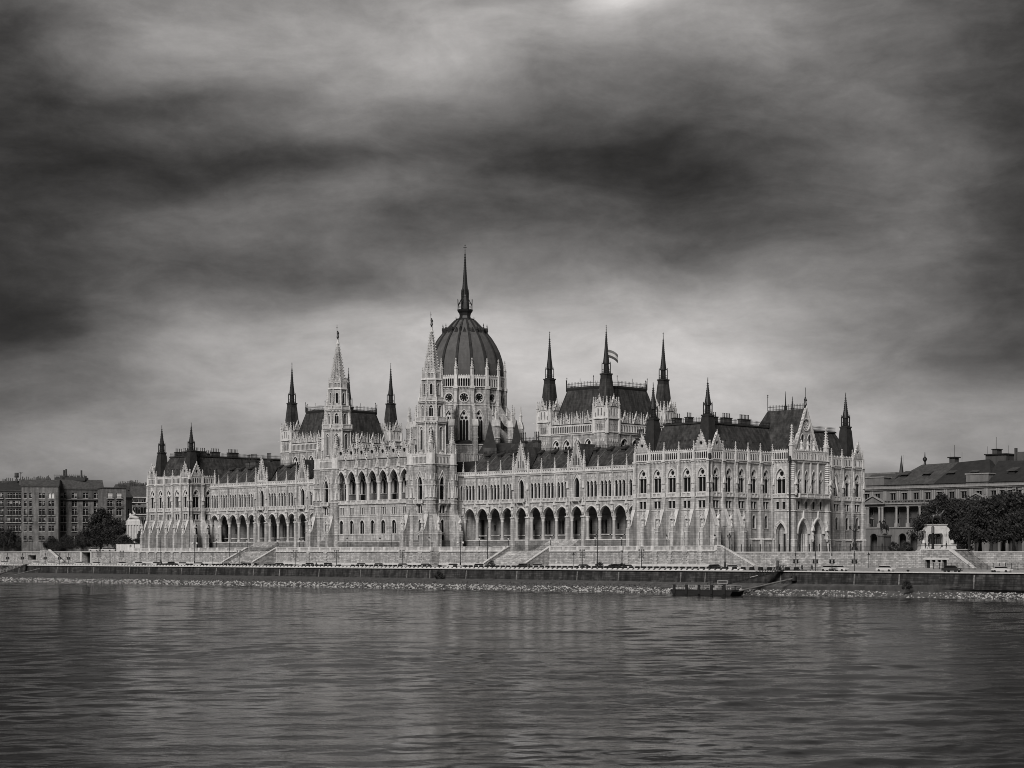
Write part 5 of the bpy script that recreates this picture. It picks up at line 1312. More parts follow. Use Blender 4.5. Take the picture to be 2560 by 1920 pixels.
# steps from the terrace to the loggia floors
for cx, lab in ((-366.3, 'broad grey steps rising from the terrace to the right arcade'), (2*XC+366.3, 'broad grey steps rising from the terrace to the left arcade')):
    mb = steps_front(cx-5.6, cx+5.6, 388.4, TZ, 13.6, 14, 6.5, 1.2); wobj('entrance_steps', 'stone' if cx > -400 else 'rubble', mb, lab, 'steps')

# right hand wall, lower, with the single flight running down along it
YR = 380.6
rw = thing('embankment_wall', 'pale brick-like embankment wall right of the terrace with a dark iron fence on top', 'wall', (XY(2150, YR), YR, SZ), world=True)
mb = MB(); a = XY(1786, YR); mb.prof(W0, [(-YR+.2, SZ-1), (-YR, 9.75), (-YR-2, 9.75), (-YR-2, SZ-1)], a, 100, 0); mb.box(W0, a, 100, -YR-.4, -YR+.25, 9.75, 10.0, 1)
mb.face([(a, YW-.2, SZ-1), (a, YR, SZ-1), (a, YR, 10.2), (a, YW-.2, 10.2)], 0)
mb.build('wall_body', ['rubble', 'coping'], rw)
fe = MB(); F = Fr(XY(1806, YR+.5), YR+.6, 1, 0); L = XY(2262, YR+.6)-F.o[0]
for z in (10.15, 11.15): fe.box(F, 0, L, -.03, .03, z, z+.06)
k = int(L/.34)
for i in range(k+1): fe.box(F, L*i/k-.022, L*i/k+.022, -.02, .02, 10.0, 11.35)
for i in range(int(L/3.1)+1): fe.box(F, i*3.1-.09, i*3.1+.09, -.08, .08, 10.0, 11.95)
fe.build('iron_fence', 'iron', rw)
xs0, xs1 = XY(1792, YW), XY(1866, YW)      # flight descending to the right in front of the wall
mb = MB(); F = Fr(xs0-.4, YW, 1, 0); L = xs1-xs0; n = 24
for i in range(n):
    u0, u1 = L*i/n+2.0, L*(i+1)/n+2.0; z = TZ-(TZ-SZ)*(i+1)/n; mb.box(F, u0, u1, -YR+YW+.02, -.4, SZ-.6, z, 0)
mb.box(F, 0, 2.0, -YR+YW+.02, -.4, SZ-.6, TZ, 0)
mb.face2(F, [(0, SZ-.6), (L+2.6, SZ-.6), (L+2.6, SZ+.3), (1.6, TZ+1.1), (0, TZ+1.1)], -.4, .1, 1)
mb.face2(F, [(L+3.0, SZ+.2), (L+3.0, SZ+.5), (1.7, TZ+1.4), (0, TZ+1.4), (0, TZ+1.1), (1.6, TZ+1.1)], -.5, .2, 2)
wobj('staircase', ['coping', 'rubble', 'trim'], mb, 'narrow stone stair falling to the right along the embankment wall', 'stairs')

# left hand embankment wall with gateway, opening and a stair
YL = 377.2
lw = thing('embankment_wall', 'dark rubble embankment wall with a black gateway left of the palace', 'wall', (XY(150, YL), YL, SZ), world=True)
def LX(px): return XY(px, YL)
mb = MB(); F = Fr(LX(0)-300, YL, 1, 0); o = F.o[0]; E = XY(338, YL)-o
gate = (LX(205)-o, LX(227)-o); op = (LX(70)-o, LX(90)-o); st = (LX(117)-o, LX(172)-o)
mb.panel(F, rect(0, E, SZ-1, 10.2), [rect(gate[0], gate[1], SZ-.9, 10.0), rect(op[0], op[1], SZ+1.1, SZ+2.9)], 0, 2.5, 0)
mb.box(F, 0, E, -2.5, .25, 10.2, 10.45, 1)
for g_ in (gate,): mb.box(F, g_[0]-1.2, g_[0], 0, .2, SZ-1, 10.2, 1); mb.box(F, g_[1], g_[1]+.6, 0, .2, SZ-1, 10.2, 1)
mb.build('wall_body', ['rubble', 'coping'], lw)
mb = MB(); mb.face([F.p(u, -2.4, z) for u, z in rect(gate[0], gate[1], SZ-1, 10.1)], 0); mb.face([F.p(u, -2.4, z) for u, z in rect(op[0], op[1], SZ, 10)], 0); mb.build('gateway', 'iron', lw)
mb = MB(); n = 22; u0, u1 = LX(138)-o, LX(168)-o
for i in range(n): a = u0+(u1-u0)*i/n; mb.box(F, a, u0+(u1-u0)*(i+1)/n, .05, 2.4, SZ-1, TZ-(TZ-SZ)*(i+1)/n, 0)
mb.face2(F, [(LX(115)-o, SZ-1), (u1+1, SZ-1), (u1+1, SZ+.4), (u0, 11.0), (LX(118)-o, 11.0), (LX(116)-o, 10.4)], 2.4, 2.9, 1)
mb.face2(F, [(u0, 10.9), (u1+1.2, SZ+.3), (u1+1.2, SZ+.7), (u0+.2, 11.3)], 2.3, 3.1, 2)
mb.box(F, LX(118)-o, u0, .05, 2.4, SZ-1, 10.4, 1)
wobj('staircase', ['base_stone', 'rubble', 'trim'], mb, 'steep stone stair with a bright slanting rail beside the black gateway', 'stairs')
# low pale wall of the monument terrace on the far left
mb = MB(); Y = 386; a, b = XY(291, Y), XY(350, Y); mb.box(W0, a, b, -Y-.6, -Y, TZ, 13.0, 0); mb.box(W0, a-.1, b, -Y-.7, -Y+.1, 13.0, 13.2, 0)
wobj('low_wall', 'trim', mb, 'short pale wall below the lion pylon left of the palace', 'wall')

# ------------------------------------------------------------------ lamps, masts and signals
LAMPS = {}
def lantern(parts_mats=('iron', 'lamp_glass')):
    t = thing('terrace_lamp', '', 'street lamp'); p = MB()
    p.lathe(0, 0, [(.42, 0), (.42, .15), (.3, .3), (.34, .7), (.22, .9), (.1, 1.1), (.09, 2.6), (.14, 2.7), (.07, 2.8), (.06, 3.1)], 8); p.bar((-.35, 0, 2.75), (.35, 0, 2.75), .04)
    p.build('pole', 'iron', t); h = MB(); h.lathe(0, 0, [(.12, 3.1), (.3, 3.72), (.3, 3.75)], 6, 0, 0); h.build('lantern_glass', 'curtain', t)
    c = MB(); c.lathe(0, 0, [(.36, 3.75), (.36, 3.8), (.16, 4.02), (.1, 4.1), (.12, 4.2), (.02, 4.35)], 6, 0); c.build('cap', 'iron', t); return t
def globes(h, low=False):
    t = thing('double_globe_lamp', '', 'street lamp'); p = MB(); p.lathe(0, 0, [(.22, 0), (.2, .8), (.11, 1.0), (.09, h), (.05, h+.4)], 8); p.bar((-.75, 0, h-.3), (.75, 0, h-.3), .05); p.bar((0, 0, h+.3), (0, 0, h+1.6), .05); p.bar((-.4, 0, h+1.2), (.4, 0, h+1.2), .05); p.build('pole', 'iron', t)
    for sx in (-1, 1):
        g = MB(); g.lathe(sx*.75, 0, [(.05, h-.75), (.3, h-.6), (.36, h-.35), (.25, h-.1), (.05, h)], 10); g.build('globe', 'curtain', t)
    return t
def tall_pole(h, arm):
    t = thing('tall_lamp_pole', '', 'street lamp'); p = MB(); p.lathe(0, 0, [(.24, 0), (.22, 1.1), (.13, 1.3), (.11, h*.5), (.07, h)], 8)
    if arm: p.bar((-1.5, 0, h*arm), (1.5, 0, h*arm), .06); p.bar((-.8, 0, h*arm+.25), (.8, 0, h*arm+.25), .05)
    p.build('pole', 'iron', t); l = MB(); l.taper(W0, -.6, .5, -.14, .14, h-.05, -.45, .3, -.1, .1, h+.12); l.build('lamp_head', 'iron', t); return t
def flood_mast(h=5.4):
    t = thing('floodlight_mast', '', 'floodlight'); p = MB(); p.lathe(0, 0, [(.2, 0), (.18, .7), (.1, .9), (.08, h)], 8)
    for k in range(4): z = h-.25-k*.62; p.bar((-.42, 0, z), (.42, 0, z), .045)
    p.build('pole', 'iron', t)
    for k in range(4):
        for sx in (-1, 1):
            z = h-.25-k*.62; d = MB(); x = sx*(.42+(.1 if k in (0, 3) else .02)); d.bar((x, -.16, z), (x, .2, z+.06), .27, k=10, r2=.2); d.build('floodlight', 'lead', t)
    return t
def signal(h=4.9):
    t = thing('traffic_light', '', 'traffic light'); p = MB(); p.lathe(0, 0, [(.13, 0), (.08, .3), (.07, h)], 8); p.bar((-.45, 0, 2.9), (.45, 0, 2.9), .04); p.bar((-.45, 0, 2.0), (.45, 0, 2.0), .04); p.build('pole', 'iron', t)
    for sx in (-1, 1):
        b = MB(); b.box(W0, sx*.38-.17, sx*.38+.17, -.16, .16, 1.95, 2.95); 
        for k in range(3): b.prof(Fr(sx*.38, 0, 1, 0), [(.16, 2.1+k*.3), (.34, 2.3+k*.3), (.16, 2.34+k*.3)], -.13, .13); b.prof(Fr(sx*.38, 0, 0, sx), [(.16, 2.1+k*.3), (.36, 2.3+k*.3), (.16, 2.34+k*.3)], -.13, .13)
        b.build('signal_head', 'iron', t)
    b = MB(); b.box(W0, -.12, .12, -.3, -.1, 3.7, 4.3); b.build('signal_head', 'iron', t)
    w = MB(); w.box(W0, -.1, .1, -.12, -.1, 2.0, 3.0); w.build('number_plate', 'white_frame', t); return t
def place(kind, maker, px, Y, z, label, group, rz=0, scale=None):
    pos = (XY(px, Y), Y, z)
    if kind not in LAMPS: o = maker(); LAMPS[kind] = o; o.location = pos; o.rotation_euler[2] = rz; o['label'] = label; o['group'] = group; o.scale = scale or (1, 1, 1)
    else: o = dup(LAMPS[kind], pos, rz, label, group, scale or (1, 1, 1))
    return o
g = 'lanterns on the terrace balustrade'
g = 'lanterns on the terrace balustrade'
for px, w in ((541, 'by the left arcade, nearest the left pavilion'), (618, 'left of the gate over the mottled steps'), (695, 'right of the gate over the mottled steps'), (749, 'first of the close pair at the left tower foot'), (758, 'second of the close pair at the left tower foot'),
              (868, 'under the left half of the seven gables front'), (950, 'under the right half of the seven gables front'), (1073, 'before the twin pointed niches of the right tower foot'), (1198.7, 'by the right arcade, nearest the right tower'),
              (1271, 'left of the gate over the pale steps'), (1376.5, 'right of the gate over the pale steps'), (1488, 'beside the thin tall pole before the right arcade'), (1553.5, 'at the right arcade end, beside the near pavilion'),
              (1667, 'before the river front of the near pavilion'), (1787, 'at the near pavilion corner above the stair'), (336, 'before the pylon left of the far pavilion')):
    place('lantern', lantern, px, 378.2 if not 840 < px < 1100 else 372.6, TZ, 'black terrace lantern '+w, g)
t = thing('three_arm_lamp', 'black lamp with three lanterns behind the iron fence at the near pavilion', 'street lamp', (XY(1823.5, 384), 384, TZ)); m = MB(); m.lathe(0, 0, [(.2, 0), (.08, .4), (.07, 3.7)], 8); m.bar((-.5, 0, 3.3), (.5, 0, 3.3), .05); m.build('pole', 'iron', t)
for x, z in ((-.5, 3.4), (.5, 3.4), (0, 3.8)): m = MB(); m.lathe(x, 0, [(.05, z), (.2, z+.4), (.22, z+.45), (.03, z+.75)], 6); m.build('lantern', 'iron', t)
g = 'tall thin poles along the embankment road'
for px, h, arm, w in ((402, 9.6, .62, 'before the left pavilion'), (573, 9.8, .48, 'at the foot of the mottled steps'), (765, 10.2, 0, 'before the left tower'), (979.5, 11.6, .97, 'before the seven gables front, right half'), (1219, 11.0, .5, 'at the foot of the pale steps'), (1493.5, 10.0, 0, 'before the right arcade'), (1812.5, 10.4, 0, 'before the narrow right hand stair'), (275, 6.2, 0, 'right of the black gateway')):
    kind = 'tall%.2f' % arm; pos = (px, 371.5)
    place(kind, lambda: tall_pole(9.8, arm), px, 371.5, SZ, 'tall thin black lamp pole '+w, g, R(45), (1, 1, h/9.8))
for px, w in ((486.5, 'before the left pavilion corner'), (1151, 'before the right tower, by the arcade')):
    place('globes', lambda: globes(7.4), px, 371.5, SZ, 'street lamp with two white globes '+w, 'double globe lamps', R(45), (1, 1, .95 if px > 800 else 1))
g = 'masts carrying clusters of round floodlights'
for px, w in ((247, 'right of the black gateway'), (305, 'below the lion pylon'), (598, 'at the mottled steps'), (738, 'before the left tower'), (841, 'before the left end of the seven gables front'), (1005.5, 'before the right end of the seven gables front'), (1455.5, 'before the right arcade'), (1603.5, 'before the left edge of the near pavilion')):
    place('flood', flood_mast, px, 349.6, QZ+.02, 'short mast with eight round floodlights '+w, g, R(45))
g = 'traffic lights on the quay'
for px, w in ((1989.5, 'leftmost of four, before the twin portals'), (2038.5, 'second from left of four'), (2080, 'third from left of four'), (2136, 'rightmost of four, before the black candelabra lamp')):
    place('signal', signal, px, 349.6, QZ+.02, 'black traffic light pole, '+w, g, R(45))
for px, w in ((113, 'left of the steep stair'), (149, 'in front of the steep stair'), (171.5, 'just right of the steep stair'), (56, 'left of the small square opening'), (19, 'near the left edge of the view')):
    place('sig2', lambda: signal(4.4), px, 365, RZ+.1, 'dark signal post before the left embankment wall, '+w, 'signal posts on the left', R(45))
m = thing('candelabra_lamp', 'tall dark cast iron candelabra lamp at the right end of the palace', 'street lamp', (XY(2136.5, 386), 386, TZ)); p = MB(); p.lathe(0, 0, [(.85, 0), (.8, .5), (.5, .9), (.55, 1.6), (.28, 2.0), (.3, 4.6), (.45, 4.9), (.25, 5.4), (.3, 6.2), (.1, 7.4), (.06, 9.0)], 8); p.build('post', 'iron', m)
for sx in (-1, 1): p = MB(); p.bar((0, 0, 4.7), (sx*1.1, 0, 5.3), .09); p.lathe(sx*1.1, 0, [(.08, 5.2), (.3, 5.6), (.25, 5.95), (.03, 6.2)], 6); p.build('lamp_arm', 'iron', m)
m.rotation_euler[2] = R(45); p = MB(); p.bar((-.5, 0, 8.4), (.5, 0, 8.4), .06); p.build('crossbar', 'iron', m)
for px, w in ((2332, 'in front of the arched plinth'), (2423, 'at the right side of the arched plinth')):
    t = thing('square_post', 'thick square black post '+w, 'post', (XY(px, 377.5), 377.5, TZ)); p = MB(); p.box(W0, -.22, .22, -.22, .22, 0, 4.0 if px < 2400 else 4.6); p.taper(W0, -.3, .3, -.3, .3, 0, -.24, .24, -.24, .24, .5); p.build('post_body', 'iron', t)
    if px < 2400: p = MB(); p.box(W0, -.28, .28, -.28, .28, 4.0, 5.4); p.lathe(0, 0, [(.3, 5.4), (.36, 5.7), (.1, 6.0)], 6); p.build('lamp_head', 'lead', t)
for px, Y, w in ((1434, 371, 'before the terrace wall, right of the pale steps'), (2171.5, 371, 'before the right embankment wall'), (531, 371, 'left of the mottled steps')):
    t = thing('road_sign', 'small road sign on a thin pole '+w, 'road sign', (XY(px, Y), Y, SZ-.05), R(45)); p = MB(); p.bar((0, 0, 0), (0, 0, 3.9), .05, k=6); p.build('pole', 'iron', t); p = MB()
    p.face2(Fr(0, 0, 1, 0), [(-.38, 3.1), (.38, 3.1), (0, 3.8)] if px > 600 else circ(0, 3.3, .5, 12), .05, .09); p.build('sign_plate', 'iron' if px > 600 else 'lead', t)

# ------------------------------------------------------------------ cars on the road
def car(col, estate=False):
    t = thing('car', '', 'car'); b = MB(); L, Wd = 4.4, 1.75
    P = [(-2.2, .35), (-2.2, .75), (-2.12, .95), (-1.5, 1.0), (-.85, 1.02) , (1.0, 1.02), (1.95, .86), (2.18, .7), (2.2, .35)]
    lowr = [(-2.2, .32), (2.2, .32)]
    b.prof(Fr(0, 0, 0, 1), [(x, z) for x, z in P][::-1], -Wd/2, Wd/2)
    b.build('body', col, t)
    c = MB(); r = -2.0 if estate else -1.6
    c.prof(Fr(0, 0, 0, 1), [(r, 1.0), (r+.35, 1.4), (.25, 1.46), (.95, 1.02)][::-1], -Wd/2+.12, Wd/2-.12); c.build('cabin_glass', 'glass', t)
    k = MB(); k.prof(Fr(0, 0, 0, 1), [(r+.3, 1.39), (r+.4, 1.46), (.2, 1.5), (.35, 1.4)][::-1], -Wd/2+.1, Wd/2-.1); k.build('car_roof', col, t)
    for sx in (-1.35, 1.35):
        for sy in (-1, 1): w = MB(); w.bar((sx, sy*(Wd/2-.2), .33), (sx, sy*(Wd/2+.01), .33), .33, k=12); w.build('wheel', 'tyre', t)
    for sy in (-1, 1): h = MB(); h.box(W0, 2.1, 2.23, sy*.6-.18, sy*.6+.18, .6, .74); h.build('headlight', 'curtain', t)
    return t
CARS = {}
def put_car(px, Y, col, label, estate=False, z=RZ, group='cars on the embankment road', rz=0):
    pos = (XY(px, Y), Y, z)
    if col not in CARS: CARS[col] = car(col, estate); o = CARS[col]; o.location = pos; o.rotation_euler[2] = rz; o['label'] = label; o['group'] = group
    else: dup(CARS[col], pos, rz, label, group)
for px, c, w in ((12, 'white', 'at the far left edge of the road'), (92, 'white', 'before the small square wall opening'), (130, 'white', 'before the steep stair'), (199, 'white', 'just left of the black gateway'), (243, 'white', 'right of the black gateway'), (307, 'white', 'below the lion pylon'), (348, 'silver', 'before the left pavilion, leftmost'),
                 (393, 'white', 'before the left pavilion, by the tall pole'), (458, 'white', 'before the left pavilion corner'), (499, 'white', 'just left of the mottled steps'), (566, 'white', 'at the left foot of the mottled steps'), (619, 'white', 'at the middle of the mottled steps'), (700, 'white', 'right of the mottled steps'), (776, 'white', 'before the left tower'),
                 (822, 'silver', 'between the left tower and the seven gables'), (905, 'white', 'before the middle of the seven gables front'), (949, 'silver', 'before the seven gables, right of its middle'), (1009, 'white', 'before the left edge of the right tower'), (1066, 'silver', 'before the right tower'), (1135, 'white', 'right of the right tower'),
                 (1200, 'white', 'left foot of the pale steps'), (1346, 'white', 'right foot of the pale steps'), (1461, 'white', 'before the right arcade'), (1570, 'white', 'before the end of the right arcade'), (1834, 'white', 'under the narrow right stair'), (1790, 'dark', 'left of the narrow right stair'), (2075, 'silver', 'behind the third traffic light'), (2098, 'white', 'between the third and fourth traffic lights'), (2215, 'white', 'left of the two door stone base'), (2506, 'white', 'at the right end of the road'),
                 (1310, 'dark', 'before the pale steps'), (1545, 'dark', 'behind the black barrier blocks at the arcade end'), (430, 'dark', 'before the left pavilion'), (2380, 'dark', 'below the arched plinth')):
    c2 = 'car_'+c; put_car(px, 353.2 if c != 'dark' else 360.5, c2, ('%s car on the road %s' % (c, w)))
for px, w in ((237, 'leftmost, just right of the gateway'), (268, 'between gateway and pylon'), (285, 'nearest the pale low wall')):
    put_car(px, 392, 'car_silver', 'silver car parked on the upper terrace, '+w, z=10.42, group='cars on the upper terrace', rz=R(30))

# ================================================================== figures and statues
def skin_mesh(name, nodes, edges, mats, parent=None, sub=1, faces_mat=None):
    """nodes: {key: ((x,y,z), r)}; one continuous surface grown round the joints"""
    keys = list(nodes); me = bpy.data.meshes.new(name+'_cage'); me.from_pydata([nodes[k][0] for k in keys], [(keys.index(a), keys.index(b)) for a, b in edges], [])
    o = bpy.data.objects.new(name, me); COL.objects.link(o); m = o.modifiers.new('skin', 'SKIN'); m.use_smooth_shade = True
    me.skin_vertices.new() if not me.skin_vertices else None
    for i, k in enumerate(keys):
        r = nodes[k][1]; r = r if isinstance(r, tuple) else (r, r); me.skin_vertices[0].data[i].radius = r; me.skin_vertices[0].data[i].use_root = (i == 0)
    if sub: s_ = o.modifiers.new('sub', 'SUBSURF'); s_.levels = sub; s_.render_levels = sub
    dg = bpy.context.evaluated_depsgraph_get(); dg.update(); nm = bpy.data.meshes.new_from_object(o.evaluated_get(dg)); nm.name = name
    o.modifiers.clear(); o.data = nm; nm.materials.clear()
    for q in ([mats] if isinstance(mats, str) else mats): nm.materials.append(MATS[q])
    if parent: o.parent = parent
    return o
def person(loc, rz, label, pose='stand', h=1.75, bag=False, cloth='cloth'):
    k = h/1.75; t = thing('person', label, 'person', loc, rz, None)
    st = {'stand': .06, 'walk': .28, 'sit': 0}[pose]; dz = -.42 if pose == 'sit' else 0
    N = {'pel': ((0, 0, .95+dz), (.15, .11)), 'spi': ((.01, 0, 1.15+dz), (.14, .1)), 'che': ((.0, 0, 1.36+dz), (.17, .11)), 'nek': ((.01, 0, 1.49+dz), .055), 'hd0': ((.02, 0, 1.58+dz), .075), 'hd1': ((.025, 0, 1.67+dz), .09), 'hd2': ((.02, 0, 1.74+dz), .06)}
    E = [('pel', 'spi'), ('spi', 'che'), ('che', 'nek'), ('nek', 'hd0'), ('hd0', 'hd1'), ('hd1', 'hd2')]
    for s, sg in (('l', 1), ('r', -1)):
        f = st*sg
        if pose == 'sit': N.update({s+'hip': ((.05, .1*sg, .5), .09), s+'kne': ((.45, .12*sg, .5), .06), s+'ank': ((.45, .12*sg, .1), .04), s+'toe': ((.6, .13*sg, .04), .035)})
        else: N.update({s+'hip': ((0, .1*sg, .88), .095), s+'kne': ((f*.6+.03, .11*sg, .48), .06), s+'ank': ((f*1.1, .11*sg, .08), .042), s+'toe': ((f*1.1+.16, .12*sg, .035), .035)})
        N.update({s+'sho': ((0, .19*sg, 1.42+dz), .06), s+'elb': ((-f*.3-.02, .24*sg, 1.14+dz), .045), s+'wri': ((-f*.6+.1, .25*sg, .9+dz), .03), s+'hnd': ((-f*.6+.12, .25*sg, .8+dz), (.035, .02))})
        E += [('pel', s+'hip'), (s+'hip', s+'kne'), (s+'kne', s+'ank'), (s+'ank', s+'toe'), ('che', s+'sho'), (s+'sho', s+'elb'), (s+'elb', s+'wri'), (s+'wri', s+'hnd')]
    N = {a: ((p[0]*k, p[1]*k, p[2]*k), r) for a, (p, r) in N.items()}
    b = skin_mesh('body', N, E, [cloth, 'skin'], t)
    zh = (1.52+dz)*k; b.data.polygons.foreach_set('material_index', [1 if (p.center.z > zh or (p.center.z < (.88+dz)*k and abs(p.center.y) > .215*k)) else 0 for p in b.data.polygons])
    hm = MB(); hm.lathe(0, 0, [(.085*k, (1.66+dz)*k), (.1*k, (1.71+dz)*k), (.08*k, (1.78+dz)*k), (.02*k, (1.81+dz)*k)], 10); hm.build('hair', 'hair', t)
    c = MB(); c.lathe(0, 0, [(.22*k, (.72+dz)*k if pose != 'sit' else .5), (.19*k, (1.0+dz)*k), (.2*k, (1.3+dz)*k), (.12*k, (1.47+dz)*k)], 10); c.build('coat', cloth, t)
    return t
def horse_rider(parent, z0, k, name='rider_statue', mats='bronze', rear=False):
    N = {'bar': ((0, 0, 1.45), (.36, .42)), 'che': ((.65, 0, 1.5), (.34, .42)), 'hip': ((-.7, 0, 1.5), (.34, .4)), 'nk1': ((1.05, 0, 1.85), (.2, .3)), 'nk2': ((1.3, 0, 2.2), (.14, .22)), 'pol': ((1.42, 0, 2.42), (.12, .14)), 'muz': ((1.78, 0, 2.1), (.08, .1)), 'ta1': ((-1.05, 0, 1.6), .09), 'ta2': ((-1.3, 0, 1.2), .1), 'ta3': ((-1.35, 0, .7), .05),
         'rp': ((-.05, 0, 1.98), (.2, .16)), 'rc': ((.0, 0, 2.5), (.24, .17)), 'rn': ((.02, 0, 2.72), .08), 'rh': ((.04, 0, 2.92), .13), 'rt': ((.04, 0, 3.08), .08)}
    E = [('bar', 'che'), ('bar', 'hip'), ('che', 'nk1'), ('nk1', 'nk2'), ('nk2', 'pol'), ('pol', 'muz'), ('hip', 'ta1'), ('ta1', 'ta2'), ('ta2', 'ta3'), ('bar', 'rp'), ('rp', 'rc'), ('rc', 'rn'), ('rn', 'rh'), ('rh', 'rt')]
    for s, y in (('l', .2), ('r', -.2)):
        lift = .35 if s == 'l' else 0
        N.update({s+'f1': ((.75, y, 1.05), .15), s+'f2': ((.8+lift*.8, y, .62+lift*.6), .09), s+'f3': ((.78+lift*.4, y, .15+lift*.9), .06), s+'f4': ((.84+lift*.5, y, .04+lift*.8), .08),
                  s+'h1': ((-.75, y, 1.1), .19), s+'h2': ((-.95, y, .68), .1), s+'h3': ((-.88+(.25 if s == 'l' else 0), y, .15), .065), s+'h4': ((-.8+(.25 if s == 'l' else 0), y, .04), .08),
                  s+'rk': ((.25, y*1.9, 1.65), .1), s+'rf': ((.2, y*2, 1.15), .07), s+'re': ((.1, y*1.8, 2.3), .07), s+'rw': ((.42, y*1.0, 2.12), .05)})
        E += [('che', s+'f1'), (s+'f1', s+'f2'), (s+'f2', s+'f3'), (s+'f3', s+'f4'), ('hip', s+'h1'), (s+'h1', s+'h2'), (s+'h2', s+'h3'), (s+'h3', s+'h4'), ('rp', s+'rk'), (s+'rk', s+'rf'), ('rc', s+'re'), (s+'re', s+'rw')]
    N = {a: ((p[0]*k, p[1]*k, p[2]*k+z0), tuple(q*k for q in r) if isinstance(r, tuple) else r*k) for a, (p, r) in N.items()}
    return skin_mesh(name, N, E, mats, parent)
# rider on dark pedestal
t = thing('equestrian_statue', 'dark bronze rider on a plain dark block pedestal at the palace corner', 'statue', (XY(2211, 415), 415, 10.0), R(268))
t.scale = (.88, .88, .95)
p = MB(); p.taper(W0, -2.1, 2.1, -1.3, 1.3, 0, -2.0, 2.0, -1.2, 1.2, .8); p.box(W0, -1.9, 1.9, -1.1, 1.1, .8, 4.3); p.taper(W0, -2.15, 2.15, -1.35, 1.35, 4.3, -2.0, 2.0, -1.2, 1.2, 4.8); p.build('pedestal', 'old_wall_dark', t)
horse_rider(t, 4.8, 1.6)
# arched marble plinth with a tall rider
Yp = 381.5; cx = XY(2340, Yp); Zp = dep(cx, Yp)
t = thing('equestrian_monument', 'tall dark rider on a white marble arched plinth before the trees', 'monument', (XY(2342, 386), 386, 10.0), R(45)); t.scale = (.66, .72, .77)
p = MB(); p.taper(W0, -7.2, 7.2, -3.2, 3.2, 0, -6.9, 6.9, -3.0, 3.0, .5); p.taper(W0, -6.6, 6.6, -2.8, 2.8, .5, -6.3, 6.3, -2.6, 2.6, 1.9); p.box(W0, -6.5, 6.5, -2.9, 2.9, 1.9, 2.2)
p.build('marble_base', 'marble', t)
p = MB(); F = Fr(0, -2.0, 1, 0)
hole = arch(-.9, 5.6, 2.25, 4.4, 5.7, 6)
poly = [(-5.0, 2.2), (5.2, 2.2), (4.8, 3.2), (3.9, 4.3), (3.7, 6.0), (4.3, 6.6), (4.0, 7.3), (3.3, 7.7), (3.1, 8.3), (-3.9, 8.3), (-4.0, 7.6), (-4.6, 7.2), (-4.8, 6.6), (-4.3, 6.0), (-4.3, 4.3)]
p.panel(F, poly, [hole], 0, 4.0, 0, back=True); p.panel(F, poly, [hole], -4.0, .1, 0)
p.box(W0, -4.2, 3.4, -2.3, 2.3, 8.3, 8.5); p.box(W0, -4.9, 4.3, -2.25, -2.0, 6.5, 6.8)
for x in (-4.1, 2.6, 3.4): p.lathe(x, -2.0, [(.4, 2.2), (.35, 2.6), (.3, 4.6), (.5, 5.6), (.35, 6.2)], 8)
for x, r in ((5.2, .75), (-5.2, .75)): p.lathe(x, -1.8, [(.3, 2.2), (r, 2.6), (r*.9, 3.2), (.3, 3.7)], 9)
p.build('marble_arch', 'marble', t)
g = MB(); 
for x in (-2.4, -1.6, -.5, .4, 1.1): g.lathe(x, -.2, [(.45, 2.2), (.4, 3.2), (.35, 3.9), (.15, 4.1), (.2, 4.35), (.05, 4.6)], 8)
g.build('relief_group', 'bronze', t)
o = horse_rider(t, 8.5, 1.85)
# lion pylon on the left
Yl = 395; t = thing('lion_monument', 'white marble pylon with a carved lion group on top left of the palace', 'monument', (XY(335, Yl), Yl, 10.4), R(45))
p = MB(); p.taper(W0, -4.2, 4.2, -2, 2, 0, -3.6, 3.6, -1.7, 1.7, 1.9); p.box(W0, -2.55, 2.55, -1.2, 1.2, 1.9, 10.2)
for x in (-2.2, -1.1, 0, 1.1, 2.2): p.lathe(x, -1.2, [(.5, 1.9), (.45, 2.3), (.42, 10.0), (.5, 10.2)], 8)
p.box(W0, -2.9, 2.9, -1.6, 1.6, 10.2, 10.7); p.box(W0, -2.7, 2.7, -1.4, 1.4, 10.7, 11.9); p.taper(W0, -2.5, 2.5, -1.2, 1.2, 11.9, -2.2, 2.2, -1.0, 1.0, 12.4); p.build('pylon', 'marble', t)
N = {'b': ((0, 0, 13.1), (.7, .7)), 'c': ((-1.0, 0, 13.5), (.65, .7)), 'h': ((-1.5, 0, 14.4), (.5, .5)), 'm': ((-2.0, 0, 14.2), .28), 'r': ((1.2, 0, 13.0), (.6, .65)), 'q': ((2.0, 0, 12.7), .35), 'f': ((-1.9, .1, 12.8), .3), 'f2': ((-2.4, .1, 12.5), .22), 'k': ((.4, 0, 14.3), (.5, .45)), 'k2': ((-.3, 0, 15.2), (.35, .3)), 'k3': ((-.4, 0, 15.8), .26)}
skin_mesh('lion_group', N, [('b', 'c'), ('c', 'h'), ('h', 'm'), ('b', 'r'), ('r', 'q'), ('c', 'f'), ('f', 'f2'), ('b', 'k'), ('k', 'k2'), ('k2', 'k3')], 'marble', t)
g = MB(); g.box(W0, 1.3, 3.6, -2.6, -1.9, 1.9, 3.0); g.lathe(2.4, -2.4, [(.7, 3), (.65, 5.2), (.75, 6.6), (.3, 7.1), (.1, 7.15)], 8); g.lathe(2.4, -2.4, [(.15, 7.1), (.35, 7.4), (.3, 7.8), (.1, 8.0)], 8); g.build('bronze_figure', 'bronze', t)

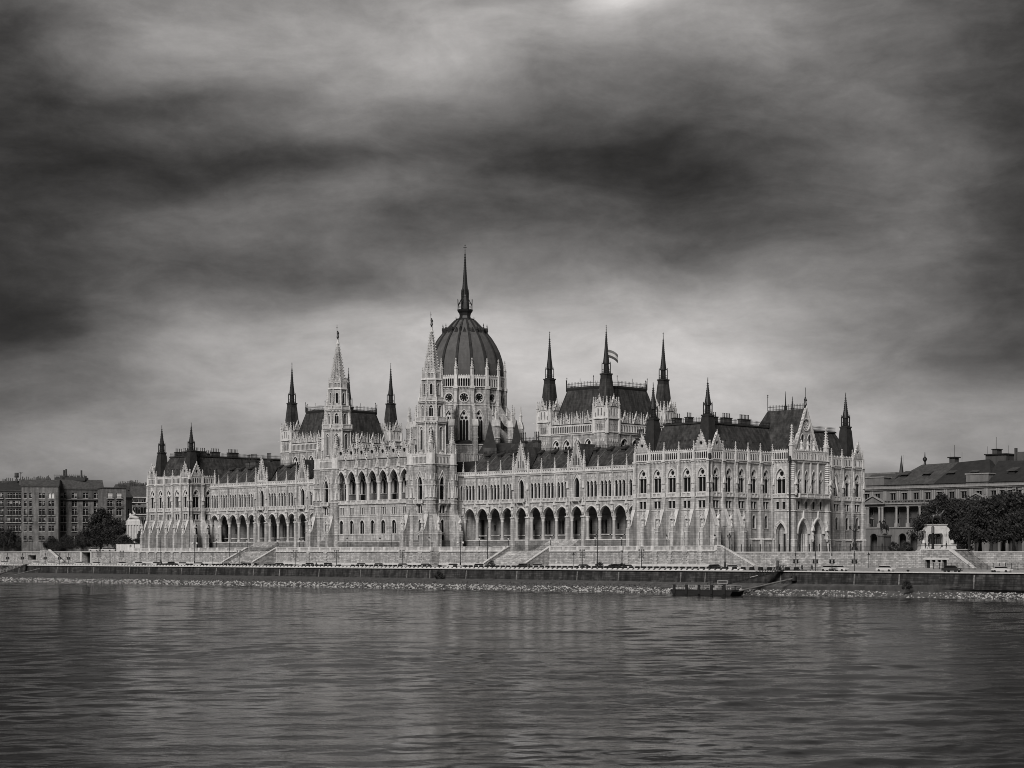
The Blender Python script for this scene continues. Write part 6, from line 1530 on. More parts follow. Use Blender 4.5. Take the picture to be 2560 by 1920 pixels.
# trapezoid stone base below the arched plinth, with two dark doors
Yb = 372.6
mb = MB(); a0, a1, b0, b1 = XY(2303, Yb), XY(2374, Yb), XY(2246, Yb), XY(2440, Yb); F = Fr(0, Yb, 1, 0)
d = [XY(p_, Yb) for p_ in (2313, 2325, 2355, 2367)]; w_ = [XY(p_, Yb) for p_ in (2329.5, 2338, 2343.5, 2352)]
mb.panel(F, [(b0, SZ-.4), (b1, SZ-.4), (a1, 10.35), (a0, 10.35)], [rect(d[0], d[1], SZ-.3, SZ+1.95), rect(d[2], d[3], SZ-.3, SZ+1.95), rect(w_[0], w_[1], SZ+1.35, SZ+1.95), rect(w_[2], w_[3], SZ+1.35, SZ+1.95)], 0, .8, 0)
mb.face([F.p(u, -.8, z) for u, z in rect(d[0]-.5, d[3]+.5, SZ-.4, SZ+2.2)], 2)
n = 20
for i in range(n):
    z0, z1 = SZ-.4+(10.3-SZ+.4)*i/n, SZ-.4+(10.3-SZ+.4)*(i+1)/n; mb.box(F, b0+(a0-b0)*(i+.5)/n, b1+(a1-b1)*(i+.5)/n, -8, -.82, z0, z1, 0)
mb.face2(F, [(a1-.2, 10.3), (b1-.2, SZ-.4), (b1+.6, SZ-.4), (a1+.5, 10.6), (a1-.2, 10.6)][::-1], -.5, .15, 1); mb.box(F, a0-.2, a1+.5, -8, .12, 10.35, 10.55, 1); mb.box(F, d[0]-.6, d[3]+.6, 0, .15, SZ+1.95, SZ+2.35, 1)
wobj('monument_base', ['rubble', 'coping', 'iron'], mb, 'trapezoid stone stair base with two dark doors below the arched plinth', 'steps')
mb = MB(); F = Fr(XY(2334, 369.5), 369.5, 1, 0); L = XY(2600, 369.5)-F.o[0]
for z in (.15, .62, 1.08): mb.box(F, 0, L, -.03, .03, SZ+z-.15, SZ+z-.09)
for i in range(int(L/1.55)+1): mb.box(F, i*1.55-.06, i*1.55+.06, -.05, .05, SZ-.2, SZ+1.25)
wobj('road_railing', 'iron', mb, 'dark iron railing beside the road at the right end', 'railing')
for dx, pz, lab, ps in ((2314, .2, 'tiny dark figure leftmost on the ledge below the arched plinth', 'stand'), (2322, 0, 'dark clad figure on the plinth ledge left of the square black post', 'walk'), (2355, 0, 'stooping dark figure right of the square black post on the ledge', 'sit'), (2366, 0, 'dark figure rightmost on the ledge below the arched plinth', 'stand')):
    person((XY(dx, 375.5), 375.5, 10.55), R(200), lab, ps, 1.72)
person((XY(790.5, 351.5), 351.5, RZ), R(20), 'person in dark clothes standing at the road edge before the left tower', 'stand', 1.8)
person((XY(1323, 366.8), 366.8, SZ-.5), R(-60), 'person in dark clothes at the right foot of the pale steps', 'sit', 1.8)
person((XY(2005, 352), 352, RZ), R(10), 'person in dark clothes walking on the quay by the leftmost traffic light', 'walk', 1.8)
person((XY(404, 352), 352, RZ), R(10), 'person in dark clothes beside the tall pole before the left pavilion', 'walk', 1.8)
person((XY(605, 352), 352, RZ), R(10), 'person in dark clothes before the mottled steps, left', 'walk', 1.85)
person((XY(2030, 351), 351, RZ), R(190), 'person in dark clothes right of the leftmost traffic light', 'walk', 1.75)

# ------------------------------------------------------------------ pontoon, gangway and boom
xc, yc = -263.4, 326.3
t = thing('pontoon', 'black landing pontoon with white railings moored at the bank', 'pontoon', (xc, yc, 0), R(3))
h = MB(); L, Wd = 17.2, 4.6
h.prof(Fr(0, 0, 0, 1), [(-L/2+.9, -.3), (L/2-.9, -.3), (L/2, .9), (L/2, 1.25), (-L/2, 1.25), (-L/2, .9)][::1], -Wd/2, Wd/2); h.box(W0, -L/2, L/2, -Wd/2-.06, Wd/2+.06, 1.05, 1.27)
for x in (-7.5, -4, -.5, 3, 6.5): h.box(W0, x-.12, x+.12, -Wd/2-.12, -Wd/2, -.1, 1.2); h.box(W0, x-.3, x+.3, Wd/2-.02, Wd/2+.25, .3, 2.4); h.lathe(x, Wd/2-.35, [(.2, 1.2), (.22, 2.0), (.3, 2.1)], 8)
h.build('hull', 'hull', t)
r = MB()
for (a, b, y) in ((-8.1, .0, Wd/2-.15), (.8, 8.1, Wd/2-.15), (-8.1, .0, -Wd/2+.15), (.8, 8.1, -Wd/2+.15)):
    for z in (1.75, 2.25): r.bar((a, y, z), (b, y, z), .045)
    n = max(2, int((b-a)/1.25))
    for i in range(n+1): x = a+(b-a)*i/n; r.bar((x, y, 1.25), (x, y, 2.27), .05)
for x in (-8.1, 8.1):
    for z in (1.75, 2.25): r.bar((x, -Wd/2+.15, z), (x, Wd/2-.15, z), .045)
r.build('railing', 'deck_white', t)
b = MB(); b.box(W0, 3.3, 3.4, -.05, .05, 1.2, 2.6); b.box(W0, 5.3, 5.4, -.05, .05, 1.2, 2.6); rim(b, Fr(0, 0, 1, 0), rect(3.15, 5.55, 2.75, 3.3), rect(2.95, 5.75, 2.6, 3.45), -.08, .08, 0, True); b.face([(3.15, 0, 2.75), (5.55, 0, 2.75), (5.55, 0, 3.3), (3.15, 0, 3.3)], 1)
b.build('name_board', ['deck_white', 'old_wall_dark'], t)
for x in (-6, -3.3, 2.2): c = MB(); c.box(W0, x-.5, x+.5, -.6, .1, 1.25, 1.75); c.box(W0, x-.5, x+.5, -.7, -.6, 1.7, 2.15); c.build('deck_bench', 'deck_white', t)
w = MB(); 
for i in range(4): w.box(W0, 4.6+i*.28, 4.8+i*.28, -Wd/2-.09, -Wd/2-.06, .72, .95)
w.build('hull_mark', 'white_frame', t)
# gangway
A = Vector((xc-.8, yc+1.6, 1.5)); B = Vector((XY(1962, 345.5), 345.5, QZ+.5)); t = thing('gangway', 'long dark truss gangway rising from the pontoon to the quay', 'gangway', A); g = MB(); d = B-A; n = 26
side = Vector((d.y, -d.x, 0)).normalized()*.75
g.mesh([tuple(side*q+d*f) for q, f in ((1, 0), (-1, 0), (-1, 1), (1, 1))], [(0, 1, 2, 3)]); 
for q in (-1, 1):
    o = side*q; g.bar(o, o+d, .1); g.bar(o+Vector((0, 0, 1.15)), o+d+Vector((0, 0, 1.15)), .055)
    for i in range(n+1):
        f = i/n; p0 = o+d*f; p1 = p0+Vector((0, 0, 1.15)); g.bar(p0, p1, .04)
        if f > .55 and i < n: g.bar(p0, o+d*((i+1)/n)+Vector((0, 0, 1.15)), .045); 
g.build('truss', 'iron', t)
pl = MB(); f = .52; p0 = d*f+side*1.05+Vector((0, 0, .35)); p1 = d*(f+.1)+side*1.05+Vector((0, 0, .35)); pl.bar(p0, p1, .09); pl.build('name_plate', 'white_frame', t)
A = Vector((xc+8.4, yc+.6, 1.0)); B = Vector((XY(1985, 344.3), 344.3, zat(1446, dep(XY(1985, 344.3), 344.3)))); t = thing('mooring_boom', 'straight pale tubular boom between the pontoon and the quay wall', 'boom', A); g = MB(); g.bar((0, 0, 0), B-A, .2, k=10); g.build('tube', 'lead', t)
g = MB(); g.lathe((B-A).x, (B-A).y, [(.7, (B-A).z-.5), (.7, (B-A).z+.5)], 8); g.build('wall_mount', 'iron', t)
mat_ = MATS['lead']
Ap = (XY(1944, 346.8), 346.8, QZ+.3); t = thing('mooring_post', 'thick dark round post on the quay at the gangway head', 'post', Ap); g = MB(); g.lathe(0, 0, [(.32, 0), (.3, 2.3), (.2, 2.4)], 10); g.build('post_body', 'old_wall_dark', t); g = MB(); g.box(W0, -.12, .12, -.1, .1, 2.4, 2.8); g.build('beacon', 'deck_white', t)
# far left gangway and boom
for (pa, ya, pb, yb, nm, lab, r) in ((-60, 1456, 66, 1410, 'gangway', 'pale railed gangway climbing to the quay at the left edge', 0), (-60, 1462, 100, 1421, 'mooring_boom', 'thin pale boom reaching the quay wall at the left edge', .16)):
    YA, YB = 322, 344.6; ZA, ZB = dep(XY(pa, YA), YA), dep(XY(pb, YB), YB); A = Vector((XY(pa, YA), YA, zat(ya, ZA))); B = Vector((XY(pb, YB), YB, zat(yb, ZB))); t = thing(nm, lab, nm.replace('mooring_', ''), A); d = B-A; g = MB()
    if r: g.bar((0, 0, 0), d, r, k=8); g.build('tube', 'lead', t)
    else:
        side = Vector((d.y, -d.x, 0)).normalized()*.7
        g.mesh([tuple(side*q+d*f+Vector((0, 0, zz))) for zz in (0, -.3) for q, f in ((1, 0), (-1, 0), (-1, 1), (1, 1))], [(0, 1, 2, 3), (0, 3, 7, 4), (1, 2, 6, 5)])
        g.build('deck', 'old_wall_dark', t); g = MB()
        for q in (-1, 1):
            for zz in (.5, 1.1): g.bar(side*q+Vector((0, 0, zz)), side*q+d+Vector((0, 0, zz)), .05)
            for i in range(15): g.bar(side*q+d*(i/14), side*q+d*(i/14)+Vector((0, 0, 1.1)), .045)
        g.build('railing', 'coping', t)
for px, w in ((1996, 'by the leftmost traffic light'), (2075, 'before the third traffic light'), (2270, 'left of the trapezoid stone base'), (2481, 'near the right end of the quay')):
    o = MB(); o.lathe(0, 0, [(.26, 0), (.2, .12), (.2, .45), (.34, .52), (.34, .66), (.1, .72)], 10); q = tag(o.build('mooring_bollard', 'iron'), 'small black mooring bollard on the quay edge '+w, 'bollard', 'mooring bollards'); q.location = (XY(px, 346.8), 346.8, QZ+.02)
mb = MB(); F = Fr(XY(1948, 347.6), 347.6, 1, 0); L = XY(2058, 347.6)-F.o[0]
for i in range(int(L/2.2)+1): mb.box(F, i*2.2-.04, i*2.2+.04, -.04, .04, QZ, QZ+1.15)
for z in (.55, 1.1): mb.box(F, 0, L, -.02, .02, QZ+z, QZ+z+.05)
wobj('quay_railing', 'iron', mb, 'thin railing on the quay between gangway head and traffic lights', 'railing')

# ------------------------------------------------------------------ flags
def flag(px, Y, z, zt, w, h, label, droop=0.0, pole=None):
    x = XY(px, Y); t = thing('flag', label, 'flag', (x, Y, z)); p = MB()
    p.bar(*(pole or ((0, 0, 0), (0, 0, zt-z))), .05); p.build('flagpole', 'iron', t)
    m = MB(); n = 12
    for i in range(n):
        for j in range(3):
            vs = []
            for (a, b) in ((i, j), (i+1, j), (i+1, j+1), (i, j+1)):
                f = a/n; g_ = b/3; u = w*f*(1-.35*droop); d = .35*math.sin(f*7)*f; zz = (zt-z)-g_*h*(1+.1*f)-f*f*w*(.25+droop)
                top = pole[1] if pole else (0, 0, zt-z)
                vs.append((top[0]+u*.707-d*.707, top[1]+u*.707+d*.707, top[2]-(zt-z)+zz))
            m.face(vs, (0, 1, 2)[j])
    m.build('flag_cloth', ['flag_mid', 'flag_light', 'flag_dark'], t)
flag(1519, 401.9, 62, 69.8, 3.3, 2.3, 'striped flag flying beside the middle spire of the near chamber roof', .2)
flag(855, 399, 62, 69.6, 2.2, 1.9, 'striped flag behind the left stone spire')
Yf = 411.2
def balcony_flag(Y, lab, lean):
    x = -299.4+1.8; t = thing('flag', lab, 'flag', (x, Y, 26.2)); p = MB(); p.bar((0, 0, 0), (2.2, lean*.3, 5.6), .06); p.build('flagpole', 'iron', t); m = MB(); n = 10
    for i in range(n):
        for j in range(3):
            vs = []
            for a, b in ((i, j), (i+1, j), (i+1, j+1), (i, j+1)):
                f = a/n; q = b/3
                bx, by, bz = 2.2*(1-q*.36), lean*.3*(1-q), 5.6-q*2.0
                vs.append((bx+.3*f+.12*math.sin(9*f+b), by+lean*(.9*f)+.2*math.sin(6*f), bz-5.0*f+.9*f*q))
            m.face(vs, j)
    m.build('flag_cloth', ['flag_mid', 'flag_light', 'flag_dark'], t)
balcony_flag(413.0, 'light striped flag drooping from the balcony under the rose gable, left', -1.6)
balcony_flag(422.5, 'striped flag hanging from the right end of the balcony under the rose gable', 1.3)

# ================================================================== neighbouring buildings
RB = random.Random(5)
def grid_facade(F, L, z0, z1, cols, rows, mats_i=0, par=None, name='front', mats=('old_wall', 'glass', 'white_frame', 'iron'), recess=.35, balc=(), lit=(), sill=True, arched=()):
    """cols: [(u, w)], rows: [(z0, z1)]: wall with real openings, each window its own part"""
    mb = MB(); us = sorted(cols)
    edges = [0]+[(us[i][0]+us[i][1]/2+us[i+1][0]-us[i+1][1]/2)/2 for i in range(len(us)-1)]+[L]
    rz = sorted(rows); ze = [z0]+[(rz[i][1]+rz[i+1][0])/2 for i in range(len(rz)-1)]+[z1]
    for i, (u, w) in enumerate(us):
        for j, (a, b) in enumerate(rz):
            o = arch(u, w, a, b-w*.45, b, 4) if j in arched else rect(u-w/2, u+w/2, a, b)
            mb.panel(F, rect(edges[i], edges[i+1], ze[j], ze[j+1]), [o], 0, recess, 0)
            wn = MB(); wn.face([F.p(x, -recess, z) for x, z in o], 0)
            k = 2 if w > 1.3 else 1
            for q in range(k+1): x = u-w/2+w*q/k; wn.box(F, x-.07, x+.07, -recess, -recess+.12, a, b-(w*.45 if j in arched else 0), 1)
            wn.box(F, u-w/2, u+w/2, -recess, -recess+.1, a, a+.1, 1); wn.box(F, u-w/2, u+w/2, -recess, -recess+.1, b-(b-a)*.3, b-(b-a)*.3+.08, 1)
            if (i, j) not in lit and RB.random() < .35: q_ = RB.choice((-1, 1)); f_ = RB.uniform(.3, .8); wn.box(F, u-w/2+(w/2 if q_ > 0 else 0), u+(w/2 if q_ > 0 else 0), -recess-.01, -recess+.04, b-(b-a)*f_, b, 4)
            if (i, j) in lit: wn.box(F, u-w*.45, u+w*.45, -recess-.02, -recess+.05, a+.2, b-.2, 2)
            if sill: wn.box(F, u-w/2-.15, u+w/2+.15, 0, .16, a-.14, a, 1)
            if j in balc: 
                wn.box(F, u-w/2-.3, u+w/2+.3, 0, .7, a-.15, a, 1)
                for q in range(int((w+.6)/.22)): x = u-w/2-.3+q*.22; wn.box(F, x, x+.05, .64, .7, a, a+.95, 3)
                wn.box(F, u-w/2-.3, u+w/2+.3, .62, .72, a+.9, a+1.0, 3)
            wn.build('window', [mats[1], mats[2], 'curtain', mats[3], 'blind'], par)
    return mb
def line_frame(pxa, Za, pxb, Zb):
    a, b = PZ(pxa, Za), PZ(pxb, Zb); return Fr(a[0], a[1], b[0]-a[0], b[1]-a[1]), math.dist(a, b)
def uof(F, px):       # where the sight line of a photo column meets the wall line
    c = (px-1280)/FPX; dx, dy = .70710678*(c-1), .70710678*(c+1)
    ox, oy = F.o; ux, uy = F.d; det = dx*(-uy)+ux*dy
    s = (ox*(-uy)+ux*oy)/det
    return (dx*s-ox)*ux+(dy*s-oy)*uy
floors = [(36.9-3.45*i-2.6-(.4 if i else 0), 36.9-3.45*i-(1.2 if i == 0 else .9)) for i in range(0)]
def rows_px(ys, Z): return [(zat(b, Z), zat(a, Z)) for a, b in ys]
RW = [(1232, 1246), (1252, 1267), (1272, 1288), (1294, 1306), (1314, 1328), (1340, 1350)]
def block(name, label, pxa, pxb, Za, Zb, top, wins, rows, depth=16, roof=None, mats=('old_wall', 'glass', 'white_frame', 'iron'), balc=(), lit=(), arched=(), cornice_h=.5, rmat='old_roof', side=True):
    F, L = line_frame(pxa, Za, pxb, Zb); Zm = (Za+Zb)/2; o = F.p(L/2, -depth/2, 10)
    t = thing(name, label, 'building', o, world=True); zt = zat(top, Zm)
    cols = [(uof(F, p), w) for p, w in wins]
    mb = grid_facade(F, L, 9.5, zt, cols, rows_px(rows, Zm), par=t, mats=mats, balc=balc, lit=lit, arched=arched)
    for (G2, LL) in ((F.turn(L, 0, math.pi/2), depth), (F.turn(L, -depth, math.pi), L), (F.turn(0, -depth, -math.pi/2), depth)): mb.panel(G2, rect(0, LL, 9.5, zt), [], 0)
    mb.box(F, -.3, L+.3, -depth, .35, zt-.35, zt, 1); mb.face([F.p(a, b, zt) for a, b in ((0, 0), (L, 0), (L, -depth), (0, -depth))], 1)
    mb.build('walls', [mats[0], 'plaster_dark'], t)
    if roof:
        zr = zat(roof, Zm+6); r = MB(); s = min(5.0, depth*.45)
        r.taper(F, -.4, L+.4, -depth, .4, zt, roof_in[0] if (roof_in := globals().get('RIN')) else 0, L-(RIN[1] if RIN else 0), -depth+s, -s, zr, 0); r.build('roof', rmat, t)
    return t, F, L, zt
RIN = (0, 0)
g = 'apartment blocks left of the palace'
B1, F1, L1, z1 = block('apartment_building', 'dark balcony fronted block at the left edge of the view', -40, 55, 762, 758, 1226, [(-30, 1.6), (-14, 1.6), (4, 1.6), (24, 2.4), (38, 2.4), (49, 1.2)], RW, roof=1203, balc=(0, 1, 2, 3, 4, 5), mats=('old_wall_dark', 'glass', 'white_frame', 'iron'), rmat='old_roof_dark')
B2, F2, L2, z2 = block('apartment_building', 'projecting rough stone block with paired arched top windows', 54, 146, 748, 750, 1214.5, [(63.5, 1.1), (76.5, 1.1), (101, 1.1), (109, 1.1), (124.5, 1.1), (132, 1.1)], RW, roof=1199.5, balc=(0, 2, 3), arched=(5,), lit=((4, 5), (5, 5)))
B3, F3, L3, z3 = block('apartment_building', 'recessed tall apartment block with long top balcony and grey roof', 146, 258, 757, 762, 1222, [(158.5, 2.1), (186, 2.1), (214, 2.1), (241, 2.1)], RW, roof=1199.5, balc=(0, 1, 2, 3), mats=('old_wall_dark', 'glass', 'white_frame', 'iron'))
mb = MB(); mb.box(F3, 0, L3, 0, 1.2, zat(1250, 758), zat(1248.6, 758)); 
mb.build('long_balcony', 'plaster', B3)
mb = MB(); cresting(mb, F3.sub(0, 1.1), 0, L3, zat(1248.6, 758), 1.1, .5); mb.build('balcony_rail', 'iron', B3)
for k in (171.5, 200, 227): q = uof(F3, k); mb = MB(); mb.box(F3, q-1.2, q+1.2, .0, .3, 10, zat(1251, 758)); mb.build('wall_strip', 'old_wall', B3)
B4, F4, L4, z4 = block('apartment_building', 'rough stone block with two bright top windows beside the dark tree', 258, 315, 752, 756, 1218.5, [(275, 2.2), (297.5, 2.2)], RW, roof=None, balc=(4, 5), lit=((0, 5), (1, 5)))
B5, F5, L5, z5 = block('apartment_building', 'narrow plain block between the stone block and the cornice house', 313, 330, 800, 804, 1243, [(322, 1.3)], RW[2:], depth=10, roof=1212, mats=('plaster_dark', 'glass', 'plaster', 'iron'))
B6, F6, L6, z6 = block('corner_house', 'dark old house with a bright cornice just left of the palace', 328, 372, 840, 842, 1243, [(335.5, 1.3), (341, 1.3), (349, 1.3), (354.5, 1.3), (363.5, 1.6)], [(1247, 1256), (1268, 1283), (1292, 1312), (1320, 1345)], roof=1216, mats=('old_wall', 'glass', 'plaster_dark', 'iron'), arched=(2,))
for y in (1243.2, 1256.8, 1286.5): mb = MB(); mb.box(F6, -.2, L6, 0, .5, zat(y+.8, 841), zat(y-.8, 841)); mb.build('cornice', 'trim', B6)
# long grey roof behind the first blocks and roofscape
t = thing('roofscape_house', 'row of old tiled roofs with chimneys behind the blocks near the palace', 'building', (*PZ(330, 900), 10), world=True); F, L = line_frame(285, 905, 385, 905)
mb = MB(); mb.box(F, 0, L, -14, 0, 9.5, zat(1225, 905), 0); mb.prof(F, [(1, zat(1225, 905)), (-5, zat(1214, 905)), (-14, zat(1214, 905)), (-14, zat(1225, 905))], 0, L, 1); mb.build('house_body', ['plaster_dark', 'old_roof'], t)
RN = random.Random(11)
def rooftop_chimney(px, Z, y0, y1, w, par, nm='chimney', m='old_wall_dark'):
    x, y = PZ(px, Z); za, zb = zat(y0, Z), zat(y1, Z); c = MB(); f = Fr(x, y, .707, .707); c.box(f, -w/2, w/2, -.6, .6, za-2, zb-.5); 
    for k in range(max(2, int(w/.8))): u = -w/2+.4+k*.8; c.box(f, u-.15, u+.15, -.15, .15, zb-.5, zb+RN.uniform(0, .8))
    c.build(nm, m, par)
for px, y0, y1, w in ((303, 1214, 1206, 3), (312, 1214, 1209, 2), (318, 1214, 1205, 4), (330, 1214, 1202, 3), (335, 1214, 1204, 4), (341, 1214, 1208, 2), (352, 1214, 1206, 2.4), (357, 1214, 1209, 5), (365, 1214, 1209, 3), (372, 1214, 1209, 3)): rooftop_chimney(px, 905, y0, y1, w, t)
for px, y0, y1, w in ((20, 1203, 1199, 5), (46, 1203, 1199, 3), (58, 1203, 1201, 2)): rooftop_chimney(px, 765, y0, y1, w, B1)
for px, y0, y1, w in ((76, 1201, 1196, 9), (108, 1200, 1193, 6), (120, 1200, 1194, 1.2)): rooftop_chimney(px, 758, y0, y1, w, B2)
rooftop_chimney(205, 768, 1200, 1195, 1.5, B3)
def mast(par, px, Z, y0, y1, arms=()):
    x, y = PZ(px, Z); c = MB(); za, zb = zat(y0, Z), zat(y1, Z); c.bar((x, y, za), (x, y, zb), .13)
    for (z, w) in arms: c.bar((x-w*.707, y-w*.707, zat(z, Z)), (x+w*.707, y+w*.707, zat(z, Z)), .08)
    c.build('antenna', 'iron', par)
mast(B1, 52, 762, 1203, 1180, ((1181, .8), (1184, .4))); mast(B2, 57, 762, 1203, 1191, ((1193, .3),)); mast(B1, 14.5, 762, 1203, 1198)
x, y = PZ(41.5, 762); c = MB(); c.lathe(x, y, [(.35, zat(1203, 762)), (.3, zat(1193, 762)), (.9, zat(1192, 762)), (1.0, zat(1191, 762))], 8)
for i in range(8): a = i*math.pi/4; c.box(Fr(x+.7*math.cos(a), y+.7*math.sin(a), -math.sin(a), math.cos(a)), -.28, .28, -.1, .1, zat(1194, 762), zat(1182, 762))
c.build('antenna_cluster', 'old_wall_dark', B1)
x, y = PZ(178, 766); f = Fr(x, y, .707, .707); zb = zat(1199.5, 766)
c = MB(); c.box(f, -6.3, 6.5, -3, 3, zb-.5, zb+.9); c.box(f, -3, -2, -3, 3, zb, zb+1.6); cresting(c, f.sub(-6.4, 3), 0, 12.8, zb+.9, 1.3, .8); c.box(f, -2.9, -2.3, 1, 2, zb, zb+4.0); c.box(f, -2.0, -1.5, 1, 2, zb, zb+4.4); c.box(f, 4.4, 4.9, 1, 2, zb, zb+3.9)
for k in range(9): u = -6+k*1.45; c.box(f, u, u+.9, 0, 1.2, zb+.8, zb+1.3+.5*RN.random())
c.build('roof_plant', 'iron', B3)

# long classical ministry on the right
Ym = 520.0
def MX(px): return XY(px, Ym)
mx0, mx1 = MX(2150), MX(2740); mn = thing('columned_building', 'long classical building with a columned loggia, pediments and a dark hipped roof', 'building', (MX(2400), Ym+10, 10), world=True)
F = Fr(mx0, Ym, 1, 0); L = mx1-mx0; U = lambda px: MX(px)-mx0
Zm = dep(MX(2300), Ym); zz = lambda y: zat(y, Zm)
pm = ['plaster', 'glass', 'plaster_light', 'iron', 'plaster_dark']; mb = MB()
cols2 = [2167, 2193.5, 2232.5, 2261, 2290, 2319.6, 2349, 2379, 2409.5, 2447.5, 2483.6, 2506.8, 2526, 2545.7, 2575, 2604, 2633, 2662, 2690, 2718]
arcs = [2155, 2184, 2212, 2255.6, 2284, 2313, 2342, 2371, 2400, 2445, 2484, 2507, 2526, 2546, 2575, 2604, 2633, 2662, 2690, 2718]
e = [0]+[(U(arcs[i])+U(arcs[i+1]))/2 for i in range(len(arcs)-1)]+[L]
for i, p_ in enumerate(arcs):
    w = 3.0; mb.panel(F, rect(e[i], e[i+1], 9.5, 18.2), [arch(U(p_), min(w, (e[i+1]-e[i])*.7), 10.0, 14.8, 16.3, 6)], 0, .8, 0)
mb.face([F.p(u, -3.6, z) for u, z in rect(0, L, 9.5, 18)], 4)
mb.box(F, 0, L, -5, .35, 18.0, 18.35, 2); 
e2 = [0]+[(U(cols2[i])+U(cols2[i+1]))/2 for i in range(len(cols2)-1)]+[L]
Gd = F.sub(0, -2.6)
for i, p_ in enumerate(cols2):
    c_ = U(p_)
    mb.panel(F, rect(e2[i], e2[i+1], 25.3, 30.7), [rect(c_-.95, c_+.95, 27.4, 29.7)], 0, .35, 0)
    w = MB(); w.face([F.p(u, -.35, z) for u, z in rect(c_-.95, c_+.95, 27.4, 29.7)], 1)
    for x in (-.92, 0, .92): w.box(F, c_+x-.06, c_+x+.06, -.35, -.2, 27.4, 29.7, 2)
    w.box(F, c_-1.2, c_+1.2, 0, .18, 29.7, 29.95, 2); w.box(F, c_-1.1, c_+1.1, 0, .18, 27.2, 27.4, 2); w.build('window', pm, mn)
    for (a, b) in ((18.7, 21.0), (22.6, 24.4)):
        w = MB(); w.face([Gd.p(u, .03, z) for u, z in rect(c_-.8, c_+.8, a, b)], 1); w.box(Gd, c_-.05, c_+.05, .03, .12, a, b, 2)
        for x in (-.9, .9): w.box(Gd, c_+x-.1, c_+x+.1, 0, .15, a, b, 0)
        if a < 20: w.face2(Gd, [(c_-1.2, b+.3), (c_+1.2, b+.3), (c_, b+.9)], 0, .3, 0)
        w.build('window', pm, mn)
    for x in (e2[i]+.35, e2[i+1]-.35): mb.box(F, x-.22, x+.22, 0, .16, 26.9, 30.4, 2)
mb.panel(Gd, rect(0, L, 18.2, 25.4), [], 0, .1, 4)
mb.box(F, 0, L, -2.6, .3, 25.2, 26.0, 0); mb.box(F, 0, L, -2.6, .7, 26.0, 26.35, 2); mb.box(F, 0, L, 0, .5, 30.7, 31.1, 2); mb.box(F, 0, L, -1, .9, 31.1, 31.7, 2); mb.box(F, 0, L, -1, .2, 31.7, 32.6, 0)
balusters(mb, F, 0, L, 26.4, 27.3, .6, .55, 0, 4.2)
for q in (F.turn(L, 0, math.pi/2), ): mb.panel(q, rect(0, 22, 9.5, 31.7), [], 0)
mb.panel(F.turn(0, -22, -math.pi/2), rect(0, 22, 9.5, 31.7), [], 0)
mb.build('walls', pm, mn)
for px in (2164, 2170, 2198, 2205.6, 2240.8, 2269.5, 2299, 2328, 2357, 2386, 2421, 2427, 2455, 2463, 2496, 2516, 2536, 2560, 2590, 2618, 2648, 2676, 2704):
    q = F.p(U(px), -.1, 0); c = MB(); c.box(F, U(px)-.55, U(px)+.55, -.6, .4, 18.35, 19.6, 0); c.lathe(q[0], q[1], [(.5, 19.6), (.42, 19.9), (.38, 24.5), (.42, 24.6), (.6, 25.0), (.6, 25.2)], 10, 0, 0); c.build('column', 'plaster_light', mn)
for pa, pb in ((2159, 2214), (2413, 2476)):
    c = MB(); u0, u1 = U(pa), U(pb); c.face2(F, [(u0, 26.3), (u1, 26.3), ((u0+u1)/2, 28.5)], 0, .9, 0); c.box(F, u0-.3, u1+.3, 0, 1.3, 26.1, 26.4, 1)
    for s_ in (0, 1):
        a, b = ((u0-.3, 26.4), ((u0+u1)/2, 28.7)) if not s_ else (((u0+u1)/2, 28.7), (u1+.3, 26.4)); c.face2(F, [a, b, (b[0], b[1]+.35), (a[0], a[1]+.35)], 0, 1.4, 1)
    c.box(F, u0+.5, u1-.5, -4, .35, 31.7, 35.0, 0); c.box(F, u0+.2, u1-.2, -4.2, .6, 35.0, 35.35, 1); c.build('pediment', ['plaster', 'plaster_light'], mn)
rf = MB(); uA, uB = U(2225), U(2356)
rf.mesh([F.p(*v) for v in ((U(2212), .6, 32.4), (uB-3, .6, 32.4), (uB+.5, -9, 39.6), (U(2268), -9, 39.3), (U(2212), -22, 32.4), (uB-3, -22, 32.4))], [(0, 1, 2, 3), (0, 3, 4), (3, 2, 5, 4)]); rf.build('roof', 'old_roof', mn)
rf = MB(); rf.mesh([F.p(*v) for v in ((uB-3, .6, 32.4), (U(2481), .6, 32.4), (U(2437), -9, 40.2), (uB+.5, -9, 39.6), (uB-3, -22, 32.4), (U(2481), -22, 32.4))], [(0, 1, 2, 3), (1, 5, 2), (3, 2, 5, 4)]); rf.build('roof', 'old_roof_dark', mn)
rf = MB(); rf.prof(F, [(.6, 32.4), (-9, 38.6), (-10, 39.6), (-22, 39.6), (-22, 32)], U(2455), L, 0); rf.build('roof', 'old_roof_dark', mn)
rf = MB(); rf.prof(F, [(.6, 32.4), (-7, 36.5), (-16, 36.5), (-16, 32)], 0, U(2222), 0); rf.build('roof', 'old_roof', mn)
for px, m_ in ((2247, 0), (2303, 0), (2364, 1), (2423, 1), (2517, 1)):
    c = MB(); u = U(px); c.box(F, u-1.1, u+1.1, -5.5, -2.9, 34.2, 35.9, 1); c.prof(F, [(-2.4, 35.8), (-2.4, 36.0), (-6.5, 37.2), (-6.5, 35.8)], u-1.5, u+1.5, 0); c.build('roof_dormer', ['old_roof', 'old_roof_dark'], mn)
c = MB(); c.box(F, U(2423), U(2475), -16, -10, 38, 41.6, 0); c.box(F, U(2421), U(2477), -16.5, -9.5, 41.6, 41.95, 1); c.box(F, U(2436), U(2448), -14, -11, 41.9, 43.4, 0); c.box(F, U(2434), U(2450), -14.3, -10.7, 43.4, 43.6, 1); c.bar(F.p(U(2442), -12, 43), F.p(U(2442), -12, 47.5), .08); c.build('roof_pavilion', ['plaster_dark', 'iron'], mn)
